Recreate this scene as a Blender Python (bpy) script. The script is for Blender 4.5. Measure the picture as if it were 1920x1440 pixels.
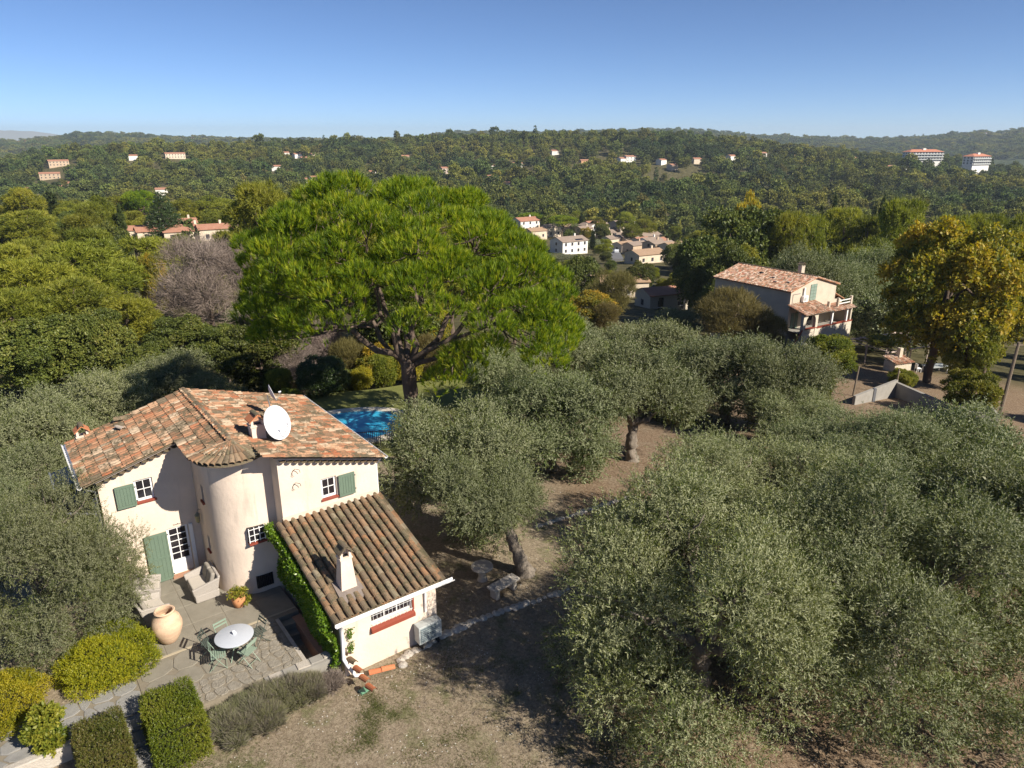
import bpy, math, random
import numpy as np
from mathutils import Vector, Matrix, Euler

for o in list(bpy.data.objects):
    bpy.data.objects.remove(o)
scene = bpy.context.scene
C = scene.collection
R = math.radians

# ------------------------------------------------------------------ camera
cam_data = bpy.data.cameras.new('camera')
cam = bpy.data.objects.new('camera', cam_data)
C.objects.link(cam)
cam.location = (0, 0, 15)
cam.rotation_euler = (R(90 - 19), 0, 0)
cam_data.sensor_fit = 'HORIZONTAL'
cam_data.sensor_width = 36
cam_data.lens = 36 * 1331 / 1920
cam_data.clip_start = .1
cam_data.clip_end = 30000
scene.camera = cam

# ------------------------------------------------------------------ light
SUN_AZ, SUN_EL = -33.0, 36.5            # azimuth from +X towards +Y, elevation
S = Vector((math.cos(R(SUN_EL)) * math.cos(R(SUN_AZ)), math.cos(R(SUN_EL)) * math.sin(R(SUN_AZ)), math.sin(R(SUN_EL))))
world = bpy.data.worlds.new('World')
scene.world = world
world.use_nodes = True
wn = world.node_tree
bg = wn.nodes['Background']
sky = wn.nodes.new('ShaderNodeTexSky')
sky.sky_type = 'NISHITA'
sky.sun_disc = False
sky.sun_elevation = R(SUN_EL)
sky.sun_rotation = R(90 - SUN_AZ)
sky.altitude = 2000
sky.air_density = 0.6
sky.dust_density = 0.0
sky.ozone_density = 6.0
wn.links.new(sky.outputs[0], bg.inputs['Color'])
bg.inputs['Strength'].default_value = 0.076
sun_data = bpy.data.lights.new('sun', 'SUN')
sun_data.energy = 5.0
sun_data.angle = R(.53)
sun_data.color = (1.0, .91, .77)
sun = bpy.data.objects.new('sun', sun_data)
C.objects.link(sun)
sun.rotation_euler = S.to_track_quat('Z', 'Y').to_euler()
sun.location = (40, -30, 60)
scene.view_settings.view_transform = 'Standard'
scene.view_settings.look = 'None'
scene.view_settings.exposure = 0.78
scene.view_settings.gamma = 1.0
scene.cycles.max_bounces = 6
scene.cycles.diffuse_bounces = 3
scene.cycles.glossy_bounces = 3
scene.cycles.transmission_bounces = 4
scene.cycles.transparent_max_bounces = 6
scene.cycles.volume_bounces = 0
scene.cycles.caustics_reflective = False
scene.cycles.caustics_refractive = False

# ------------------------------------------------------------------ helpers
TH = R(36.8)                            # the farm house's walls are turned by this
CT, ST = math.cos(TH), math.sin(TH)
def W(a, b, z=0.0):                     # house coordinates (along front, into depth) to world
    return Vector((a * CT - b * ST, a * ST + b * CT, z))

def setp(o, label=None, cat=None, group=None, kind=None):
    if label: o['label'] = label
    if cat: o['category'] = cat
    if group: o['group'] = group
    if kind: o['kind'] = kind
    return o

def thing(name, label, cat, loc=(0, 0, 0), rotz=0.0, group=None, scale=None):
    o = bpy.data.objects.new(name, None)
    C.objects.link(o)
    o.empty_display_size = .2
    o.location = loc
    o.rotation_euler = (0, 0, rotz)
    if scale is not None: o.scale = scale
    return setp(o, label, cat, group)

def link(name, me, parent=None, mat=None):
    o = bpy.data.objects.new(name, me)
    C.objects.link(o)
    if parent is not None: o.parent = parent
    if mat is not None and not me.materials: me.materials.append(mat)
    return o

def np_mesh(name, V, F, mat=None, tint=None, smooth=False):
    V = np.asarray(V, np.float32); F = np.asarray(F, np.int32)
    me = bpy.data.meshes.new(name)
    n, k = F.shape
    me.vertices.add(len(V)); me.vertices.foreach_set('co', V.ravel())
    me.loops.add(n * k); me.loops.foreach_set('vertex_index', F.ravel())
    me.polygons.add(n)
    me.polygons.foreach_set('loop_start', np.arange(0, n * k, k, dtype=np.int32))
    me.polygons.foreach_set('loop_total', np.full(n, k, np.int32))
    if smooth: me.polygons.foreach_set('use_smooth', np.ones(n, bool))
    if tint is not None:
        at = me.attributes.new('tint', 'FLOAT', 'POINT')
        at.data.foreach_set('value', np.asarray(tint, np.float32))
    me.update()
    if mat is not None: me.materials.append(mat)
    return me

class MB:
    """collects simple shapes into one mesh"""
    def __init__(self, off=(0, 0, 0)):
        self.v = []; self.f = []; self.t = []; self.off = Vector(off); self.tint = 0.5
    def add(self, vs, fs):
        n = len(self.v)
        self.v += [tuple(Vector(p) - self.off) for p in vs]
        self.t += [self.tint] * len(vs)
        self.f += [tuple(i + n for i in f) for f in fs]
        return self
    def box(self, x0, x1, y0, y1, z0, z1, M=None):
        vs = [Vector((x, y, z)) for z in (z0, z1) for y in (y0, y1) for x in (x0, x1)]
        if M is not None: vs = [M @ p for p in vs]
        return self.add(vs, [(0, 2, 3, 1), (4, 5, 7, 6), (0, 1, 5, 4), (2, 6, 7, 3), (0, 4, 6, 2), (1, 3, 7, 5)])
    def beam(self, p, q, w, h=None, up=(0, 0, 1)):
        p = Vector(p); q = Vector(q); h = h or w
        d = (q - p).normalized(); u = Vector(up)
        if abs(d.dot(u)) > .98: u = Vector((1, 0, 0))
        s = d.cross(u).normalized(); u = s.cross(d)
        vs = [c + s * w * i / 2 + u * h * j / 2 for c in (p, q) for i, j in ((-1, -1), (1, -1), (1, 1), (-1, 1))]
        return self.add(vs, [(0, 1, 2, 3), (7, 6, 5, 4), (0, 4, 5, 1), (1, 5, 6, 2), (2, 6, 7, 3), (3, 7, 4, 0)])
    def tube(self, pts, rad, n=8, cap=True, lump=0, rng=None):
        pts = [Vector(p) for p in pts]
        if not hasattr(rad, '__len__'): rad = [rad] * len(pts)
        vs = []; up = Vector((.13, .21, 1))
        for i, p in enumerate(pts):
            d = (pts[min(i + 1, len(pts) - 1)] - pts[max(i - 1, 0)]).normalized()
            u = up if abs(d.dot(up.normalized())) < .95 else Vector((1, .1, 0))
            s = d.cross(u).normalized(); t = d.cross(s)
            for k in range(n):
                a = 2 * math.pi * k / n
                r = rad[i] * (1 + (lump * (rng.random() - .5) if lump else 0))
                vs.append(p + (s * math.cos(a) + t * math.sin(a)) * r)
        fs = [(i * n + k, i * n + (k + 1) % n, (i + 1) * n + (k + 1) % n, (i + 1) * n + k) for i in range(len(pts) - 1) for k in range(n)]
        if cap: fs += [tuple(range(n))[::-1], tuple((len(pts) - 1) * n + k for k in range(n))]
        return self.add(vs, fs)
    def lathe(self, prof, n=20, c=(0, 0, 0), sx=1, sy=1):
        vs = []
        for r, z in prof:
            for k in range(n):
                a = 2 * math.pi * k / n
                vs.append((c[0] + r * sx * math.cos(a), c[1] + r * sy * math.sin(a), c[2] + z))
        fs = [(i * n + k, i * n + (k + 1) % n, (i + 1) * n + (k + 1) % n, (i + 1) * n + k) for i in range(len(prof) - 1) for k in range(n)]
        return self.add(vs, fs)
    def prism(self, poly, z0, z1):
        n = len(poly)
        f0 = z0 if callable(z0) else (lambda x, y: z0)
        f1 = z1 if callable(z1) else (lambda x, y: z1)
        vs = [(x, y, f0(x, y)) for x, y in poly] + [(x, y, f1(x, y)) for x, y in poly]
        return self.add(vs, [tuple(range(n))[::-1], tuple(range(n, 2 * n))] + [(i, (i + 1) % n, n + (i + 1) % n, n + i) for i in range(n)])
    def poly(self, pts):
        return self.add(pts, [tuple(range(len(pts)))])
    def mesh(self, name, mat=None, smooth=False):
        me = bpy.data.meshes.new(name)
        me.from_pydata(self.v, [], self.f)
        at = me.attributes.new('tint', 'FLOAT', 'POINT')
        at.data.foreach_set('value', np.asarray(self.t, np.float32))
        if smooth:
            me.polygons.foreach_set('use_smooth', np.ones(len(me.polygons), bool))
        me.update()
        if mat is not None: me.materials.append(mat)
        return me
    def build(self, name, mat, parent=None, smooth=False):
        return link(name, self.mesh(name, mat, smooth), parent)

def autosmooth(o, ang=40):
    """smooth shading with hard edges kept above the angle"""
    me = o.data
    me.polygons.foreach_set('use_smooth', np.ones(len(me.polygons), bool))
    me.set_sharp_from_angle(angle=R(ang))
    return o

def bevel(o, w=.01, seg=2):
    m = o.modifiers.new('bevel', 'BEVEL'); m.width = w; m.segments = seg; m.limit_method = 'ANGLE'
    return o

# ------------------------------------------------------------------ materials
def nodes(m):
    m.use_nodes = True
    nt = m.node_tree
    return nt, nt.nodes['Principled BSDF']

def ramp(nt, cols, pos=None):
    r = nt.nodes.new('ShaderNodeValToRGB')
    e = r.color_ramp.elements
    pos = pos or [i / max(1, len(cols) - 1) for i in range(len(cols))]
    while len(e) < len(cols): e.new(.5)
    for i, c in enumerate(cols):
        e[i].position = pos[i]; e[i].color = (*c, 1)
    return r

def coords(nt, kind):
    if kind == 'Position':
        return nt.nodes.new('ShaderNodeNewGeometry').outputs['Position']
    return nt.nodes.new('ShaderNodeTexCoord').outputs[kind]

def noise(nt, co, scale, detail=4, rough=.6, vec=None):
    n = nt.nodes.new('ShaderNodeTexNoise')
    n.inputs['Scale'].default_value = scale
    n.inputs['Detail'].default_value = detail
    n.inputs['Roughness'].default_value = rough
    if vec:
        mp = nt.nodes.new('ShaderNodeMapping'); mp.inputs['Scale'].default_value = vec
        nt.links.new(co, mp.inputs['Vector']); co = mp.outputs[0]
    nt.links.new(co, n.inputs['Vector'])
    return n.outputs['Fac']

def mixc(nt, fac, a, b, mode='MIX'):
    n = nt.nodes.new('ShaderNodeMix'); n.data_type = 'RGBA'; n.blend_type = mode
    for s, v in ((0, fac), (6, a), (7, b)):
        if hasattr(v, 'is_linked') or hasattr(v, 'links'): nt.links.new(v, n.inputs[s])
        elif s == 0: n.inputs[0].default_value = v
        else: n.inputs[s].default_value = (*v, 1)
    return n.outputs[2]

def maprange(nt, v, a, b, c=0., d=1.):
    n = nt.nodes.new('ShaderNodeMapRange'); n.interpolation_type = 'SMOOTHSTEP'
    nt.links.new(v, n.inputs[0])
    for i, x in zip((1, 2, 3, 4), (a, b, c, d)): n.inputs[i].default_value = x
    return n.outputs[0]

def M(name, cols, scale=3., rough=.8, bump=.0, bscale=40., spec=.3, co='Object', detail=5, metal=0., pos=None, vec=None, attr=None):
    m = bpy.data.materials.new(name)
    nt, p = nodes(m)
    if not isinstance(cols[0], (tuple, list)): cols = [cols]
    cc = coords(nt, co)
    if len(cols) == 1:
        p.inputs['Base Color'].default_value = (*cols[0], 1)
    else:
        rp = ramp(nt, cols, pos)
        nt.links.new(noise(nt, cc, scale, detail, .65, vec), rp.inputs[0])
        nt.links.new(rp.outputs[0], p.inputs['Base Color'])
    p.inputs['Roughness'].default_value = rough
    p.inputs['Specular IOR Level'].default_value = spec
    p.inputs['Metallic'].default_value = metal
    if bump:
        b = nt.nodes.new('ShaderNodeBump'); b.inputs['Strength'].default_value = bump; b.inputs['Distance'].default_value = .05
        nt.links.new(noise(nt, cc, bscale, 4), b.inputs['Height'])
        nt.links.new(b.outputs[0], p.inputs['Normal'])
    return m

def tile_mat(name, cols, pos, moss, moss_amt, grain=9.):
    """clay tile: colour picked by the piece's own tint, lichen and soot patches over it"""
    m = bpy.data.materials.new(name)
    nt, p = nodes(m)
    at = nt.nodes.new('ShaderNodeAttribute'); at.attribute_name = 'tint'
    rp = ramp(nt, cols, pos); rp.color_ramp.interpolation = 'LINEAR'
    nt.links.new(at.outputs['Fac'], rp.inputs[0])
    co = coords(nt, 'Position')
    n1 = noise(nt, co, grain, 6, .7); n2 = noise(nt, co, 2.3, 4, .6); n3 = noise(nt, co, 45, 3, .6)
    mul = nt.nodes.new('ShaderNodeMath'); mul.operation = 'ADD'
    nt.links.new(n1, mul.inputs[0]); nt.links.new(n2, mul.inputs[1])
    msk = maprange(nt, mul.outputs[0], 1.2 - moss_amt, 1.42 - moss_amt)
    c = mixc(nt, msk, rp.outputs[0], moss)
    pale = maprange(nt, n3, .62, .72)
    pm = nt.nodes.new('ShaderNodeMath'); pm.operation = 'MULTIPLY'; pm.inputs[1].default_value = .75
    nt.links.new(pale, pm.inputs[0])
    c = mixc(nt, pm.outputs[0], c, (.50, .44, .35))
    nt.links.new(c, p.inputs['Base Color'])
    p.inputs['Roughness'].default_value = .9
    p.inputs['Specular IOR Level'].default_value = .2
    b = nt.nodes.new('ShaderNodeBump'); b.inputs['Strength'].default_value = .5; b.inputs['Distance'].default_value = .02
    nt.links.new(n3, b.inputs['Height']); nt.links.new(b.outputs[0], p.inputs['Normal'])
    return m

def leaf_mat(name, cols, back=None, trans=.3, rough=.5, spec=.35, vary=.25, tcol=None, patch=0.):
    m = bpy.data.materials.new(name)
    nt, p = nodes(m)
    at = nt.nodes.new('ShaderNodeAttribute'); at.attribute_name = 'tint'
    rp = ramp(nt, cols)
    nt.links.new(at.outputs['Fac'], rp.inputs[0])
    col = rp.outputs[0]
    if back:
        g = nt.nodes.new('ShaderNodeNewGeometry')
        col = mixc(nt, g.outputs['Backfacing'], col, back)
    oi = nt.nodes.new('ShaderNodeObjectInfo')
    h = nt.nodes.new('ShaderNodeHueSaturation')
    v = nt.nodes.new('ShaderNodeMapRange'); nt.links.new(oi.outputs['Random'], v.inputs[0])
    v.inputs[3].default_value = 1 - vary; v.inputs[4].default_value = 1 + vary
    nt.links.new(v.outputs[0], h.inputs['Value'])
    hu = nt.nodes.new('ShaderNodeMapRange')
    fr = nt.nodes.new('ShaderNodeMath'); fr.operation = 'FRACT'
    ml = nt.nodes.new('ShaderNodeMath'); ml.operation = 'MULTIPLY'; ml.inputs[1].default_value = 7.31
    nt.links.new(oi.outputs['Random'], ml.inputs[0]); nt.links.new(ml.outputs[0], fr.inputs[0]); nt.links.new(fr.outputs[0], hu.inputs[0])
    hu.inputs[3].default_value = .5 - .010; hu.inputs[4].default_value = .5 + .016
    nt.links.new(hu.outputs[0], h.inputs['Hue'])
    nt.links.new(col, h.inputs['Color'])
    col = h.outputs[0]
    if patch:                                     # stands of different species
        pn = maprange(nt, noise(nt, coords(nt, 'Position'), patch, 3, .6), .38, .62)
        col = mixc(nt, pn, mixc(nt, 1., col, (.62, .80, .85), 'MULTIPLY'), mixc(nt, 1., col, (1.30, 1.18, .90), 'MULTIPLY'))
    nt.links.new(col, p.inputs['Base Color'])
    p.inputs['Roughness'].default_value = rough
    p.inputs['Specular IOR Level'].default_value = spec
    if trans > 0:
        t = nt.nodes.new('ShaderNodeBsdfTranslucent')
        tc = mixc(nt, 1.0, col, tcol or (1.0, 1.0, .45), 'MULTIPLY')
        g2 = nt.nodes.new('ShaderNodeHueSaturation'); g2.inputs['Value'].default_value = 1.5
        nt.links.new(tc, g2.inputs['Color'])
        nt.links.new(g2.outputs[0], t.inputs['Color'])
        mx = nt.nodes.new('ShaderNodeMixShader'); mx.inputs[0].default_value = trans
        nt.links.new(p.outputs[0], mx.inputs[1]); nt.links.new(t.outputs[0], mx.inputs[2])
        nt.links.new(mx.outputs[0], nt.nodes['Material Output'].inputs[0])
    return m

def stucco(name, col, stain=.10):
    m = bpy.data.materials.new(name)
    nt, p = nodes(m)
    co = coords(nt, 'Position')
    big = noise(nt, co, .7, 5, .6); streak = noise(nt, co, 3., 5, .6, (1, 1, .16)); fine = noise(nt, co, 60, 4, .7); lump = noise(nt, co, 7, 3)
    c = mixc(nt, maprange(nt, big, .35, .7), tuple(x * .86 for x in col), col)
    msk = maprange(nt, streak, .56, .78, 0, stain)
    c = mixc(nt, msk, c, (.33, .29, .25))
    nt.links.new(c, p.inputs['Base Color'])
    p.inputs['Roughness'].default_value = .92; p.inputs['Specular IOR Level'].default_value = .15
    b = nt.nodes.new('ShaderNodeBump'); b.inputs['Strength'].default_value = .35; b.inputs['Distance'].default_value = .012
    ad = nt.nodes.new('ShaderNodeMath'); ad.operation = 'MULTIPLY_ADD'; ad.inputs[1].default_value = 2.5
    nt.links.new(lump, ad.inputs[0]); nt.links.new(fine, ad.inputs[2])
    nt.links.new(ad.outputs[0], b.inputs['Height']); nt.links.new(b.outputs[0], p.inputs['Normal'])
    return m

m_stucco = stucco('cream_stucco', (.74, .62, .52), .5)
m_stucco2 = stucco('buff_stucco', (.56, .49, .40), .22)
m_tile = tile_mat('clay_tile', [(.17, .105, .065), (.36, .185, .105), (.47, .29, .18), (.33, .115, .055), (.40, .24, .145), (.52, .40, .285), (.16, .125, .085), (.38, .175, .09)],
                  None, (.115, .092, .058), .27)
m_tile_old = tile_mat('mossy_clay_tile', [(.12, .092, .062), (.22, .16, .105), (.27, .175, .105), (.16, .125, .088), (.31, .165, .085), (.27, .225, .16), (.19, .16, .09)], None, (.125, .108, .066), .26, 14.)
m_tile_red = tile_mat('new_clay_tile', [(.42, .13, .06), (.50, .19, .09), (.46, .16, .07)], None, (.26, .12, .07), .02)
m_mortar = M('lime_mortar', [(.40, .33, .27), (.58, .49, .41)], 6, .95, .4, 40)
m_white = M('white_paint', (.82, .82, .83), rough=.45)
m_whitew = M('white_wood', [(.74, .74, .75), (.82, .82, .82)], 5, .5)
m_green = M('green_paint', [(.105, .155, .115), (.15, .205, .155)], 5, .55, .15, 60)
m_red = M('oxide_red_paint', [(.20, .045, .028), (.29, .07, .042)], 6, .6)
m_glass = M('dark_glass', (.018, .016, .02), rough=.08, spec=.6)
m_dark = M('dark_metal', (.02, .02, .022), rough=.5)
m_iron = M('wrought_iron', (.03, .03, .035), rough=.6)
m_zinc = M('zinc', [(.30, .31, .33), (.42, .43, .45)], 8, .4, metal=.6)
m_pvc = M('white_pipe', [(.70, .70, .72), (.80, .80, .81)], 6, .4)
m_dish = M('dish_white', [(.60, .60, .63), (.66, .66, .68)], 4, .45)
m_acgrey = M('appliance_grey', [(.34, .37, .37), (.43, .46, .46)], 4, .5)
m_wicker = M('grey_wicker', [(.34, .31, .28), (.50, .46, .42)], 60, .8, .6, 70)
m_cushion = M('taupe_cushion', [(.24, .22, .19), (.30, .275, .24)], 8, .9, .2, 60)
m_seat = M('pale_cushion', [(.44, .40, .35), (.50, .46, .41)], 8, .9, .2, 60)
m_jar = M('pale_clay_jar', [(.50, .33, .22), (.66, .49, .33), (.55, .36, .25), (.70, .55, .38)], 3.2, .85, .3, 30, vec=(1, 1, 2.2))
m_pot = M('terracotta_pot', [(.46, .20, .09), (.60, .29, .14)], 6, .8, .2, 30)
m_table = M('grey_table_top', [(.42, .45, .51), (.50, .53, .58)], 5, .4)
m_chair = M('sage_metal', [(.19, .26, .20), (.27, .34, .27)], 9, .5)
m_bark = M('olive_bark', [(.10, .082, .065), (.20, .17, .14), (.30, .265, .225)], 9, .95, .9, 22, vec=(1, 1, .25))
m_pbark = M('pine_bark', [(.055, .040, .032), (.13, .095, .075), (.20, .16, .135)], 5, .95, 1.0, 14, vec=(1, 1, .35))
m_stone = M('pale_limestone', [(.28, .25, .21), (.44, .40, .35), (.56, .53, .48)], 4, .92, .6, 25, co='Position')
m_concrete = M('weathered_concrete', [(.18, .17, .155), (.28, .265, .24), (.36, .345, .32)], 1.4, .92, .35, 30, co='Position')
m_wood = M('weathered_wood', [(.16, .125, .09), (.26, .21, .16)], 8, .9, .5, 40, vec=(1, 1, .2))
m_brick = M('rough_brick', [(.30, .15, .095), (.42, .25, .17)], 7, .95, .5, 30, co='Position')
# ------------------------------------------------------------------ the lie of the land
_R = np.array([0, 24, 30, 50, 84, 150, 240, 330, 450, 600])
_Z = np.array([-.6, -.6, -1.0, -3.7, -8.0, -17., -26., -32., -35., -31.])
_T = (np.array([-200, 0, 130, 330, 500, 640, 760, 900, 1160, 1300, 1440, 1560, 1700, 1920, 2100]) - 960) / 1407.
_V = np.array([292, 290, 276, 276, 270, 264, 262, 254, 251, 257, 270, 279, 289, 304, 306])
_TF = (np.array([-200, 0, 100, 160, 260, 420, 620, 760, 860, 1000, 1220, 1300, 1420, 1640, 1730, 1820, 1920, 2100]) - 960) / 1407.
_VF = np.array([268, 268, 262, 254, 258, 262, 265, 263, 251, 253, 248, 249, 258, 264, 260, 254, 249, 247])
RR, RF = 1150., 3400.
def _sm(a, b, q):
    q = np.clip((q - a) / (b - a), 0, 1)
    return q * q * (3 - 2 * q)
def terrain(x, y):
    x = np.asarray(x, float); y = np.asarray(y, float)
    r = np.hypot(x, y)
    t = np.where(y > 1, x / np.maximum(y, 1), np.sign(x) * 2)
    zr = 15 + RR * (262 - np.interp(t, _T, _V)) / 1407. - 10.5
    zf = 15 + RF * (262 - np.interp(t, _TF, _VF)) / 1407. - 6
    z = np.interp(r, _R, _Z)
    z = np.where(r > 600, -31 + (zr + 31) * _sm(600, RR, r), z)
    z = np.where(r > RR, zr - 32 * _sm(RR, 1700, r), z)
    zb = zr - 32
    z = np.where(r > 1700, zb + (zf - zb) * _sm(1700, RF, r), z)
    z = np.where(r > RF, zf - 60 * _sm(RF, 5200, r), z)
    z = z + 10 * _sm(90, 200, r) * (1 - _sm(270, 400, r)) * (1 - _sm(-.40, -.28, t)) * (y > 1)
    k = _sm(60, 200, r)
    z = z + k * (2.2 * np.sin(x * .021 + 1.3) * np.cos(y * .017 + .4) + 1.4 * np.sin(x * .047 - y * .031)) * np.where(r > 1500, 1.6, 1)
    k2 = _sm(300, 800, r) * (1 - _sm(1000, 1150, r))
    z = z + k2 * 5 * np.sin(x * .009 + y * .004 + 2) * np.sin(y * .008 + .5)
    a = x * CT + y * ST; b = -x * ST + y * CT           # flower bed level beside the terrace
    z = z + .56 * _sm(18.5, 19.0, b) * (1 - _sm(28, 32, b)) * (1 - _sm(1.3, 1.7, a)) * _sm(-16, -8, a)
    return z
def tz(x, y): return float(terrain(x, y))

rad = np.concatenate([np.arange(0, 60, 1.0), np.geomspace(60, 600, 60), np.geomspace(615, 5600, 110)])
ang = np.concatenate([np.linspace(-46, 46, 185), np.linspace(50, 310, 45)])
A, Rg = np.meshgrid(np.radians(ang), rad)
X = Rg * np.sin(A); Y = Rg * np.cos(A); Zg = terrain(X, Y)
rough_far = np.random.default_rng(5).normal(0, 1, X.shape)
Zg = Zg + rough_far * np.where(Rg > 1900, 4.0, 0)
nr, na = X.shape
i0 = (np.arange(nr - 1)[:, None] * na + np.arange(na)[None, :]); i1 = (np.arange(nr - 1)[:, None] * na + (np.arange(na)[None, :] + 1) % na)
F = np.stack([i0, i1, i1 + na, i0 + na], -1).reshape(-1, 4)[:, ::-1]
def ground_material():
    m = bpy.data.materials.new('dry_garden_ground')
    nt, p = nodes(m)
    co = coords(nt, 'Position')
    sp = nt.nodes.new('ShaderNodeSeparateXYZ'); nt.links.new(co, sp.inputs[0])
    ln = nt.nodes.new('ShaderNodeVectorMath'); ln.operation = 'LENGTH'; nt.links.new(co, ln.inputs[0])
    r = ln.outputs['Value']
    fine = noise(nt, co, 9, 8, .78); mid = noise(nt, co, 1.1, 5, .65); big = noise(nt, co, .22, 3)
    straw = ramp(nt, [(.15, .115, .08), (.235, .19, .135), (.31, .255, .185), (.40, .345, .26)], [.30, .45, .56, .72])
    nt.links.new(fine, straw.inputs[0])
    green = ramp(nt, [(.07, .075, .03), (.13, .14, .06), (.22, .21, .11)], [.32, .5, .7])
    nt.links.new(fine, green.inputs[0])
    c = mixc(nt, maprange(nt, mid, .52, .68, 0, .75), straw.outputs[0], green.outputs[0])
    litter = ramp(nt, [(.075, .05, .034), (.17, .118, .078), (.27, .20, .138), (.42, .335, .24)], [.32, .45, .56, .70])
    nt.links.new(fine, litter.inputs[0])
    ax = nt.nodes.new('ShaderNodeMath'); ax.operation = 'MULTIPLY_ADD'; ax.inputs[1].default_value = 3.; nt.links.new(big, ax.inputs[0]); nt.links.new(sp.outputs['X'], ax.inputs[2])
    c = mixc(nt, maprange(nt, ax.outputs[0], 2.4, 5.0), c, litter.outputs[0])
    patchy = noise(nt, co, .9, 6, .7)
    c = mixc(nt, maprange(nt, patchy, .50, .66, 0, .55), c, straw.outputs[0])
    # under the trees beyond the garden
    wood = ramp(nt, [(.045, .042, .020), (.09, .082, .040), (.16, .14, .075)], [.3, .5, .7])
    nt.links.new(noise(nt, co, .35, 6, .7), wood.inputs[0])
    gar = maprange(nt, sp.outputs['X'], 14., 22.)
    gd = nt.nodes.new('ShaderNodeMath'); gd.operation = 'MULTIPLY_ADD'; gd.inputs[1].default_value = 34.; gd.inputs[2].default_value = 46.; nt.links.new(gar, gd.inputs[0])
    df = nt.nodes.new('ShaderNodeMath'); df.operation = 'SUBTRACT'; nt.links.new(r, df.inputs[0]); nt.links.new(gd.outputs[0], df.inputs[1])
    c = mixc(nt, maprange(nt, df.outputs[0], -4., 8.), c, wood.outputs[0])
    farf = ramp(nt, [(.028, .040, .018), (.05, .066, .03), (.085, .10, .048)], [.35, .5, .66])
    nt.links.new(noise(nt, co, .03, 8, .8), farf.inputs[0])
    c = mixc(nt, maprange(nt, r, 1000, 1500), c, farf.outputs[0])
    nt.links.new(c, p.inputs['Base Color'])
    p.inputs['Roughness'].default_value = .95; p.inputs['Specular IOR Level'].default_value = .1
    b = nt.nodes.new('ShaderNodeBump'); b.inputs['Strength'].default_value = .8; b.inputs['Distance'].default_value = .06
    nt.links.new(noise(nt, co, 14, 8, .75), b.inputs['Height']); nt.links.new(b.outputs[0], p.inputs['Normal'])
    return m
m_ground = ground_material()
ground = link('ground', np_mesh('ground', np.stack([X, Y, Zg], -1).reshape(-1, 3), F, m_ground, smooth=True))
setp(ground, 'sloping land with dry grass and leaf litter falling away to a wooded valley', 'ground', kind='structure')

# pale mountain at the horizon on the left
mv = []; mf = []
rg = np.random.default_rng(3)
nu = 60
for i in range(nu):
    u = -420 + i * 12
    t = (u - 960) / 1407.
    y = 8800.; x = t * y
    h = (262 - np.interp(u, [-420, -200, -60, 0, 60, 100, 130, 290], [240, 242, 245, 245, 247, 251, 257, 268])) / 1407. * y + 15 + rg.normal(0, 2.2)
    mv += [(x, y - 700, -60), (x, y, h), (x, y + 900, -60)]
    if i: mf += [((i - 1) * 3, i * 3, i * 3 + 1, (i - 1) * 3 + 1), ((i - 1) * 3 + 1, i * 3 + 1, i * 3 + 2, (i - 1) * 3 + 2)]
m_rock = M('grey_limestone_mountain', [(.20, .22, .20), (.34, .34, .32)], .004, .95, co='Position')
setp(link('mountain', np_mesh('mountain', mv, mf, m_rock, smooth=True)), 'pale grey mountain at the horizon', 'mountain', kind='structure')

# ------------------------------------------------------------------ terrace and paths (house coordinates)
ZROT = TH
def yard(name, label, cat, kind=None):      # an Empty turned with the house so that children use (a, b, z)
    o = thing(name, label, cat, (0, 0, 0), TH)
    if kind: o['kind'] = kind
    return o
m_slab = M('grey_paving', [(.16, .145, .115), (.235, .215, .175), (.30, .28, .235)], 2.2, .9, .4, 45, co='Position')
m_slab2 = M('blue_grey_paving', [(.17, .165, .16), (.26, .255, .245), (.36, .35, .33)], 2.6, .9, .5, 35, co='Position')
m_stone2 = M('worn_paving_stone', [(.17, .15, .12), (.26, .235, .195), (.40, .37, .32)], 5, .95, .9, 18, co='Position', detail=8)
m_joint = M('sandy_joint', [(.17, .145, .11), (.28, .245, .19)], 5, .95, .4, 40, co='Position')
m_seam = M('pale_joint_mortar', [(.36, .31, .22), (.44, .38, .28)], 6, .95, co='Position')
ter = yard('terrace', 'grey paved terrace in front of the farmhouse', 'terrace', 'structure')
base = MB()
base.prism([(1.3, 17.95), (5.5, 17.95), (5.5, 20.45), (6.3, 20.45), (6.3, 25.2), (1.3, 25.2)], -1.2, -.012)
base.build('terrace_base', m_joint, ter)
rng = random.Random(4)
def slab(poly, z0, z1, mat, parent, name, shrink=.0, tilt=.0):
    cx = sum(p[0] for p in poly) / len(poly); cy = sum(p[1] for p in poly) / len(poly)
    q = [(cx + (x - cx) * (1 - shrink), cy + (y - cy) * (1 - shrink)) for x, y in poly]
    tx, ty = rng.uniform(-tilt, tilt), rng.uniform(-tilt, tilt)
    mb = MB((cx, cy, 0))
    n = len(q)
    inner = [(cx + (x - cx) * .96, cy + (y - cy) * .96) for x, y in q]
    zt = lambda x, y: z1 + (x - cx) * tx + (y - cy) * ty
    vs = [(x, y, z0) for x, y in q] + [(x, y, zt(x, y) - .008) for x, y in q] + [(x, y, zt(x, y)) for x, y in inner]
    fs = [(i, (i + 1) % n, n + (i + 1) % n, n + i) for i in range(n)] + [(n + i, n + (i + 1) % n, 2 * n + (i + 1) % n, 2 * n + i) for i in range(n)] + [tuple(range(2 * n, 3 * n))]
    mb.add(vs, fs)
    o = mb.build(name, mat, parent)
    o.location = (cx, cy, 0)
    return o
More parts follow.
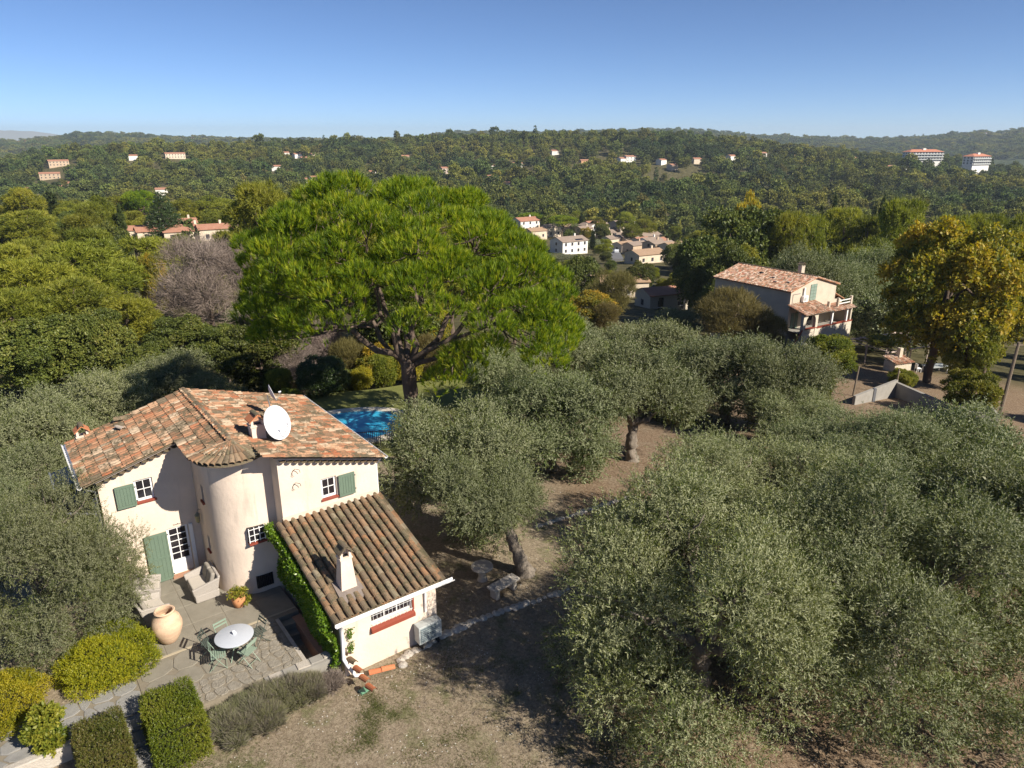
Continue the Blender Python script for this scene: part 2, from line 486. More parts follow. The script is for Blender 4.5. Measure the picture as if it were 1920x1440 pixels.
# large smooth slabs by the house
ys = [20.72, 21.85, 22.95, 24.05, 25.15]
xs = [1.3, 2.25, 3.25, 4.25, 5.3, 6.3]
for j in range(4):
    for i in range(5):
        g = .006
        slab([(xs[i] + g, ys[j] + g), (xs[i + 1] - g, ys[j] + g), (xs[i + 1] - g, ys[j + 1] - g), (xs[i] + g, ys[j + 1] - g)], -.05, .0 + rng.uniform(-.002, .002), m_slab, ter, 'paving_slab')
sm = MB(); sm.box(1.3, 6.3, 20.64, 20.712, -.05, .006); sm.build('seam_strip', m_seam, ter)
# broken natural stone along the edge
def crazy(x0, x1, y0, y1, step, parent, mat, skip=lambda x, y: False, z=0.0, name='paving_stone', jit=.38, gap=.07):
    nx = max(1, round((x1 - x0) / step)); ny = max(1, round((y1 - y0) / step))
    P = {}
    for i in range(nx + 1):
        for j in range(ny + 1):
            jx = 0 if i in (0, nx) else rng.uniform(-jit, jit) * step
            jy = 0 if j in (0, ny) else rng.uniform(-jit, jit) * step
            P[i, j] = (x0 + (x1 - x0) * i / nx + jx, y0 + (y1 - y0) * j / ny + jy)
    for i in range(nx):
        for j in range(ny):
            q = [P[i, j], P[i + 1, j], P[i + 1, j + 1], P[i, j + 1]]
            cx = sum(p[0] for p in q) / 4; cy = sum(p[1] for p in q) / 4
            if skip(cx, cy): continue
            r = []
            for k in range(4):                      # cut corners for an irregular outline
                a_, b_ = q[k], q[(k + 1) % 4]
                r.append((a_[0] * .8 + b_[0] * .2 + rng.uniform(-.02, .02), a_[1] * .8 + b_[1] * .2 + rng.uniform(-.02, .02)))
                r.append((a_[0] * .25 + b_[0] * .75 + rng.uniform(-.02, .02), a_[1] * .25 + b_[1] * .75 + rng.uniform(-.02, .02)))
            slab(r, z - .06, z + rng.uniform(.0, .016), mat, parent, name, gap, .012)
crazy(1.4, 4.0, 19.0, 20.62, .8, ter, m_slab, jit=.25, gap=.03)
crazy(4.0, 5.48, 17.97, 20.62, .30, ter, m_stone2, jit=.42, gap=.12)
crazy(1.4, 4.0, 17.97, 19.0, .32, ter, m_stone2, jit=.42, gap=.12)
path = yard('garden_path', 'irregular stone path running from the terrace past clipped hedges', 'path', 'structure')
pb = MB(); pb.prism([(-9, 18.7), (1.3, 18.7), (1.3, 20.35), (-1, 20.35), (-9, 20.2)], -.9, -.035); pb.build('path_bed', m_joint, path)
crazy(-3.6, 1.28, 18.75, 20.3, .52, path, m_slab2, z=-.02)
steps = yard('stone_steps', 'shaded stone steps descending between the two clipped hedges', 'steps')
for k in range(4):
    s_ = MB(); s_.box(.66, 1.2, 18.72 - .48 * (k + 1), 18.72 - .48 * k - .002 * k, -.95, -.04 - .14 * k)
    bevel(s_.build('step', m_slab2, steps), .02)
# low walls
rw = yard('retaining_wall', 'low grey stone wall top beside the terrace and lavender', 'wall')
w_ = MB(); w_.prism([(4.3, 17.6), (6.95, 17.45), (6.95, 17.75), (6.5, 17.93), (4.3, 17.93)], -1.0, .03); w_.build('wall_core', m_concrete, rw)
for k in range(6):
    x0 = 4.4 + k * .41
    slab([(x0, 17.62), (x0 + .38, 17.58), (x0 + .37, 17.9), (x0 + .02, 17.92)], .02, .055 + rng.uniform(0, .012), m_concrete if k % 2 else m_stone, rw, 'coping_stone', .02, .02)
lw = yard('low_wall', 'low stone wall along the path left of the hedges', 'wall')
w_ = MB(); w_.box(-6, -.55, 18.42, 18.66, -.9, .1); bevel(w_.build('wall_core', m_stone, lw), .03)
pit = yard('cellar_stair_pit', 'dark brick-walled stair pit under the ivy beside the terrace', 'pit')
pm = MB(); pm.box(5.5, 6.34, 17.94, 20.45, -1.5, -1.15); pm.build('pit_floor', m_slab, pit)
pm = MB(); pm.box(6.05, 6.34, 18.0, 20.4, -1.2, -.12); pm.build('brick_ledge', m_brick, pit)
pm = MB(); pm.box(5.503, 5.62, 17.94, 20.45, -1.2, -.02); pm.build('pit_wall', m_stone, pit)
for k in range(4):
    pm = MB(); pm.box(5.62, 6.05, 20.4 - .32 * (k + 1), 20.4 - .32 * k, -1.2, -.15 - .22 * k); pm.build('step', m_slab, pit)

# border stones along the grass
def pebble_mesh(seed):
    rr = random.Random(seed)
    mb = MB(); n = 7
    prof = [(.02, 0), (.85, .02), (1, .35), (.72, .75), (.1, .92)]
    mb.lathe(prof, n)
    mb.v = [(x * (1 + rr.uniform(-.2, .2)), y * (1 + rr.uniform(-.2, .2)), z * (1 + rr.uniform(-.15, .15))) for x, y, z in mb.v]
    return mb.mesh('border_stone', m_stone, True)
peb = [pebble_mesh(s) for s in range(6)]
def stone_row(name, label, pts, n):
    root = yard(name, label, 'stone border')
    for k in range(n):
        t = k / (n - 1) * (len(pts) - 1); i = min(int(t), len(pts) - 2); f_ = t - i
        a = pts[i][0] * (1 - f_) + pts[i + 1][0] * f_; b = pts[i][1] * (1 - f_) + pts[i + 1][1] * f_ + rng.uniform(-.05, .05)
        w = W(a, b)
        o = link('border_stone', peb[rng.randrange(6)], root)
        sc = rng.uniform(.09, .19)
        o.location = (a, b, tz(w.x, w.y) - .03); o.rotation_euler = (0, 0, rng.uniform(0, 6)); o.scale = (sc * rng.uniform(.8, 1.4), sc, sc * rng.uniform(.5, .9))
stone_row('border_stones', 'row of pale stones edging the shaded grass in front of the annex', [(8.2, 16.88), (9.9, 17.1), (11.4, 17.05), (14.9, 16.5)], 44)
stone_row('border_stones', 'row of pale stones edging the sunny brown ground under the olive trees', [(17.0, 20.95), (22.5, 20.75)], 34)

# ------------------------------------------------------------------ pool and lawn
m_lawn = M('cut_lawn', [(.105, .12, .03), (.15, .16, .045), (.21, .20, .075)], 1.2, .95, .5, 60, co='Position', detail=8)
lawn = MB()
LP = [(-20, 34), (-1.5, 34), (-1, 44), (-3, 50.5), (-6, 50.2), (-10, 48.2), (-15, 46.9), (-20, 46)]
lawn.prism(LP, -4.5, -2.0); setp(lawn.build('lawn', m_lawn), 'small green lawn round the pool', 'lawn', kind='structure')
def kid(rx, ry, n=48):
    out = []
    for k in range(n):
        a = 2 * math.pi * k / n
        q = 1 + .10 * math.cos(2 * a + .5) - .09 * math.cos(a - 2.2)
        x, y = rx * q * math.cos(a), ry * q * math.sin(a)
        out.append((-10.35 + x * .92 - y * .38, 41.35 + x * .38 + y * .92))
    return out
pool = thing('swimming_pool', 'kidney shaped blue swimming pool behind the farmhouse', 'swimming pool', (-10.35, 41.35, -2))
off = (-10.35, 41.35, -2)
inn, out = kid(3.1, 2.75), kid(3.75, 3.4)
n = len(inn)
cop = MB(off); cop.add([(x, y, -1.9) for x, y in inn] + [(x, y, -1.9) for x, y in out] + [(x, y, -2.3) for x, y in inn] + [(x, y, -2.1) for x, y in out],
    [(i, n + i, n + (i + 1) % n, (i + 1) % n)[::-1] for i in range(n)] + [(2 * n + i, i, (i + 1) % n, 2 * n + (i + 1) % n)[::-1] for i in range(n)] + [(n + i, 3 * n + i, 3 * n + (i + 1) % n, n + (i + 1) % n)[::-1] for i in range(n)])
cop.build('coping', M('pale_pool_paving', [(.56, .50, .42), (.68, .62, .54)], 2, .9, .3, 30, co='Position'), pool)
m_water = bpy.data.materials.new('pool_water')
nt, p = nodes(m_water)
wr = ramp(nt, [(.02, .28, .52), (.04, .38, .62), (.12, .52, .72)], [.3, .52, .78])
nt.links.new(noise(nt, coords(nt, 'Position'), .6, 2, .5), wr.inputs[0]); nt.links.new(wr.outputs[0], p.inputs['Base Color'])
p.inputs['Roughness'].default_value = .12; p.inputs['Specular IOR Level'].default_value = .35
b_ = nt.nodes.new('ShaderNodeBump'); b_.inputs['Strength'].default_value = .1; b_.inputs['Distance'].default_value = .05
nt.links.new(noise(nt, coords(nt, 'Position'), 5, 3), b_.inputs['Height']); nt.links.new(b_.outputs[0], p.inputs['Normal'])
wt = MB(off); wt.poly([(x, y, -2.0 + .02) for x, y in inn]); wt.build('water', m_water, pool)
fen = thing('pool_fence', 'dark metal bar fence in front of the pool', 'fence', (-8.9, 37.6, -2))
fp = [(-13.5 + .105 * k, 36.6 + .022 * k) for k in range(70)]
for k, (x, y) in enumerate(fp):
    fb = MB((-8.9, 37.6, -2)); w = .025 if k % 14 else .05
    fb.box(x - w / 2, x + w / 2, y - w / 2, y + w / 2, -2, -.85); fb.build('fence_bar', m_dark, fen)
for z in (-.9, -1.85):
    fb = MB((-8.9, 37.6, -2)); fb.beam((*fp[0], z), (*fp[-1], z), .03); fb.build('fence_rail', m_dark, fen)
# ------------------------------------------------------------------ farmhouse (house coordinates a, b, z)
HO = (5.5, 25.0, 0.0)
house = thing('farmhouse', 'cream stucco farmhouse with rounded corner tower and clay tile roof', 'house', W(*HO[:2], 0), TH)
AL, ZL, AR, ZR, AC, ZC = 1.23, 4.44, 10.13, 4.36, 5.44, 5.66
BF, B0, B1, BN = 29.05, 24.75, 21.2, 22.62
SL = (ZC - ZL) / (AC - AL); SR = (ZC - ZR) / (AR - AC)
def roof_z(a): return ZL + (a - AL) * SL if a < AC else ZR + (AR - a) * SR

def wall_run(mb, p0, p1, z0, ztop, holes=(), depth=.18, inward=None):
    """vertical wall from p0 to p1 (a, b) with rectangular openings (s0, s1, z0, z1) measured along it, with reveals"""
    p0 = Vector((*p0, 0)); p1 = Vector((*p1, 0)); L = (p1 - p0).length; d = (p1 - p0) / L
    nin = Vector((-d.y, d.x, 0)) if inward is None else Vector((*inward, 0))
    ss = sorted({0., L} | {h[0] for h in holes} | {h[1] for h in holes} | {L * k / 6 for k in range(7)})
    P = lambda s, z: p0 + d * s + Vector((0, 0, z))
    for s0, s1 in zip(ss, ss[1:]):
        if s1 - s0 < 1e-4: continue
        mid = (s0 + s1) / 2
        segs = [z0]
        for h in sorted([h for h in holes if h[0] <= mid <= h[1]], key=lambda h: h[2]): segs += [h[2], h[3]]
        q0, q1 = P(s0, 0), P(s1, 0)
        t0, t1 = ztop(q0.x, q0.y), ztop(q1.x, q1.y)
        for k in range(0, len(segs), 2):
            lo = segs[k]
            if k + 1 < len(segs): mb.poly([P(s0, lo), P(s1, lo), P(s1, segs[k + 1]), P(s0, segs[k + 1])])
            else: mb.poly([P(s0, lo), P(s1, lo), P(s1, t1), P(s0, t0)])
    for s0, s1, a, b in holes:
        i = nin * depth
        for u, v in (((s0, a), (s1, a)), ((s1, a), (s1, b)), ((s1, b), (s0, b)), ((s0, b), (s0, a))):
            mb.poly([P(*u), P(*v), P(*v) + i, P(*u) + i])

wl = MB(HO)
wt_ = lambda a, b: roof_z(a) - .10
# left gable front
wall_run(wl, (1.64, 25.0), (4.56, 25.0), -1.6, wt_, [(2.69 - 1.64, 3.27 - 1.64, 3.26, 4.07), (3.42 - 1.64, 4.13 - 1.64, .10, 1.95)], inward=(0, 1))
# flat flank of the tower
wall_run(wl, (4.55, 25.0), (4.55, 23.5), -1.2, lambda a, b: 5.2, [(1.06, 1.36, 3.25, 3.85), (.92, 1.2, 1.25, 1.82)], inward=(1, 0))
# right wing
wall_run(wl, (6.46, 22.25), (6.46, 21.45), -1.2, wt_)
wall_run(wl, (6.46, 21.45), (9.97, 21.45), -1.2, wt_, [(7.87 - 6.46, 8.42 - 6.46, 3.24, 4.0)], inward=(0, 1))
wall_run(wl, (9.97, 21.45), (9.97, 28.8), -2.5, wt_)
wall_run(wl, (9.97, 28.8), (5.44, 28.8), -2.5, wt_)
wall_run(wl, (5.44, 28.8), (1.64, 28.8), -2.5, wt_)
wall_run(wl, (1.64, 28.8), (1.64, 25.0), -2.5, wt_)
wl.build('wall', m_stucco, house)
tw = MB(HO)
tc, tr = (5.85, 23.5), 1.3
ns, nz = 20, 14
vs = []
for j in range(nz + 1):
    z = -1.2 + 6.35 * j / nz
    r = tr + max(0, .5 - z) * .035
    for i in range(ns + 1):
        a = R(180 + 90 * i / ns)
        vs.append((tc[0] + r * math.cos(a), tc[1] + r * math.sin(a), z))
fs = [(j * (ns + 1) + i, j * (ns + 1) + i + 1, (j + 1) * (ns + 1) + i + 1, (j + 1) * (ns + 1) + i) for j in range(nz) for i in range(ns)]
tw.add(vs, fs)
tw.add([(5.85, 22.2 - .0, -1.2), (6.5, 22.2, -1.2), (6.5, 22.2, 5.15), (5.85, 22.2, 5.15)], [(0, 1, 2, 3)])
o = tw.build('tower_wall', m_stucco, house); autosmooth(o, 50)

# cornice under the gables: mortar band and rows of half-round tile ends
def half_tile(r=.095, L=.3, th=.016, flat=1.0, taper=.86, seg=6, name='tile', mat=None, tint=.5):
    """barrel tile: x across, y up the slope, rises along z; open below"""
    mb = MB(); mb.tint = tint
    vs = []
    for y, k, dz in ((0, 1.0, .022), (L, taper, 0)):
        for rr in (r, r - th):
            for i in range(seg + 1):
                a = math.pi * i / seg
                vs.append((math.cos(a) * rr * k, y, math.sin(a) * rr * k * flat + dz))
    n = seg + 1
    fs = []
    for i in range(seg):
        fs += [(i, i + 1, 2 * n + i + 1, 2 * n + i), (n + i + 1, n + i, 3 * n + i, 3 * n + i + 1), (i + 1, i, n + i, n + i + 1)]
    mb.add(vs, fs)
    return mb.mesh(name, mat)

def shear_cornice(a0, a1, bwall, parent, n):
    band = MB(HO)
    f_ = bwall - .13
    vs = []
    for a in (a0, a1):
        z = roof_z(a)
        vs += [(a, bwall + .02, z - .22), (a, f_, z - .19), (a, f_, z - .115), (a, bwall + .02, z - .115)]
    band.add(vs, [(0, 1, 5, 4), (1, 2, 6, 5), (2, 3, 7, 6), (0, 3, 2, 1), (4, 5, 6, 7)])
    band.build('cornice_band', m_stucco, parent)
    me = half_tile(.108, .22, .02, .72, 1.0, 6, 'cornice_tile', m_tile_old, .05)  # near-darkest tint puts the shade of the undersides into the tile colour
    for k in range(n):
        a = a0 + (a1 - a0) * (k + .5) / n
        o = link('cornice_tile', me, parent)
        o.location = Vector((a, bwall - .17, roof_z(a) - .20)) - Vector(HO); o.rotation_euler = (0, math.pi, 0)
shear_cornice(1.6, 4.22, 25.0, house, 11)
shear_cornice(6.5, 10.0, 21.45, house, 15)

# roof deck
roof = MB(HO)
left_poly = [(AL, B0), (4.2, B0), (4.2, 22.75), (AC, BN), (AC, BF), (AL, BF)]
right_poly = [(AC, BN), (6.3, 21.95), (6.3, B1), (AR, B1), (AR, BF), (AC, BF)]
for pl in (left_poly, right_poly):
    roof.prism(pl, lambda a, b: roof_z(a) - .10, lambda a, b: roof_z(a) - .015)
apex = (AC, BN, ZC)
EAVE = []
for k in range(15):
    a = R(180 + 130 * k / 14)
    r = 1.24 + (.1 * math.sin(math.pi * k / 14))
    EAVE.append((AC + r * math.cos(a) * 1.0, 22.9 + r * math.sin(a), 5.26))
for k in range(14):
    p, q = EAVE[k], EAVE[k + 1]
    lo = lambda t: (t[0], t[1], t[2] - .04)
    roof.add([(apex[0], apex[1], ZC - .02), p, q], [(0, 1, 2)])
    roof.add([p, q, lo(q), lo(p)], [(0, 3, 2, 1)])
    roof.add([(apex[0], apex[1], ZC - .12), lo(p), lo(q)], [(0, 2, 1)])
roof_o = roof.build('roof', m_tile_old, house)

NT = 24
tiles_flat = [half_tile(.097, .40, .016, .52, .84, 5, 'roof_tile', m_tile, (i + .5) / NT) for i in range(NT)]
tiles_cone2 = [half_tile(.112, .52, .018, .85, .72, 6, 'roof_tile', m_tile, (i + .5) / NT) for i in range(NT)]
tiles_cone = [half_tile(.112, .52, .018, .85, .72, 6, 'roof_tile', m_tile_old, (i + .5) / NT) for i in range(NT)]
placed = []                               # (world-ish position in house frame, matrix, meshes list, index)
def plane_tiles(orig, cross, up, nrm, ncol, pitch, nrow, expo, keep, meshes, seed, block=True):
    rr = random.Random(seed)
    hsh = {}
    for i in range(ncol):
        lag = rr.uniform(-.012, .012)
        for j in range(nrow):
            p = orig + cross * (i * pitch) + up * (j * expo + lag)
            if not keep(p): continue
            key = (j, i // 3 + (j * 7) % 2)
            if key not in hsh: hsh[key] = rr.random()
            t = hsh[key] if (block and rr.random() < .5) else rr.random()
            x = (cross + up * rr.uniform(-.02, .02)).normalized()
            z = nrm; y = z.cross(x)
            if y.dot(up) < 0: y = -y; x = -x
            Mx = Matrix((x, y, z)).transposed().to_4x4()
            Mx.translation = p + nrm * rr.uniform(-.004, .006) - Vector(HO)
            placed.append((p, Mx, meshes, min(NT - 1, int(t * NT))))
upL = Vector((1, 0, SL)).normalized(); nL = Vector((-SL, 0, 1)).normalized()
upR = Vector((-1, 0, SR)).normalized(); nR = Vector((SR, 0, 1)).normalized()
plane_tiles(Vector((AL - .04, BF - .10, ZL - .012)), Vector((0, -1, 0)), upL, nL, 33, .2, 13, .338,
            lambda p: p.x < AC - .12 and p.y > B0 - .05, tiles_flat, 11)
plane_tiles(Vector((4.10, B0 - .12, ZL + (4.10 - AL) * SL - .012)), Vector((0, -1, 0)), upL, nL, 10, .2, 4, .338, lambda p: p.x < AC - .12, tiles_flat, 13)
plane_tiles(Vector((AR + .04, BF - .10, ZR - .012)), Vector((0, -1, 0)), upR, nR, 40, .2, 15, .334,
            lambda p: p.x > AC + .12 and (p.y > BN + .05 or p.x > 6.28 + (p.y - 21.95) * -.9 * (p.y > 21.95)), tiles_flat, 12)
# fan of tiles over the tower
rr = random.Random(3)
for k in range(16):
    ang = R(178 + 130 * k / 15)
    d = Vector((math.cos(ang), math.sin(ang), 0))
    e = Vector((AC, 22.9, 5.28)) + d * 1.33
    ap = Vector(apex)
    up = (ap - e).normalized()
    cross = up.cross(Vector((0, 0, 1))).normalized(); nn = cross.cross(up).normalized()
    if nn.z < 0: nn = -nn
    L = (ap - e).length
    for j in range(3):
        s = j * .41
        wsc = max(.42, 1 - s / L * .95)
        x = cross; y = up; z = nn
        if x.cross(y).dot(z) < 0: x = -x
        Mx = Matrix((x * wsc, y, z * (.75 + .25 * wsc))).transposed().to_4x4()
        Mx.translation = e + up * s + nn * .015 - Vector(HO)
        placed.append((e + up * s, Mx, tiles_cone2 if (k < 9 and rr.random() < .6) else tiles_cone, rr.randrange(NT)))
# ridge
ridge_me = [half_tile(.13, .46, .02, .9, .88, 6, 'ridge_tile', m_tile_old, t) for t in (.2, .5, .8)]
nrd = 16
for k in range(nrd):
    b = BN - .1 + (BF - BN + .12) * k / nrd
    o = link('ridge_tile', ridge_me[k % 3], roof_o)
    o.matrix_basis = Matrix.Translation(Vector((AC, b, ZC - .045)) - Vector(HO)) @ Matrix.Rotation(R(rr.uniform(-1.5, 1.5)), 4, 'Z')
# verge tiles on the near right rake start and ridge knob
camp = Vector((0, 0, 15))
placed.sort(key=lambda t: (W(t[0].x, t[0].y, t[0].z) - camp).length)
for p, Mx, ms, ti in placed[:300]:
    o = link('roof_tile', ms[ti], roof_o); o.matrix_basis = Mx
rest = MB()
for p, Mx, ms, ti in placed[300:]:
    me = ms[ti]
    rest.tint = (ti + .5) / NT
    rest.add([Mx @ v.co for v in me.vertices], [tuple(q.vertices) for q in me.polygons])
setp(rest.build('roof_tiles', m_tile, roof_o), kind='stuff')
# loose pale tile and vent on the left slope
o = link('loose_tile', half_tile(.10, .5, .018, .6, .85, 6, 'loose_tile', m_mortar), roof_o)
o.matrix_basis = Matrix.Translation(Vector((3.0, 27.6, roof_z(3.0) + .08)) - Vector(HO)) @ Matrix.Rotation(R(20), 4, 'Z')
o = link('vent_tile', ridge_me[0], roof_o); o.matrix_basis = Matrix.Translation(Vector((3.3, 28.6, roof_z(3.3) + .03)) - Vector(HO)) @ Matrix.Rotation(R(75), 4, 'Z')

# gutters
def half_gutter(mb, p, q, r=.07, n=7):
    p = Vector(p); q = Vector(q); d = (q - p).normalized(); s = d.cross(Vector((0, 0, 1))).normalized()
    vs = []
    for c in (p, q):
        for rr_ in (r, r - .012):
            for i in range(n + 1):
                a = math.pi + math.pi * i / n
                vs.append(c + s * math.cos(a) * rr_ + Vector((0, 0, math.sin(a) * rr_)))
    m = n + 1; fs = []
    for i in range(n): fs += [(i, i + 1, 2 * m + i + 1, 2 * m + i), (m + i + 1, m + i, 3 * m + i, 3 * m + i + 1)]
    fs += [(0, m, 3 * m, 2 * m), (n, 2 * m + n, 3 * m + n, m + n), tuple(range(m)) + tuple(range(2 * m - 1, m - 1, -1)), tuple(range(2 * m, 3 * m)) + tuple(range(4 * m - 1, 3 * m - 1, -1))]
    mb.add(vs, fs)
g = MB(HO); half_gutter(g, (AL - .10, B0 - .06, ZL - .03), (AL - .10, BF + .05, ZL - .03)); g.build('gutter', m_pvc, house)
g = MB(HO); half_gutter(g, (AR + .10, B1 - .05, ZR - .03), (AR + .10, BF + .05, ZR - .03)); g.build('gutter', m_pvc, house)
g = MB(HO); g.tube([(AR + .1, 21.5, ZR - .1), (AR + .0, 21.55, ZR - .3), (10.02, 21.6, ZR - .45), (10.02, 21.6, .2)], .045, 8); g.build('downpipe', m_pvc, house)
g = MB(HO); g.tube([(AL - .1, 25.1, ZL - .1), (AL + .1, 25.15, ZL - .35), (1.57, 25.2, ZL - .5), (1.57, 25.2, 0)], .045, 8); g.build('downpipe', m_zinc, house)
# dark lean-to panels below the left eave
for k in range(3):
    g = MB(HO); b0_ = 25.25 + k * 1.2
    g.add([(.55, b0_, 3.45), (1.6, b0_, 3.72), (1.6, b0_ + 1.16, 3.72), (.55, b0_ + 1.16, 3.45), (.55, b0_, 3.49), (1.6, b0_, 3.76), (1.6, b0_ + 1.16, 3.76), (.55, b0_ + 1.16, 3.49)],
          [(3, 2, 1, 0), (4, 5, 6, 7), (0, 1, 5, 4), (1, 2, 6, 5), (2, 3, 7, 6), (3, 0, 4, 7)])
    g.build('canopy_panel', m_glass, house)
g = MB(HO); g.beam((.52, 25.2, 3.46), (.52, 28.9, 3.46), .06, .09); g.build('canopy_rail', m_zinc, house)
g = MB(HO); g.beam((.6, 25.22, 3.45), (1.62, 25.22, 3.1), .05); g.build('canopy_bracket', m_zinc, house)

# ---- openings
def window(parent, a0, a1, z0, z1, b, cols, rows, sill=True, fr=.06, inset=.07, off=HO, bars=False, fmat=None):
    """white casement in a wall that faces -b"""
    fm = fmat or m_whitew
    f_ = MB(off); y0, y1 = b + inset, b + inset + .05
    f_.box(a0, a0 + fr, y0, y1, z0, z1).box(a1 - fr, a1, y0, y1, z0, z1).box(a0 + fr, a1 - fr, y0, y1, z0, z0 + fr * 1.4).box(a0 + fr, a1 - fr, y0, y1, z1 - fr, z1)
    win = f_.build('window', fm, parent)
    ia0, ia1, iz0, iz1 = a0 + fr, a1 - fr, z0 + fr * 1.4, z1 - fr
    mw = .022
    cw = (ia1 - ia0 - mw * (cols - 1)) / cols; ch = (iz1 - iz0 - mw * (rows - 1)) / rows
    for i in range(cols):
        for j in range(rows):
            x = ia0 + i * (cw + mw); z = iz0 + j * (ch + mw)
            g = MB(off); g.box(x, x + cw, y0 + .03, y0 + .036, z, z + ch); g.build('pane', m_glass, win)
    mt = MB(off)
    for i in range(1, cols): x = ia0 + i * (cw + mw) - mw; mt.box(x, x + mw, y0 + .004, y1 - .004, iz0, iz1)
    for j in range(1, rows): z = iz0 + j * (ch + mw) - mw; mt.box(ia0, ia1, y0 + .007, y1 - .007, z, z + mw)
    if mt.v: mt.build('glazing_bar', fm, win)
    if sill:
        s_ = MB(off); s_.box(a0 - .05, a1 + .05, b - .06, b + .12, z0 - .07, z0 - .002); bevel(s_.build('sill', m_red, win), .008)
    return win
def shutter(parent, a0, a1, z0, z1, b, off=HO, boards=5, rail=False, name='shutter', t=.04):
    """green board shutter lying open against a wall that faces -b"""
    root = MB(off); root.box(a0, a1, b - .05 - t, b - .05 - t * .45, z0, z1)
    sh = root.build(name, m_green, parent)
    bw = (a1 - a0 - .10) / boards
    for k in range(boards):
        g = MB(off); x = a0 + .05 + k * bw; g.box(x + .004, x + bw - .004, b - .05 - t - .012, b - .05 - t - .001, z0 + .09, z1 - .09); g.build('board', m_green, sh)
    fr = MB(off); y0, y1 = b - .05 - t - .022, b - .05 - t - .001
    fr.box(a0, a0 + .048, y0, y1, z0, z1).box(a1 - .048, a1, y0, y1, z0, z1).box(a0 + .05, a1 - .05, y0, y1, z0, z0 + .085).box(a0 + .05, a1 - .05, y0, y1, z1 - .085, z1)
    if rail: fr.box(a0 + .05, a1 - .05, y0 - .003, y1, (z0 + z1) / 2 - .06, (z0 + z1) / 2 + .02)
    fr.build('frame', m_green, sh)
    hg = MB(off)
    for z in (z0 + .15, z1 - .15): hg.box(a1 - .02, a1 + .05, b - .075, b - .055, z - .02, z + .02)
    hg.build('hinge', m_iron, sh)
    return sh
window(house, 2.70, 3.26, 3.27, 4.06, 25.0, 2, 2)
shutter(house, 2.09, 2.68, 3.21, 4.03, 25.0)
window(house, 7.88, 8.41, 3.25, 3.99, 21.45, 2, 2)
shutter(house, 8.47, 9.06, 3.18, 4.0, 21.45)
for a_, b_, z_ in ((8.44, 25, 0), (2.64, 25.0, 3.1)):
    pass
# glazed door with white panel, and its tall shutter
d_ = MB(HO)
y0, y1 = 25.07, 25.115
d_.box(3.43, 3.50, y0, y1, .10, 1.94).box(4.05, 4.12, y0, y1, .10, 1.94).box(3.50, 4.05, y0, y1, 1.87, 1.94).box(3.50, 4.05, y0, y1, .10, .62)
door = d_.build('door', m_whitew, house)
cw, ch = .255, .233
for i in range(2):
    for j in range(5):
        g = MB(HO); x = 3.505 + i * .285; z = .635 + j * .248
        g.box(x, x + cw, y0 + .03, y0 + .036, z, z + ch); g.build('pane', m_glass, door)
g = MB(HO); g.box(3.762, 3.788, y0 + .003, y1 - .003, .62, 1.87)
for j in range(1, 5): g.box(3.50, 4.05, y0 + .006, y1 - .006, .624 + j * .248, .645 + j * .248)
g.build('glazing_bar', m_whitew, door)
g = MB(HO); g.box(3.57, 4.0, y0 - .012, y0 - .001, .18, .56); bevel(g.build('door_panel', m_whitew, door), .006)
g = MB(HO); g.tube([(4.08, y0 - .01, 1.02), (4.08, y0 - .05, 1.02), (4.0, y0 - .055, 1.02)], .011, 6); g.build('handle', m_iron, door)
g = MB(HO); g.box(3.36, 4.2, 24.84, 25.2, -.02, .096); bevel(g.build('threshold', m_brick, door), .01)
shutter(house, 2.67, 3.40, .03, 1.93, 25.0, boards=5, rail=True, name='door_shutter')
g = MB(HO); g.box(4.15, 4.27, 24.93, 24.985, .1, 1.95); g.build('folded_shutter', m_whitew, house)
# hand-written style house name above the door
g = MB(HO)
rl = random.Random(8)
x = 3.66
for w_, h_ in ((.05, .05), (.035, .03), (.035, .03), (.03, .055), (.03, .03), (.04, .03)):
    pts = [(x + w_ * t, 24.992, 2.02 + h_ * (.5 + .5 * math.sin(t * 9 + x * 40)) + .008) for t in (0, .2, .4, .6, .8, 1)]
    g.tube(pts, .005, 4); x += w_ + .004
g.tube([(x + .03, 24.992, 2.03), (x + .05, 24.992, 2.075), (x + .075, 24.992, 2.04), (x + .055, 24.992, 2.025), (x + .085, 24.992, 2.03)], .005, 4)
g.build('house_name_lettering', m_iron, house)
# slit windows in the tower flank (wall faces -a)
for b0_, b1_, z0, z1 in ((23.94, 23.64, 3.25, 3.85), (24.08, 23.8, 1.25, 1.82)):
    f_ = MB(HO); f_.box(4.63, 4.67, b1_, b0_, z0, z1); s_ = f_.build('slit_window', m_glass, house)
    f_ = MB(HO); f_.box(4.60, 4.63, b1_, b1_ + .03, z0, z1).box(4.60, 4.63, b0_ - .03, b0_, z0, z1); f_.build('frame', m_wood, s_)
    f_ = MB(HO); f_.box(4.48, 4.66, b1_ - .03, b0_ + .03, z0 - .07, z0 - .002); f_.build('sill', m_red, s_)
# wall lantern
lan = MB(HO); lc = (4.42, 24.55)
lan.lathe([(.02, .30), (.10, .22), (.085, .20)], 6, (lc[0], lc[1], 2.2)).lathe([(.085, .2), (.06, -.08), (.02, -.12)], 6, (lc[0], lc[1], 2.2))
lan.tube([(4.56, lc[1], 2.58), (4.46, lc[1], 2.62), (lc[0], lc[1], 2.5)], .012, 6)
l_o = lan.build('wall_lantern', M('verdigris_metal', [(.10, .12, .10), (.20, .22, .18)], 20, .5), house)
g = MB(HO); g.lathe([(.078, .18), (.058, -.06)], 6, (lc[0] - .012, lc[1] - .012, 2.2)); g.build('lantern_glass', M('yellowed_glass', (.34, .30, .16), rough=.2), l_o)
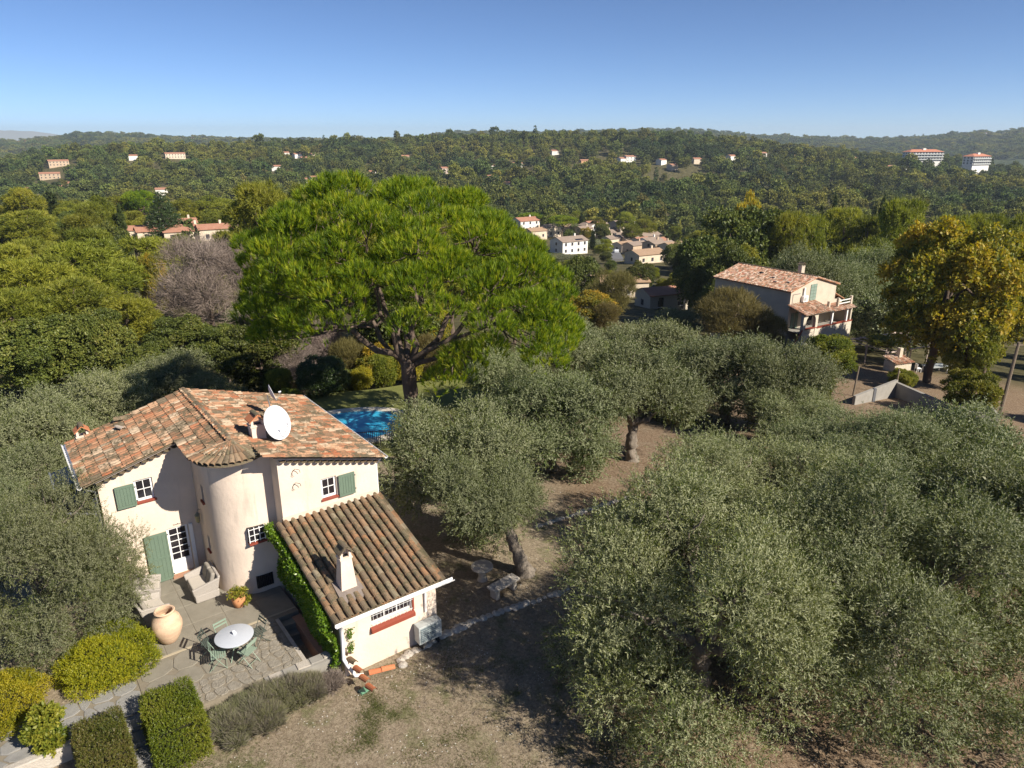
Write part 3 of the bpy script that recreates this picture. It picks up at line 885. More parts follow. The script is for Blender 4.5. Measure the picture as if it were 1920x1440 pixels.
# barred tower window with red sill, and cellar grille
g = MB(HO); g.box(5.45, 6.0, 22.12, 22.26, 2.10, 2.60); bw_ = g.build('barred_window', m_dark, house)
for i in range(3):
    for j in range(2):
        q = MB(HO); q.box(5.475 + i * .175, 5.475 + i * .175 + .15, 22.108, 22.118, 2.13 + j * .235, 2.13 + j * .235 + .21); q.build('pane', m_glass, bw_)
g = MB(HO)
for i in range(4): x = 5.46 + i * .176; g.box(x - .011, x + .011, 22.07, 22.105, 2.08, 2.62)
for z in (2.14, 2.35, 2.57): g.box(5.44, 6.02, 22.06, 22.072, z - .01, z + .01)
g.build('window_bars', m_white, bw_)
g = MB(HO); g.box(5.43, 6.03, 22.03, 22.25, 2.0, 2.07); g.build('sill', m_red, bw_)
g = MB(HO); g.box(5.53, 6.1, 22.17, 22.24, .2, .66); gr = g.build('cellar_grille', m_glass, house)
g = MB(HO)
for i in range(9): x = 5.56 + i * .064; g.box(x, x + .02, 22.14, 22.165, .2, .66)
g.build('grille_bars', m_dark, gr)
# hooks on the right wing
for a_, z_ in ((7.02, 4.55), (7.0, 4.05)):
    g = MB(HO); g.tube([(a_ - .1, 21.44, z_), (a_ - .02, 21.36, z_ + .14), (a_ + .1, 21.3, z_ + .10), (a_ + .14, 21.34, z_ - .02)], .01, 5)
    g.tube([(a_ - .1, 21.44, z_), (a_ - .12, 21.38, z_ - .09), (a_ - .06, 21.38, z_ - .12)], .01, 5); g.build('wall_hook', m_iron, house)

# chimneys with little tile roofs
def chimney(parent, a, b, z0, z1, w, off, cap=True, taper=1.0, mat=None, tilt=0., cover=None):
    mat = mat or m_stucco
    c = MB(off)
    h0, h1 = w / 2, w / 2 * taper
    vs = [(a + sx * h, b + sy * h * .85, z) for h, z in ((h0, z0), (h1, z1)) for sx, sy in ((-1, -1), (1, -1), (1, 1), (-1, 1))]
    c.add(vs, [(0, 1, 5, 4), (1, 2, 6, 5), (2, 3, 7, 6), (3, 0, 4, 7), (4, 5, 6, 7)])
    c.box(a - h1 - .03, a + h1 + .03, b - h1 * .85 - .03, b + h1 * .85 + .03, z1 + .001, z1 + .05)
    ch_ = c.build('chimney', mat, parent)
    p = MB(off)
    for sx in (-1, 1):
        for sy in (-1, 1):
            p.box(a + sx * h1 * .8 - .04, a + sx * h1 * .8 + .04, b + sy * h1 * .6 - .04, b + sy * h1 * .6 + .04, z1 + .051, z1 + .22)
    p.build('chimney_pillar', mat, ch_)
    d = MB(off); d.box(a - h1 * .6, a + h1 * .6, b - h1 * .4, b + h1 * .4, z1 + .051, z1 + .055); d.build('flue', m_dark, ch_)
    for sx in (-1, 1):
        t = MB(off)
        e = Vector((a + sx * (h1 + .06), b, z1 + .19)); k = Vector((a - sx * .0, b, z1 + .42))
        hw = h1 * .95 + .06
        t.add([(e.x, b - hw, e.z), (e.x, b + hw, e.z), (k.x, b + hw, k.z), (k.x, b - hw, k.z), (e.x, b - hw, e.z + .035), (e.x, b + hw, e.z + .035), (k.x, b + hw, k.z + .035), (k.x, b - hw, k.z + .035)],
              [(0, 1, 2, 3), (4, 5, 6, 7), (0, 1, 5, 4), (1, 2, 6, 5), (2, 3, 7, 6), (3, 0, 4, 7)])
        t.tint = .4; t.build('cap_tile', cover or m_tile_red, ch_)
    me = half_tile(.09, 2 * h1 + .16, .02, .8, 1, 6, 'cap_ridge_tile', m_tile_old, .5)
    o = link('cap_ridge_tile', me, ch_); o.location = Vector((a, b - h1 * .95 - .08, z1 + .40)) - Vector(off)
    return ch_
chimney(house, 6.42, 23.05, 4.9, 5.85, .46, HO)
chimney(house, 1.78, 28.95, 3.6, 4.62, .40, HO)
# ------------------------------------------------------------------ annex with lean-to roof
AO = (8.1, 17.3, -.6)
annex = thing('annex', 'low cream annex with mossy barrel tile roof and white gutter', 'annex', W(8.1, 17.3, -.6), TH)
a0, a1, bt, bg_, zt, zg = 6.34, 9.93, 21.42, 17.0, 2.84, 1.60
sa = (zt - zg) / (bt - bg_)
az = lambda a, b: zg + (b - bg_) * sa
wl = MB(AO)
wall_run(wl, (6.5, 17.22), (9.78, 17.22), -1.2, lambda a, b: az(a, b) - .1, [(7.47 - 6.5, 8.9 - 6.5, .82, 1.30)], inward=(0, 1))
wall_run(wl, (6.5, 21.4), (6.5, 17.22), -1.3, lambda a, b: az(a, b) - .1)
wall_run(wl, (9.78, 17.22), (9.78, 21.4), -1.3, lambda a, b: az(a, b) - .1)
wl.build('wall', m_stucco, annex)
rf = MB(AO)
rf.prism([(a0, bg_), (a1, bg_), (a1, bt), (a0, bt)], lambda a, b: az(a, b) - .1, lambda a, b: az(a, b) - .02)
aroof = rf.build('roof', m_tile_old, annex)
# channel tiles between the covers: one corrugated sheet per row of pieces
NCOL, NROW, EXP = 14, 13, .355
pitch = (a1 - a0 - .06) / NCOL
upA = Vector((0, 1, sa)).normalized(); nA = Vector((0, -sa, 1)).normalized()
chn = MB(AO)
rt = random.Random(9)
for i in range(NCOL + 1):
    for j in range(NROW):
        chn.tint = rt.random()
        c0 = Vector((a0 + .03 + i * pitch, bg_ - .03, zg)) + upA * (j * EXP)
        vs = []
        for dy, lift in ((0, .012), (EXP + .03, 0)):
            for k in range(5):
                t = -1 + k / 2
                vs.append(c0 + Vector((t * pitch * .5, 0, 0)) + upA * dy + nA * (lift + .05 * t * t - .012))
        chn.add(vs, [(k, k + 1, 6 + k, 5 + k) for k in range(4)])
setp(chn.build('channel_tiles', m_tile_old, aroof), kind='stuff')
tiles_old = [half_tile(.108, .44, .018, .9, .84, 6, 'roof_tile', m_tile_old, (i + .5) / NT) for i in range(NT)]
CH = (7.14, 18.1)
for i in range(NCOL):
    t0 = rt.random()
    for j in range(NROW):
        p = Vector((a0 + .03 + (i + .5) * pitch, bg_ - .05, zg + .012)) + upA * (j * EXP + rt.uniform(-.01, .01)) + nA * .014
        if abs(p.x - CH[0]) < .40 and -.62 < p.y - CH[1] < .32 and j in (1, 2, 3): continue
        x = (Vector((1, 0, 0)) + upA * rt.uniform(-.03, .03)).normalized(); y = nA.cross(x)
        Mx = Matrix((x, y, nA)).transposed().to_4x4(); Mx.translation = p - Vector(AO)
        t = t0 * .3 + rt.random() * .7
        o = link('roof_tile', tiles_old[int(t * NT) % NT], aroof); o.matrix_basis = Mx
# left verge row laid on edge, mortar flashing at the house wall
for j in range(NROW):
    p = Vector((a0 - .02, bg_ - .05, zg - .03)) + upA * (j * EXP)
    x = Vector((1, 0, .8)).normalized(); y = upA; z = x.cross(y)
    Mx = Matrix((x, y, z)).transposed().to_4x4(); Mx.translation = p - Vector(AO)
    o = link('verge_tile', tiles_old[(j * 7) % NT], aroof); o.matrix_basis = Mx
f_ = MB(AO); f_.add([(a0 + .1, bt - .12, zt + .06), (a1, bt - .12, zt + .06), (a1, bt + .02, zt + .16), (a0 + .1, bt + .02, zt + .16)], [(0, 1, 2, 3)]); f_.build('flashing', m_mortar, aroof)
ch_ = chimney(annex, CH[0], CH[1], 1.6, 2.95, .56, AO, taper=.62, cover=m_tile_old)
f_ = MB(AO); zz = lambda a, b: az(a, b) + .085
f_.prism([(CH[0] - .42, CH[1] - .62), (CH[0] + .42, CH[1] - .62), (CH[0] + .38, CH[1] + .3), (CH[0] - .38, CH[1] + .3)], lambda a, b: az(a, b) - .02, zz); f_.build('chimney_flashing', M('sooty_mortar', [(.13, .11, .10), (.30, .25, .22)], 7, .95, .4, 30), ch_)
g = MB(AO); half_gutter(g, (a0 - .12, bg_ - .10, zg - .03), (a1 + .35, bg_ - .10, zg - .03), .085); g.build('gutter', m_pvc, annex)
g = MB(AO)
g.tube([(6.42, bg_ - .1, zg - .08), (6.42, bg_ + .02, zg - .28), (6.46, 17.13, 1.1), (6.46, 17.13, .15), (6.52, 17.05, -.05), (6.72, 16.98, -.5), (6.95, 16.9, -.53)], .058, 10); autosmooth(g.build('downpipe', m_pvc, annex), 60)
g = MB(AO); g.tube([(9.35, 17.2 - .05, zg - .1), (9.35, 17.17, .55)], .04, 8); g.build('pipe', m_pvc, annex)
# wide barred window
bw_ = window(annex, 7.47, 8.9, .82, 1.30, 17.22, 3, 1, off=AO, sill=False, inset=.1, fr=.05)
g = MB(AO)
for i in range(11): x = 7.53 + i * .131; g.tube([(x, 17.18, .80), (x, 17.18, 1.3)], .006, 5)
for z in (.88, 1.2): g.tube([(7.47, 17.17, z), (8.9, 17.17, z)], .006, 5)
g.build('window_bars', m_white, bw_)
s_ = MB(AO); s_.add([(7.43, 17.2, .80), (8.94, 17.2, .80), (8.94, 17.08, .74), (7.43, 17.08, .74), (7.43, 17.2, .58), (8.94, 17.2, .58), (8.94, 17.08, .62), (7.43, 17.08, .62)],
    [(0, 3, 2, 1), (3, 7, 6, 2), (4, 5, 6, 7), (0, 4, 7, 3), (1, 2, 6, 5)]); s_.build('sill', m_red, bw_)
s_ = MB(AO); s_.box(8.9, 8.96, 17.19, 17.24, .8, 1.32); s_.build('red_reveal', m_red, bw_)

# air conditioner against the annex
ac = thing('air_conditioner', 'pale grey air conditioning unit at the right end of the annex wall', 'air conditioner', W(9.3, 16.98, -.42), TH)
g = MB(); g.box(-.42, .42, -.17, .17, .08, .72); bevel(g.build('casing', m_acgrey, ac), .02)
g = MB(); g.box(-.36, .2, -.185, -.172, .14, .66); gr = g.build('grille', M('blue_grey_grille', (.16, .20, .22), rough=.5), ac)
g = MB()
for k in range(7): g.box(-.35, .19, -.192, -.186, .17 + k * .07, .18 + k * .07)
g.build('grille_slat', m_acgrey, gr)
for x in (-.3, .3):
    g = MB(); g.box(x - .03, x + .03, -.15, .15, -.14, .08); g.build('foot', m_dark, ac)

# satellite dishes
def dish(name, label, loc, face, w, h, mast, seed):
    d = Vector(face).normalized()
    root = thing(name, label, 'satellite dish', loc)
    mb = MB(); n = 36
    q = d.to_track_quat('Z', 'Y').to_matrix()
    vs = []
    for layer in (0, 1):
        for i in range(6):
            rr_ = i / 5
            for k in range(n):
                a = 2 * math.pi * k / n
                vs.append(q @ Vector((math.cos(a) * rr_ * w / 2, math.sin(a) * rr_ * h / 2, .16 * rr_ * rr_ * w - .012 * layer)) + Vector((0, 0, mast)))
    m = 6 * n
    fs = [(i * n + k, i * n + (k + 1) % n, (i + 1) * n + (k + 1) % n, (i + 1) * n + k) for i in range(5) for k in range(n)]
    fs += [tuple(m + t for t in f)[::-1] for f in fs]
    fs += [(5 * n + k, m + 5 * n + k, m + 5 * n + (k + 1) % n, 5 * n + (k + 1) % n) for k in range(n)]
    mb.add(vs, fs)
    autosmooth(mb.build('reflector', m_dish, root), 40)
    p = MB(); c = Vector((0, 0, mast)) - d * .12
    p.tube([(-.0, 0, -.1), (c.x, c.y, mast - .05), c], .025, 8); p.build('mast', m_zinc, root)
    p = MB(); tip = q @ Vector((0, -h * .12, w * .62)) + Vector((0, 0, mast)); st = q @ Vector((0, -h * .47, .12 * w)) + Vector((0, 0, mast))
    p.tube([st, tip], .012, 6); p.build('feed_arm', m_zinc, root)
    p = MB(); p.tube([tip, tip + q @ Vector((0, .02, -.09))], .03, 8); p.build('receiver_head', m_dish, root)
    return root
dish('satellite_dish', 'large white satellite dish beside the chimney on the farmhouse roof', W(6.93, 22.75, roof_z(6.93)), (.86, -.46, .38), 1.08, 1.2, .64, 1)
dish('satellite_dish', 'small white satellite dish seen edge-on near the back of the roof', W(7.75, 25.5, roof_z(7.75)), (.80, .42, .3), .62, .7, .95, 2)

# ------------------------------------------------------------------ things on the terrace
def armchair(name, label, a, b, rot, w, group=None, cushions=1):
    """wicker seat; faces local +x; w is its width along y"""
    t = thing(name, label, 'armchair', W(a, b, .012), TH + rot, group)
    D = .82
    g = MB()
    def shell(mb, x0, x1, y0, y1, z0, z1, flare=.03):
        vs = [(x, y, z) for z, f_ in ((z0, 0), (z1, flare)) for x, y in ((x0 - f_, y0 - f_), (x1 + f_, y0 - f_), (x1 + f_, y1 + f_), (x0 - f_, y1 + f_))]
        mb.add(vs, [(3, 2, 1, 0), (4, 5, 6, 7), (0, 1, 5, 4), (1, 2, 6, 5), (2, 3, 7, 6), (3, 0, 4, 7)])
    shell(g, -D / 2, D / 2 - .05, -w / 2, w / 2, .0, .30, .015); bevel(g.build('base', m_wicker, t), .03)
    for s_ in (-1, 1):
        g = MB(); y = s_ * (w / 2 - .04)
        vs = []
        for yy in (y - .05, y + .05):
            vs += [(-D / 2 + .02, yy, .28), (D / 2 - .02, yy, .28), (D / 2 + .03, yy + s_ * .04, .56), (-D / 2 - .06, yy + s_ * .04, .74)]
        g.add(vs, [(0, 1, 2, 3), (7, 6, 5, 4), (0, 4, 5, 1), (1, 5, 6, 2), (2, 6, 7, 3), (3, 7, 4, 0)]); bevel(g.build('arm', m_wicker, t), .025)
    g = MB()
    g.add([(-D / 2 + .02, -w / 2, .26), (-D / 2 + .12, -w / 2, .26), (-D / 2 + .12, w / 2, .26), (-D / 2 + .02, w / 2, .26),
           (-D / 2 - .10, -w / 2 - .03, .80), (-D / 2 - .01, -w / 2 - .03, .80), (-D / 2 - .01, w / 2 + .03, .80), (-D / 2 - .10, w / 2 + .03, .80)],
          [(3, 2, 1, 0), (4, 5, 6, 7), (0, 1, 5, 4), (1, 2, 6, 5), (2, 3, 7, 6), (3, 0, 4, 7)])
    bevel(g.build('backrest', m_wicker, t), .03)
    g = MB(); g.box(-D / 2 + .13, D / 2 - .04, -w / 2 + .1, w / 2 - .1, .305, .43); bevel(g.build('seat_cushion', m_seat, t), .045, 3)
    for k in range(cushions):
        cw = (w - .2) / cushions; y0 = -w / 2 + .1 + k * cw
        g = MB(); Mx = Matrix.Translation((-D / 2 + .20, 0, .44)) @ Matrix.Rotation(R(-16), 4, 'Y')
        g.box(-.07, .08, y0 + .01, y0 + cw - .01, 0, .46, Mx); bevel(g.build('back_cushion', m_cushion, t), .06, 3)
    return t
armchair('wicker_loveseat', 'pale wicker loveseat with two dark back cushions against the round tower', 4.0, 23.4, math.pi, 1.16, cushions=2)
armchair('wicker_armchair', 'grey wicker armchair nearest the green door shutter', 2.42, 24.15, R(-12), .92)
armchair('wicker_armchair', 'grey wicker armchair between the olive foliage and the big clay jar', 2.3, 22.95, R(8), .92)

# big clay jar
jar = thing('clay_jar', 'tall pale clay oil jar standing on the terrace', 'jar', W(2.47, 21.38, .012), .3)
g = MB(); g.lathe([(.0, 0), (.20, 0), (.25, .05), (.36, .25), (.445, .5), (.455, .65), (.40, .85), (.30, .98), (.255, 1.03), (.255, 1.06), (.30, 1.09), (.305, 1.12), (.275, 1.145), (.235, 1.13), (.22, 1.05), (.26, .98), (.34, .8), (.1, .6), (0, .6)], 36)
autosmooth(g.build('body', m_jar, jar), 50)
g = MB(); g.lathe([(.256, 1.02), (.272, 1.045), (.256, 1.07)], 36); autosmooth(g.build('neck_ring', m_jar, jar), 60)

# flower pot
pot = thing('flower_pot', 'orange terracotta pot with a leafy plant at the foot of the tower', 'plant pot', W(4.78, 21.85, .012))
g = MB(); g.lathe([(0, 0), (.13, 0), (.15, .02), (.215, .2), (.225, .3), (.19, .42), (.165, .46), (.205, .5), (.205, .53), (.165, .535), (.15, .47), (.15, .44), (0, .44)], 28)
autosmooth(g.build('body', m_pot, pot), 50)

# table and cup
tab = thing('round_table', 'round pale grey metal garden table', 'table', W(3.97, 19.42, .012), .4)
g = MB(); g.lathe([(0, .70), (.55, .70), (.565, .71), (.565, .722), (.55, .73), (0, .73)], 48); autosmooth(g.build('table_top', m_table, tab), 30)
for k in range(3):
    a = 2 * math.pi * k / 3
    g = MB(); g.tube([(math.cos(a) * .06, math.sin(a) * .06, .70), (math.cos(a) * .10, math.sin(a) * .10, .35), (math.cos(a) * .36, math.sin(a) * .36, .0)], .016, 6); g.build('leg', m_chair, tab)
g = MB(); g.lathe([(.1, .33), (.115, .34), (.1, .35)], 16); g.build('ring', m_chair, tab)
cup = thing('white_cup', 'small white cup on the round table', 'cup', W(3.99, 19.47, .744))
g = MB(); g.lathe([(0, 0), (.035, 0), (.045, .02), (.05, .1), (.046, .1), (.04, .02), (0, .015)], 18); autosmooth(g.build('body', m_white, cup), 50)
g = MB(); g.tube([(.047, 0, .08), (.08, 0, .07), (.078, 0, .035), (.045, 0, .03)], .007, 6); g.build('handle', m_white, cup)

def folding_chair(label, a, b, rot, mat=None):
    mat = mat or m_chair
    t = thing('folding_chair', label, 'chair', W(a, b, .012), TH + rot, 'folding chairs round the grey table')
    for s_ in (-1, 1):                                   # crossing flat-bar legs, front is +x
        g = MB(); y = s_ * .20; g.tube([(.24, y, 0), (-.02, y, .42), (-.20, y, .82)], .011, 6); g.build('leg', mat, t)
        g = MB(); y = s_ * .175; g.tube([(-.26, y, 0), (.19, y, .44)], .011, 6); g.build('leg', mat, t)
    for x in (-.16, .22): 
        g = MB(); g.tube([(x + .02, -.2, .06), (x + .02, .2, .06)], .008, 5); g.build('stretcher', mat, t)
    for k in range(7):
        x = -.17 + k * .062
        g = MB(); g.box(x, x + .045, -.205, .205, .436, .45); g.build('seat_slat', mat, t)
    for k in range(2):
        z = .68 + k * .09; x = -.148 - (z - .68) * .42
        g = MB(); g.box(x - .008, x + .008, -.215, .215, z, z + .06); g.build('back_slat', mat, t)
    return t
tx, ty = 3.97, 19.42
def chair_at(label, ang, dist, turn=0, mat=None):
    a = tx + math.cos(R(ang)) * dist; b = ty + math.sin(R(ang)) * dist
    folding_chair(label, a, b, R(ang + 180 + turn), mat)
m_chair_dark = M('dark_green_metal', [(.05, .065, .055), (.09, .11, .095)], 9, .5)
chair_at('pale green folding chair drawn up on the near left side of the table', 196, .62, -28)
chair_at('green folding chair half under the table on its near right side', 290, .60, 10)
chair_at('green folding chair behind the table towards the house', 104, .66)
chair_at('dark folding chair behind the table towards the clay jar', 141, .86, 10, m_chair_dark)
chair_at('dark folding chair at the right end of the table', 12, .78, 0, m_chair_dark)

# ------------------------------------------------------------------ bits on the dry grass
vb = thing('valve_box', 'green plastic valve box lid in the dry grass', 'valve box', W(6.76, 16.35, -.6), TH + .15)
g = MB(); g.box(-.21, .21, -.11, .11, -.02, .05); bevel(g.build('lid', M('green_plastic', [(.10, .24, .15), (.15, .32, .21)], 8, .5), vb), .02)
g = MB(); g.box(-.23, .23, -.13, .13, -.06, .015); g.build('rim', m_green, vb)
tl = thing('tile_drain', 'line of old barrel tiles laid down the bank beside the downpipe', 'tile drain', W(6.62, 17.6, -.2), TH)
tred = [half_tile(.105, .42, .018, .9, .86, 6, 'drain_tile', m_tile_red, t) for t in (.2, .6)]
told = half_tile(.105, .42, .018, .9, .86, 6, 'drain_tile', m_tile_old, .55)
for k in range(5):
    o = link('drain_tile', told if k < 2 else tred[k % 2], tl)
    o.location = (.03 * k, -.34 * k - .1, .30 - .105 * k - .0); o.rotation_euler = (R(17), 0, R(-175))
tl = thing('tile_drain', 'orange channel tiles lying at the foot of the white downpipe', 'tile drain', W(7.05, 16.9, -.58), TH)
for k in range(2):
    o = link('drain_tile', tred[k], tl); o.location = (.05 + .38 * k, -.06 - .10 * k, .05); o.rotation_euler = (0, 0, R(-104))
rk = thing('boulder', 'pale boulder in the grass by the annex corner', 'boulder', W(8.15, 16.6, -.62), .4, scale=(.17, .14, .14)); link('rock', peb[2], rk)
bench = thing('stone_bench', 'stone slab bench in dappled shade beneath the olive tree', 'bench', W(12.9, 17.75, -.6), TH + .12)
g = MB(); g.box(-.62, .62, -.23, .23, .38, .47); bevel(g.build('seat', m_stone, bench), .02)
for x in (-.42, .42):
    g = MB(); g.box(x - .09, x + .09, -.18, .18, 0, .38); bevel(g.build('leg', m_stone, bench), .03)
tbl = thing('stone_table', 'weathered round stone table under the olive tree', 'stone table', W(12.75, 18.9, -.62), .2)
g = MB(); g.lathe([(0, .55), (.4, .55), (.42, .58), (.40, .64), (0, .65)], 20); autosmooth(g.build('table_top', m_stone, tbl), 40)
g = MB(); g.lathe([(.2, 0), (.14, .2), (.18, .55)], 12); g.build('pedestal', m_stone, tbl)
# ------------------------------------------------------------------ foliage
def unit(v): return v / np.maximum(np.linalg.norm(v, axis=-1, keepdims=True), 1e-9)
def leaf_cloud(rng, pos, dirs, k, L, ll, lw, ang=(.5, 1.1), twist=.8, tri=False, tint=None, bow=.45):
    """k leaf blades along each twig that starts at pos and points along dirs"""
    n = len(pos)
    Z = unit(dirs); X = unit(np.cross(Z, unit(rng.normal(size=(n, 3))))); Y = np.cross(Z, X)
    t = (np.arange(k)[None] + rng.random((n, k))) / k
    az = np.arange(k)[None] * 2.4 + rng.random((n, 1)) * 6.28 + rng.normal(0, .3, (n, k))
    an = rng.uniform(*ang, (n, k))
    ca, sa_ = np.cos(az)[..., None], np.sin(az)[..., None]
    B = pos[:, None] + Z[:, None] * (t * L)[..., None]
    rd = X[:, None] * ca + Y[:, None] * sa_
    D = Z[:, None] * np.cos(an)[..., None] + rd * np.sin(an)[..., None]
    Sd = -X[:, None] * sa_ + Y[:, None] * ca
    N = np.cross(D, Sd)
    tw = rng.uniform(-twist, twist, (n, k))[..., None]
    Sd = Sd * np.cos(tw) + N * np.sin(tw)
    ln = (ll * rng.uniform(.7, 1.25, (n, k)))[..., None]; w = (lw * rng.uniform(.8, 1.2, (n, k)))[..., None] / 2
    if tri: P = np.stack([B - Sd * w, B + Sd * w, B + D * ln], 2); m = 3
    else: P = np.stack([B, B + D * ln * bow + Sd * w, B + D * ln, B + D * ln * bow - Sd * w], 2); m = 4
    V = P.reshape(-1, 3)
    F = np.arange(n * k * m).reshape(-1, m)
    if tint is None: tint = rng.random(n)
    T = np.clip(tint[:, None] + rng.normal(0, .12, (n, k)), 0, 1)
    return V, F, np.repeat(T.reshape(-1), m)

def sample_lobes(rng, lobes, n, inner=.35, up=.25, cut=.78, jit=.35, down=.35):
    """points on the outer skin of a heap of ellipsoids, with outward directions and a per-lobe shade of leaf"""
    lobes = np.asarray(lobes, float)
    P, D, T = [], [], []
    got = 0
    lt = rng.random(len(lobes))
    wgt = lobes[:, 3] ** 2; wgt = wgt / wgt.sum()
    while got < n:
        i = rng.choice(len(lobes), n, p=wgt)
        d = unit(rng.normal(size=(n, 3)))
        flip = (d[:, 2] < 0) & (rng.random(n) > down); d[flip, 2] *= -1
        rr = 1 - inner * rng.random(n) ** 2 + rng.normal(0, .05, n)
        sc = np.stack([lobes[i, 3], lobes[i, 3], lobes[i, 4]], 1)
        p = lobes[i, :3] + d * sc * rr[:, None]
        q = (p[:, None] - lobes[None, :, :3]) / np.stack([lobes[:, 3], lobes[:, 3], lobes[:, 4]], 1)[None]
        dist = np.linalg.norm(q, axis=2); dist[np.arange(n), i] = 9
        keep = (dist.min(1) > cut) | (rng.random(n) < .12)
        P.append(p[keep]); D.append(unit(d[keep] + np.array([0, 0, up]) + rng.normal(0, jit, (keep.sum(), 3)))); T.append(lt[i[keep]])
        got += keep.sum()
    return np.concatenate(P)[:n], np.concatenate(D)[:n], np.concatenate(T)[:n]

def tw_mesh(name, parts, mat):
    Vs, Fs, Ts, o = [], [], [], 0
    for V, F, T in parts:
        Vs.append(V); Fs.append(F + o); Ts.append(T); o += len(V)
    return np_mesh(name, np.concatenate(Vs), np.concatenate(Fs), mat, np.concatenate(Ts))

def limb(mb, p, q, r0, r1, rnd, n=7, bend=.12, seg=4, sag=0.):
    p = Vector(p); q = Vector(q); L = (q - p).length
    pts, rs = [], []
    for i in range(seg + 1):
        t = i / seg
        w = math.sin(math.pi * t) * L * bend
        pts.append(p.lerp(q, t) + Vector((rnd.uniform(-1, 1) * w, rnd.uniform(-1, 1) * w, rnd.uniform(-.5, .5) * w - sag * math.sin(math.pi * t) * L)))
        rs.append(r0 + (r1 - r0) * t)
    mb.tube(pts, rs, n, lump=.25, rng=rnd)
    return pts

# leaf colours
m_olive = leaf_mat('olive_leaf', [(.050, .078, .018), (.095, .126, .031), (.152, .178, .050), (.235, .243, .090)], back=(.225, .24, .135), trans=.22, rough=.5, spec=.25, vary=.2)
m_pineg = leaf_mat('stone_pine_needle', [(.055, .100, .008), (.150, .220, .012), (.265, .335, .016), (.41, .41, .030)], trans=.40, rough=.5, vary=.05)
m_aleppo = leaf_mat('aleppo_pine_needle', [(.115, .132, .017), (.185, .200, .023), (.255, .262, .030), (.32, .295, .046)], trans=.35, rough=.55, vary=.22)
m_oak = leaf_mat('evergreen_oak_leaf', [(.050, .068, .014), (.088, .112, .021), (.135, .155, .030), (.19, .185, .042)], trans=.22, rough=.5, vary=.25)
m_lime = leaf_mat('yellow_green_leaf', [(.085, .115, .014), (.150, .175, .020), (.225, .23, .028), (.33, .29, .042)], trans=.35, rough=.5, vary=.15)
m_autumn = leaf_mat('autumn_leaf', [(.075, .105, .018), (.18, .18, .022), (.35, .275, .026), (.50, .32, .034)], trans=.35, rough=.55, vary=.12)
m_yellow = leaf_mat('yellow_leaf', [(.16, .16, .015), (.30, .26, .02), (.46, .36, .03)], trans=.35, rough=.5, vary=.1)
m_cypr = leaf_mat('cypress_leaf', [(.032, .050, .014), (.055, .078, .020), (.088, .108, .028)], trans=.1, rough=.6, vary=.2)
m_twig = leaf_mat('grey_twig', [(.16, .125, .105), (.24, .19, .165), (.32, .265, .235)], trans=0, rough=.9, spec=.1, vary=.1)
m_feath = leaf_mat('tamarisk_spray', [(.10, .085, .030), (.155, .13, .045), (.20, .165, .06)], trans=.25, rough=.7, vary=.1)
m_hedge = leaf_mat('box_leaf', [(.065, .100, .012), (.115, .160, .014), (.180, .215, .018), (.20, .20, .03)], trans=.3, rough=.45, vary=.06)
m_bushy = leaf_mat('golden_shrub_leaf', [(.13, .155, .012), (.25, .25, .014), (.36, .32, .018), (.42, .34, .024)], trans=.35, rough=.5, vary=.08)
m_ivy = leaf_mat('ivy_leaf', [(.06, .115, .012), (.11, .185, .016), (.17, .25, .020), (.23, .29, .026)], trans=.35, rough=.35, spec=.5, vary=.05)
m_lav = leaf_mat('lavender_stem', [(.15, .125, .105), (.20, .18, .14), (.20, .21, .085), (.24, .21, .185)], trans=.1, rough=.8, vary=.1)
m_deepg = leaf_mat('glossy_shrub_leaf', [(.030, .055, .016), (.055, .088, .024), (.088, .125, .036)], trans=.22, rough=.4, spec=.5, vary=.1)
KMAT = dict(olive=m_olive, pine=m_aleppo, umbrella=m_pineg, oak=m_oak, cypress=m_cypr, cedar=m_deepg, bare=m_twig, autumn=m_autumn, lime=m_lime, feather=m_feath, shrub=m_olive)

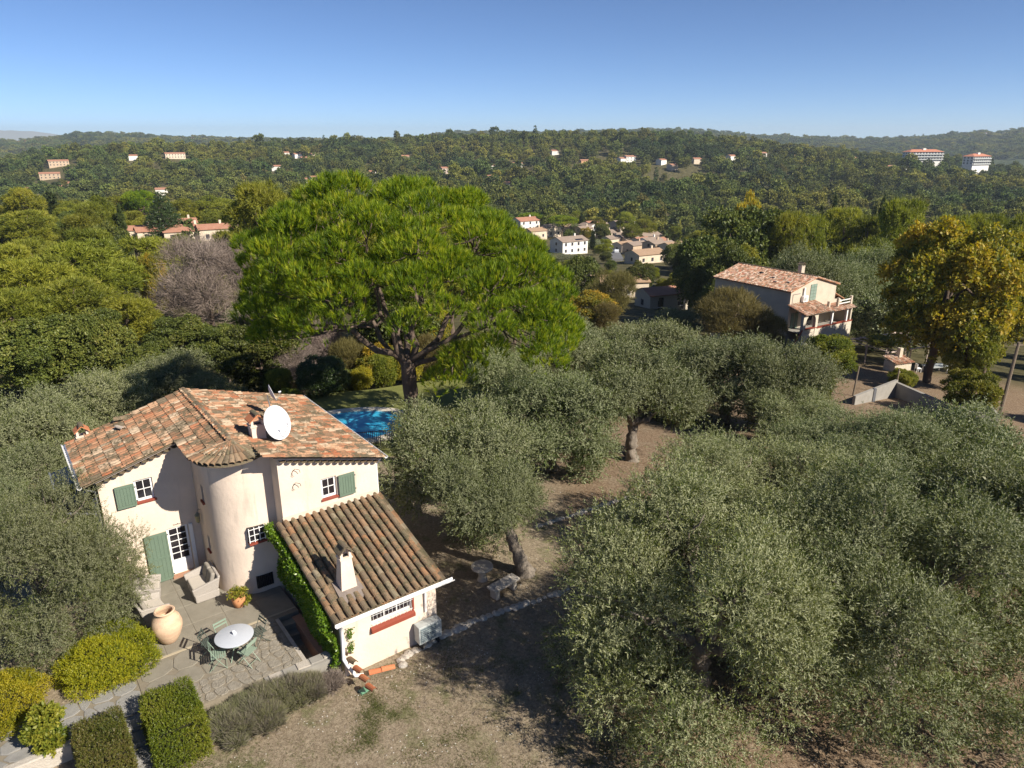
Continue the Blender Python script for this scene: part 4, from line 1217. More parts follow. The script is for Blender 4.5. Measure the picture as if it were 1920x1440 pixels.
def olive_proto(seed, nsp, k, ll, lw, lean=(0, 0), L=.32, clear=1.0, skirt=10):
    fine = nsp > 12000
    rng = np.random.default_rng(seed); rnd = random.Random(seed)
    lobes = []; mains = []
    for i in range(10):
        a = i * 2.4 + rng.normal(0, .4); q = rng.uniform(.35, 1.0)
        mains.append((math.cos(a) * 2.15 * q + lean[0], math.sin(a) * 2.15 * q + lean[1], rng.uniform(1.9, 2.9) + 1.3 * (1 - q * q), rng.uniform(.72, 1.05)))
    for mx, my, mz, mr in mains:
        lobes.append((mx, my, mz, mr * .9, mr * .75))
        for j in range(7):
            d = unit(rng.normal(size=3)); d[2] = abs(d[2]) * .9 - .15
            lobes.append((mx + d[0] * mr, my + d[1] * mr, mz + d[2] * mr * .95, rng.uniform(.28, .55), rng.uniform(.28, .6)))
    for i in range(skirt):
        a = rng.random() * 6.28; q = rng.uniform(1.6, 2.8)
        lobes.append((math.cos(a) * q + lean[0], math.sin(a) * q + lean[1], rng.uniform(.55, 1.6), rng.uniform(.42, .75), rng.uniform(.45, .8)))
    P, D, T = sample_lobes(rng, lobes, nsp, inner=.45, up=.35, cut=.72, jit=.5, down=.5)
    sh = rng.random(len(P)) < .22                        # young shoots stand out from the crown
    Dn = D.copy(); Dn[:, 2] += .35; Dn = unit(Dn)
    P[sh] += Dn[sh] * rng.uniform(.05, .42, (sh.sum(), 1))
    low = P[:, 2] < 2.0; D[low, 2] -= .45; D = unit(D)
    keep = P[:, 2] > .3; P, D, T = P[keep], D[keep], T[keep]
    T = np.clip(.2 + .5 * T + rng.normal(0, .14, len(T)), 0, 1)
    cores = [l_ for l_ in lobes if l_[3] > .55]                # added larger, darker inner leaves that block light and deepen the shade
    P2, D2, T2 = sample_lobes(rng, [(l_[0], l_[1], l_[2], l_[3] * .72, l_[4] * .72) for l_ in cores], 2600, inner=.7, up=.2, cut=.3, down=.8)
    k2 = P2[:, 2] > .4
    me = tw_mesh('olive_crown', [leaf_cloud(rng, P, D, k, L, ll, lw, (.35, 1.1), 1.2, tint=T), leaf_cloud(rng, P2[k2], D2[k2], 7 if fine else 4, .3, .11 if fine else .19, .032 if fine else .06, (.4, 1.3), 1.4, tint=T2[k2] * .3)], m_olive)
    mb = MB()
    top = Vector((lean[0] * .55, lean[1] * .55, 1.35 * clear + .2))
    pts, rs = [], []
    for i in range(16):
        t = i / 15
        pts.append(Vector((0, 0, -.3)).lerp(top, t) + Vector((rnd.uniform(-.05, .05), rnd.uniform(-.05, .05), 0)))
        rs.append(.34 * (1 - t) ** 5 + .23 - .03 * t + rnd.uniform(-.02, .03))
    mb.tube(pts, rs, 13, lump=.5, rng=rnd)
    for mx, my, mz, mr in mains:
        q = Vector((mx, my, mz))
        pp = limb(mb, top - Vector((0, 0, .2)), top.lerp(q, .7) + Vector((0, 0, .1)), .14, .06, rnd, 7, .14, 5)
        for j in range(5):
            e = q + Vector((rnd.uniform(-.9, .9), rnd.uniform(-.9, .9), rnd.uniform(-.4, .8)))
            limb(mb, pp[-1 - j % 2], e, .05, .01, rnd, 5, .12, 4)
    return me, mb.mesh('olive_trunk', m_bark, True)

def lobed_proto(kind, seed, nsp, k, L, ll, lw, H, Rr, zb, nl, tri=False, ang=(.5, 1.2), up=.3, lobe=(.2, .34), flat=.75, mat=None, bark=None, shape='round', inner=.4, trunk_r=.03, down=.35):
    rng = np.random.default_rng(seed); rnd = random.Random(seed)
    lobes = []
    for i in range(nl):
        if shape == 'round':
            d = unit(rng.normal(size=3)); s = rng.uniform(.55, .95) ** .7
            z = zb + (H - zb) * (.5 + .5 * d[2] * s * .82); rxy = Rr * .78 * s
            lobes.append((d[0] * rxy, d[1] * rxy, z, Rr * rng.uniform(*lobe), Rr * rng.uniform(*lobe) * flat))
        elif shape == 'dome':
            a = rng.random() * 6.28; q = math.sqrt(rng.random())
            z = zb + (H - zb) * (.25 + .6 * math.sqrt(max(0, 1 - q * q)))
            lobes.append((math.cos(a) * Rr * .8 * q, math.sin(a) * Rr * .8 * q, z, Rr * rng.uniform(*lobe), Rr * rng.uniform(*lobe) * flat))
        elif shape == 'cone':
            t = i / nl; a = i * 2.4
            rr_ = Rr * (1 - t) ** .8 * .8; z = zb + (H - zb) * t
            lobes.append((math.cos(a) * rr_, math.sin(a) * rr_, z, Rr * .42 * (1.05 - t * .8), Rr * .13))
        elif shape == 'column':
            t = (i + .5) / nl; a = i * 2.4
            prof = math.sin(math.pi * min(1, t ** .7 * .92 + .08)) ** .6
            lobes.append((math.cos(a) * Rr * .35 * prof, math.sin(a) * Rr * .35 * prof, zb + (H - zb) * t * .97, Rr * .62 * max(.2, prof), H / nl * 1.6))
    P, D, T = sample_lobes(rng, lobes, nsp, inner=inner, up=up, cut=.7, jit=.4, down=down)
    keep = P[:, 2] > zb * .6; P, D, T = P[keep], D[keep], T[keep]
    T = np.clip(.2 + .55 * T + rng.normal(0, .13, len(T)), 0, 1)
    me = tw_mesh(kind + '_crown', [leaf_cloud(rng, P, D, k, L, ll, lw, ang, 1.0, tri, tint=T)], mat)
    mb = MB()
    top = Vector((rnd.uniform(-.02, .02) * H, rnd.uniform(-.02, .02) * H, zb + (H - zb) * .75))
    pp = limb(mb, (0, 0, -.4), top, H * trunk_r, H * trunk_r * .3, rnd, 8, .03, 7)
    if shape != 'column':
        for i in rnd.sample(range(nl), min(nl, 12)):
            q = Vector(lobes[i][:3])
            st = pp[rnd.randrange(3, 7)]
            limb(mb, st, q, H * trunk_r * .42, H * trunk_r * .1, rnd, 5, .1, 4)
    return me, mb.mesh(kind + '_trunk', bark or m_pbark, True)

PROTO = {}
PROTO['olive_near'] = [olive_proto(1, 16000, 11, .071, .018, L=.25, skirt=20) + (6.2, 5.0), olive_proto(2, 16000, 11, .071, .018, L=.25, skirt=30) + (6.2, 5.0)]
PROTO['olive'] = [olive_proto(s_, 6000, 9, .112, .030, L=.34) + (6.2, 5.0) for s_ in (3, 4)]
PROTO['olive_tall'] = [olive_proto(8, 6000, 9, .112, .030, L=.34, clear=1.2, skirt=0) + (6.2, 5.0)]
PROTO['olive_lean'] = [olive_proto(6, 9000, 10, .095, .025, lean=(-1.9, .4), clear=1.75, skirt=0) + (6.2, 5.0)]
PROTO['pine'] = [lobed_proto('pine', s_, 2600, 7, .3, .55, .10, 12, 4.6, 3.2, 30, True, (.2, 1.1), .5, (.22, .36), .62, m_aleppo) + (9.2, 12) for s_ in (11, 12, 13)]
PROTO['umbrella'] = [lobed_proto('umbrella_pine', 15, 2600, 7, .3, .5, .10, 12, 5.5, 6.5, 34, True, (.2, 1.0), .6, (.2, .3), .6, m_pineg, shape='dome') + (11, 12)]
PROTO['oak'] = [lobed_proto('oak', s_, 4300, 6, .34, .27, .17, 9, 4.5, 1.2, 34, False, (.5, 1.3), .3, (.22, .36), .85, m_oak) + (9, 9) for s_ in (21, 22, 23)]
PROTO['leafy'] = [lobed_proto('leafy', s_, 8200, 6, .3, .20, .13, 9, 4.5, 1.2, 60, False, (.5, 1.3), .3, (.14, .26), .85, m_oak, inner=.5) + (9, 9) for s_ in (25, 26)]
PROTO['lime'] = PROTO['oak']; PROTO['autumn'] = PROTO['oak']
PROTO['cypress'] = [lobed_proto('cypress', 31, 1900, 6, .3, .6, .16, 12, 1.0, .4, 16, True, (.1, .6), 1.4, mat=m_cypr, shape='column', down=.2) + (2.0, 12)]
PROTO['cedar'] = [lobed_proto('cedar', 33, 3200, 6, .4, .55, .14, 14, 4.6, 1.5, 60, True, (.4, 1.4), .15, mat=m_deepg, shape='cone') + (9.2, 14)]
PROTO['bare'] = [lobed_proto('bare_tree', 35, 4200, 4, .5, 1.05, .028, 10, 4.2, 1.5, 26, True, (.2, .9), .6, (.26, .4), .9, m_twig, inner=.8) + (8.4, 10)]
PROTO['feather'] = [lobed_proto('tamarisk', 37, 3800, 7, .4, .55, .035, 7, 4.0, .6, 26, True, (.2, .8), .9, (.26, .38), .9, m_feath, inner=.7) + (8, 7)]
PROTO['shrub'] = [lobed_proto('shrub', 39, 4200, 7, .26, .13, .06, 3, 2.0, .15, 26, False, (.5, 1.2), .3, (.28, .42), .85, m_deepg, trunk_r=.02) + (4, 3)]

rt = random.Random(77)
def tree(kind, x, y, h, w, label, group=None, proto=None, rot=None, mat=None, z=None, cat=None, name=None):
    pk = proto or kind
    if isinstance(pk, str): pk = (pk, rt.randrange(len(PROTO[pk])))
    me, tr, pw, ph = PROTO[pk[0]][pk[1]]
    nm = name or dict(olive='olive_tree', pine='pine_tree', umbrella='umbrella_pine', oak='oak_tree', cypress='cypress_tree', cedar='cedar_tree', bare='bare_tree', autumn='autumn_tree', lime='leafy_tree', feather='tamarisk', shrub='shrub')[kind]
    z = tz(x, y) if z is None else z
    t = thing(nm, label, cat or ('shrub' if kind == 'shrub' else 'tree'), (x, y, z - .05), rt.uniform(0, 6.28) if rot is None else rot, group, (w / pw, w / pw, h / ph))
    c = link('crown', me, t)
    mm = mat or KMAT[kind]
    if mm is not me.materials[0]:
        c.material_slots[0].link = 'OBJECT'; c.material_slots[0].material = mm
    link('trunk', tr, t)
    return t

# ---- the great stone pine
def great_pine():
    rng = np.random.default_rng(42); rnd = random.Random(42)
    RX, RY, HT = 8.5, 6.3, 15.2
    def rim(a): return 8.2 + 1.2 * max(0, -math.sin(a)) - .8 * max(0, math.cos(a)) ** 2 - .7 * max(0, -math.cos(a)) ** 2
    lobes = []
    n = 150
    for i in range(n):
        ps = math.asin(min(1, (i + .5) / n * 1.04 - .04))
        a = i * 2.39996 + rng.normal(0, .15)
        s = rng.uniform(.84, 1.0)
        hb = rim(a)
        zz = hb + (HT - hb) * math.sin(ps) * s
        dx = -1.1 * max(0, math.sin(ps))                      # the top leans to the left
        q = math.cos(ps) ** .8
        lobes.append((RX * q * math.cos(a) * s + dx, RY * q * math.sin(a) * s, zz - .5, rng.uniform(.68, 1.2), rng.uniform(.5, .85)))
    for i in range(30):
        a = rng.random() * 6.28; q = rng.uniform(.45, .86)
        lobes.append((RX * q * math.cos(a), RY * q * math.sin(a), rim(a) + rng.uniform(-.2, 1.8) + 2.6 * (1 - q), rng.uniform(.7, 1.1), rng.uniform(.42, .65)))
    for c in ((2.6, -2.6, 6.4), (3.4, -2.6, 6.5), (2.2, -2.3, 5.4), (3.0, -2.0, 5.7), (1.6, -2.4, 5.1), (4.2, -2.6, 6.8), (-5.0, -4.0, 8.0), (-6.0, -3.4, 7.8), (6.6, -3.6, 7.2), (7.4, -2, 6.9), (6.9, -2.8, 6.4)):
        lobes.append((*c, rng.uniform(.8, 1.15), rng.uniform(.55, .8)))
    lobes = [(l_[0], l_[1] + 1.3, *l_[2:]) for l_ in lobes]
    P, D, T = sample_lobes(rng, lobes, 25000, inner=.16, up=1.4, cut=.97, jit=.32, down=.12)
    T = np.clip(.3 + .25 * T + rng.normal(0, .3, len(T)) + .12 * (P[:, 2] < 7), 0, 1)
    me = tw_mesh('great_pine_crown', [leaf_cloud(rng, P, D, 11, .16, .30, .032, (.08, .7), .9, True, tint=T)], m_pineg)
    mb = MB()
    pts = [Vector((0, 0, -.6)), Vector((0, 0, .4)), Vector((.03, 0, 2)), Vector((-.05, .02, 4)), Vector((-.12, 0, 5.6)), Vector((-.18, 0, 6.3))]
    fine = []; rs = []
    for i in range(len(pts) - 1):
        for j in range(4):
            t = j / 4; fine.append(pts[i].lerp(pts[i + 1], t)); rs.append([.60, .46, .40, .37, .38, .33][i] * (1 - t) + [.60, .46, .40, .37, .38, .33][i + 1] * t)
    mb.tube(fine, rs, 14, lump=.16, rng=rnd)
    nod = []
    for (ex, ey, ez, r0) in ((-5.2, -.4, 10.2, .24), (-2.4, 2.8, 11.4, .22), (1.4, -.6, 11.8, .26), (3.3, 1.8, 11.2, .24), (4.2, -1.6, 9.9, .2), (.2, 3.6, 11.9, .22), (-1.7, -1.8, 11.3, .2), (-3.8, 3.2, 10.8, .2), (5.6, .8, 9.4, .17)):
        st = fine[-1] + Vector((0, 0, rnd.uniform(-.9, .1)))
        pp = limb(mb, st, (ex, ey, ez), r0 * .8, r0 * .3, rnd, 8, .07, 8, sag=.07)
        nod += [(p, r0 * (1 - .6 * i / 8)) for i, p in enumerate(pp) if i > 2]
    for lb in lobes:
        q = Vector(lb[:3])
        best = min(nod, key=lambda t: (t[0] - q).length + max(0, t[0].z - q.z) * .6)
        e = q + Vector((0, 0, -.1))
        limb(mb, best[0], e, min(.085, best[1] * .55), .02, rnd, 5, .06, 5, sag=.03)
    return me, mb.mesh('great_pine_trunk', m_pbark, True)
gp = great_pine()
PINE = (-5.24, 35.0, -1.8)
t = thing('stone_pine', 'great umbrella shaped stone pine with bright green crown towering behind the farmhouse', 'tree', PINE, 0)
link('crown', gp[0], t); link('trunk', gp[1], t)
HAND = [
    ('olive', -14.6, 19.0, 5.6, 5.6, 'olive tree filling the lower left corner in front of the farmhouse gable', 'near'),
    ('olive', -2.4, 27, 5.9, 6.9, 'olive tree whose crown covers the right end of the farmhouse wall', ''),
    ('olive', -0.9, 24.0, 3.9, 4.6, 'olive tree with a bare leaning pale trunk beside the annex', 'lean'),
    ('olive', 2.0, 34, 5.7, 7.8, 'olive tree just right of the great pine trunk', ''),
    ('olive', 6.6, 36, 6.9, 7.6, 'olive tree with a stout upright trunk on sunny brown ground', 'tall'),
    ('olive', -0.5, 44, 5.3, 6.5, 'olive tree in shade directly under the right rim of the great pine', ''),
    ('olive', 4.8, 50, 6.5, 8.5, 'olive tree at the back of the grove beside the pine crown rim', ''),
    ('olive', 10.2, 52, 6.5, 9.2, 'olive tree at the back of the grove below the small tiled house', ''),
    ('olive', 14.5, 45, 6.5, 9.4, 'wide olive tree right of the centre of the grove, below the grey house wall', ''),
    ('olive', 17.3, 42, 6.4, 7.2, 'olive tree beside the yellow green fig at the grove edge', ''),
    ('olive', 12.1, 47, 5.4, 7.0, 'olive tree squeezed between larger crowns at the back of the grove', ''),
    ('olive', 16.4, 38, 4.1, 6.1, 'small olive tree below the left end of the concrete tank wall', ''),
    ('olive', 5.4, 16.7, 7.4, 8.0, 'huge near olive tree in the lower right foreground, left of the pair', 'near'),
    ('olive', 11.2, 17.4, 7.0, 9.0, 'huge near olive tree in the lower right corner', 'near'),
    ('olive', 9.2, 24.0, 5.8, 8.2, 'olive tree behind the huge foreground pair, on the left', 'near'),
    ('olive', 15.1, 27.5, 5.5, 9.3, 'olive tree in the middle of the row below the concrete tank', 'near'),
    ('olive', 19.4, 27, 5.9, 8.7, 'olive tree at the right edge below the utility pole', ''),
    ('olive', 17.1, 21.5, 6.0, 7.4, 'olive tree at the right edge behind the foreground corner olive', ''),
    ('olive', -25.6, 35, 5.5, 6.4, 'olive tree at the left edge level with the roof ridge', ''),
    ('olive', -22.4, 29, 3.9, 5.7, 'olive tree at the left edge beside the farmhouse chimney', ''),
    ('olive', -25.4, 41, 5.4, 7.4, 'olive tree above the farmhouse roof, beside the leftmost one', ''),
    ('olive', -23.9, 47, 5.2, 7.7, 'pale olive tree above the roof slope below the grey bare tree', ''),
    ('olive', -21.7, 26, 3.4, 4.3, 'olive tree at the left edge behind the foreground olive', ''),
    ('olive', -19.8, 44, 4.1, 5.2, 'olive tree in shadow right behind the roof ridge', ''),
    ('olive', 40.2, 95, 13.4, 10.6, 'tall grey green olive just behind the neighbouring house chimney', ''),
    ('olive', 52.5, 104, 14.3, 10.0, 'grey green olive between the neighbouring house and the autumn tree', ''),
    ('olive', 45.7, 97, 11.8, 10.9, 'low grey green olive behind the neighbouring house terrace', ''),
    ('olive', 39.6, 100, 12.1, 7.5, 'grey green olive directly behind the neighbouring house ridge', ''),
    ('olive', 22.2, 92, 3.7, 7.1, 'small olive in front of the little tiled outbuilding', ''),
    ('oak', -38.8, 56, 7.6, 9.0, 'broad oak at the left edge above the olive trees', ''),
    ('oak', -35.3, 58, 7.8, 6.7, 'green oak above the olive trees, left of the grey bare tree', ''),
    ('oak', -19.3, 52, 6.4, 7.2, 'dark rounded oak just behind the farmhouse ridge, left of the pine trunk', ''),
    ('oak', -28.7, 52, 5.4, 4.9, 'oak with a bare stem showing, below the left pines', ''),
    ('oak', -19.1, 62, 5.3, 5.3, 'oak half hidden under the left rim of the great pine', ''),
    ('oak', 40.2, 125, 20.2, 17.4, 'tall dark oak rising behind the neighbouring house', ''),
    ('oak', 32.9, 120, 14.7, 11.6, 'dark oak left of the tall one behind the neighbouring house', ''),
    ('oak', 31.0, 112, 11.0, 7.1, 'dark shaded oak between the tiled outbuilding and the neighbouring house', ''),
    ('oak', 35.5, 140, 15.4, 7.3, 'oak right of the village houses', ''),
    ('oak', 32.5, 104, 13.0, 10.1, 'rounded oak close behind the neighbouring roof', ''),
    ('oak', 29.7, 165, 8.4, 7.4, 'bright green leafy tree between the village and the tiled outbuilding', ''),
    ('oak', 12.6, 130, 10.0, 7.8, 'oak tree at the right rim of the great pine crown', ''),
    ('oak', -12.6, 50, 2.9, 3.7, 'dense dark green shrub-like tree at the edge of the pool lawn', ''),
    ('oak', 28.2, 97, 7.9, 5.1, 'small dark tree at the left end of the neighbouring house', ''),
    ('pine', -56.4, 84, 12.5, 13.2, 'big pine at the left edge below the skyline', ''),
    ('pine', -55.9, 95, 13.7, 13.4, 'big pine second from the left edge', ''),
    ('pine', -54.6, 104, 13.2, 11.5, 'pine left of the grey bare tree', ''),
    ('pine', -50.0, 70, 9.2, 9.0, 'pine low at the left edge above the oaks', ''),
    ('pine', -47.6, 75, 9.7, 9.6, 'pine in the middle of the left slope', ''),
    ('pine', -39.1, 70, 8.2, 7.4, 'pine just above the green oak on the left slope', ''),
    ('pine', -65.5, 90, 13.7, 11.4, 'pine cut by the left edge', ''),
    ('pine', -38.4, 112, 21.8, 12.1, 'tall yellow green pine rising behind the left shoulder of the great pine', ''),
    ('pine', -47.4, 125, 17.0, 10.0, 'pine touching the left shoulder of the great pine', ''),
    ('pine', -130.0, 240, 17.3, 17.5, 'pine between the two slender cypresses on the left', ''),
    ('pine', -142.1, 235, 16.5, 15.4, 'pine left of the first slender cypress on the left', ''),
    ('pine', -101.1, 150, 10.9, 12.1, 'pine near the left edge under the far hillside', ''),
    ('pine', -115.2, 255, 15.4, 16.7, 'pine right of the layered cedar', ''),
    ('pine', -106.9, 260, 16.2, 17.0, 'pine right of the red roofs on the left', ''),
    ('pine', -43.5, 150, 25.0, 9.8, 'pine directly behind the upper left of the great pine', ''),
    ('pine', 66.9, 122, 23.4, 11.1, 'round topped pine beside the little stone tower house', ''),
    ('pine', 46.6, 120, 19.7, 7.5, 'pine behind the tall oak and left of two cypresses', ''),
    ('pine', 51.0, 122, 19.4, 6.7, 'slim pine next to the cypress right of the tall oak', ''),
    ('pine', 66.7, 135, 21.3, 9.4, 'pine beside the little stone tower house, on its left', ''),
    ('pine', 64.5, 140, 22.3, 10.7, 'pine among the right hand cypresses', ''),
    ('pine', 51.9, 145, 22.1, 10.6, 'pine behind the golden topped tree', ''),
    ('pine', 74.2, 122, 20.6, 9.8, 'pine behind the left of the large autumn tree', ''),
    ('pine', 83.4, 126, 21.2, 11.5, 'pine behind the middle of the large autumn tree', ''),
    ('pine', 81.9, 115, 19.5, 11.0, 'pine at the right edge behind the autumn trees', ''),
    ('umbrella', 11.5, 392, 8.4, 16.7, 'small umbrella pine above the white village house', ''),
    ('umbrella', 24.1, 345, 11.0, 15.7, 'small umbrella pine nearest the village row houses', ''),
    ('umbrella', -119.9, 235, 16.9, 12.0, 'umbrella pine with a bare white trunk left of the cedar', ''),
    ('umbrella', -21.8, 300, 22.5, 13.1, 'umbrella pine just over the great pine crown top', ''),
    ('cypress', -145.2, 230, 17.8, 5.7, 'slender cypress farthest left on the near slope', ''),
    ('cypress', -135.5, 238, 16.9, 5.9, 'slender cypress left of the cedar', ''),
    ('cypress', 72.4, 170, 22.0, 1.9, 'cypress right of the tall oak, standing alone', ''),
    ('cypress', 104.2, 205, 25.1, 2.2, 'cypress beside the little stone tower house', ''),
    ('cypress', 92.9, 210, 25.3, 2.0, 'cypress in the pair behind the right hand pines', ''),
    ('cypress', 102.3, 205, 22.9, 1.8, 'thin cypress left of the little stone tower house', ''),
    ('cypress', 35.1, 312, 8.5, 2.1, 'small cypress among the village houses', ''),
    ('cypress', 93.0, 205, 22.7, 2.0, 'cypress nearest the grey green olives on the right', ''),
    ('cypress', -47.2, 300, 18.0, 2.6, 'thin cypress above the great pine crown', ''),
    ('cedar', -98.7, 205, 13.1, 11.2, 'layered dark cedar in front of the red roofs on the left', ''),
    ('cedar', 70.4, 440, 17.7, 19.2, 'big dark cedar behind the village', ''),
    ('bare', -34.0, 78, 13.0, 11.3, 'large grey leafless tree left of the great pine', ''),
    ('bare', -16.2, 52, 4.4, 3.7, 'small bare tree beside the dark shrub by the pool', ''),
    ('bare', -16.2, 60, 5.4, 4.6, 'bare brownish tree under the left rim of the great pine', ''),
    ('autumn', 39.5, 64, 15.6, 13.6, 'large golden autumn tree on the right', ''),
    ('autumn', 48.9, 70, 14.9, 8.8, 'second autumn tree cut by the right edge', ''),
    ('autumn', 10.5, 92, 5.7, 8.4, 'orange tinged tree right of the great pine crown', ''),
    ('autumn', 43.7, 135, 23.3, 7.9, 'golden topped tree above the tall dark oak', ''),
    ('autumn', 6.3, 75, 4.0, 4.6, 'small orange tree below the great pine rim', ''),
    ('autumn', -50.7, 100, 11.0, 4.5, 'small golden tree beside the grey bare tree', ''),
    ('lime', 40.8, 61, 7.3, 5.6, 'green leafy tree under the large autumn tree', ''),
    ('lime', 28.1, 60, 4.8, 5.1, 'yellow green fig tree below the neighbouring porch', ''),
    ('lime', 34.2, 107, 13.1, 8.8, 'bright green tree between the tall oak and the neighbouring roof', ''),
    ('lime', 34.6, 50.5, 4.0, 4.8, 'yellow leaved fig tree beside the utility pole', ''),
    ('lime', 34.8, 60, 2.0, 2.8, 'small yellowing tree on the bank above the concrete wall', ''),
    ('lime', 23.5, 51, 3.2, 2.4, 'yellow green bush at the end of the olive grove', ''),
    ('feather', 23.9, 74, 7.6, 8.4, 'feathery tamarisk in front of the grey house wall', ''),
    ('feather', 26.6, 72, 5.0, 4.4, 'small feathery tamarisk by the porch steps', ''),
    ('feather', 15.3, 108, 8.7, 7.7, 'brownish feathery tree in front of the village roofs', ''),
    ('feather', 12.0, 90, 4.8, 4.8, 'small feathery tree left of the tiled outbuilding', ''),
    ('oak', -31.7, 66, 5.9, 7.6, 'dark oak below the left of the large grey leafless tree', ''),
    ('oak', -25.2, 60, 5.6, 5.1, 'dark oak below the right of the large grey leafless tree', ''),
    ('shrub', 46.7, 84, 7.0, 10.2, 'wide grey green shrub beside the neighbouring porch', ''),
    ('shrub', 36.7, 325, 2.8, 19.3, 'broad hedge-like shrub below the white village house', ''),
    ('shrub', 18.2, 270, 2.5, 14.1, 'broad shrub left of the village road', ''),
]
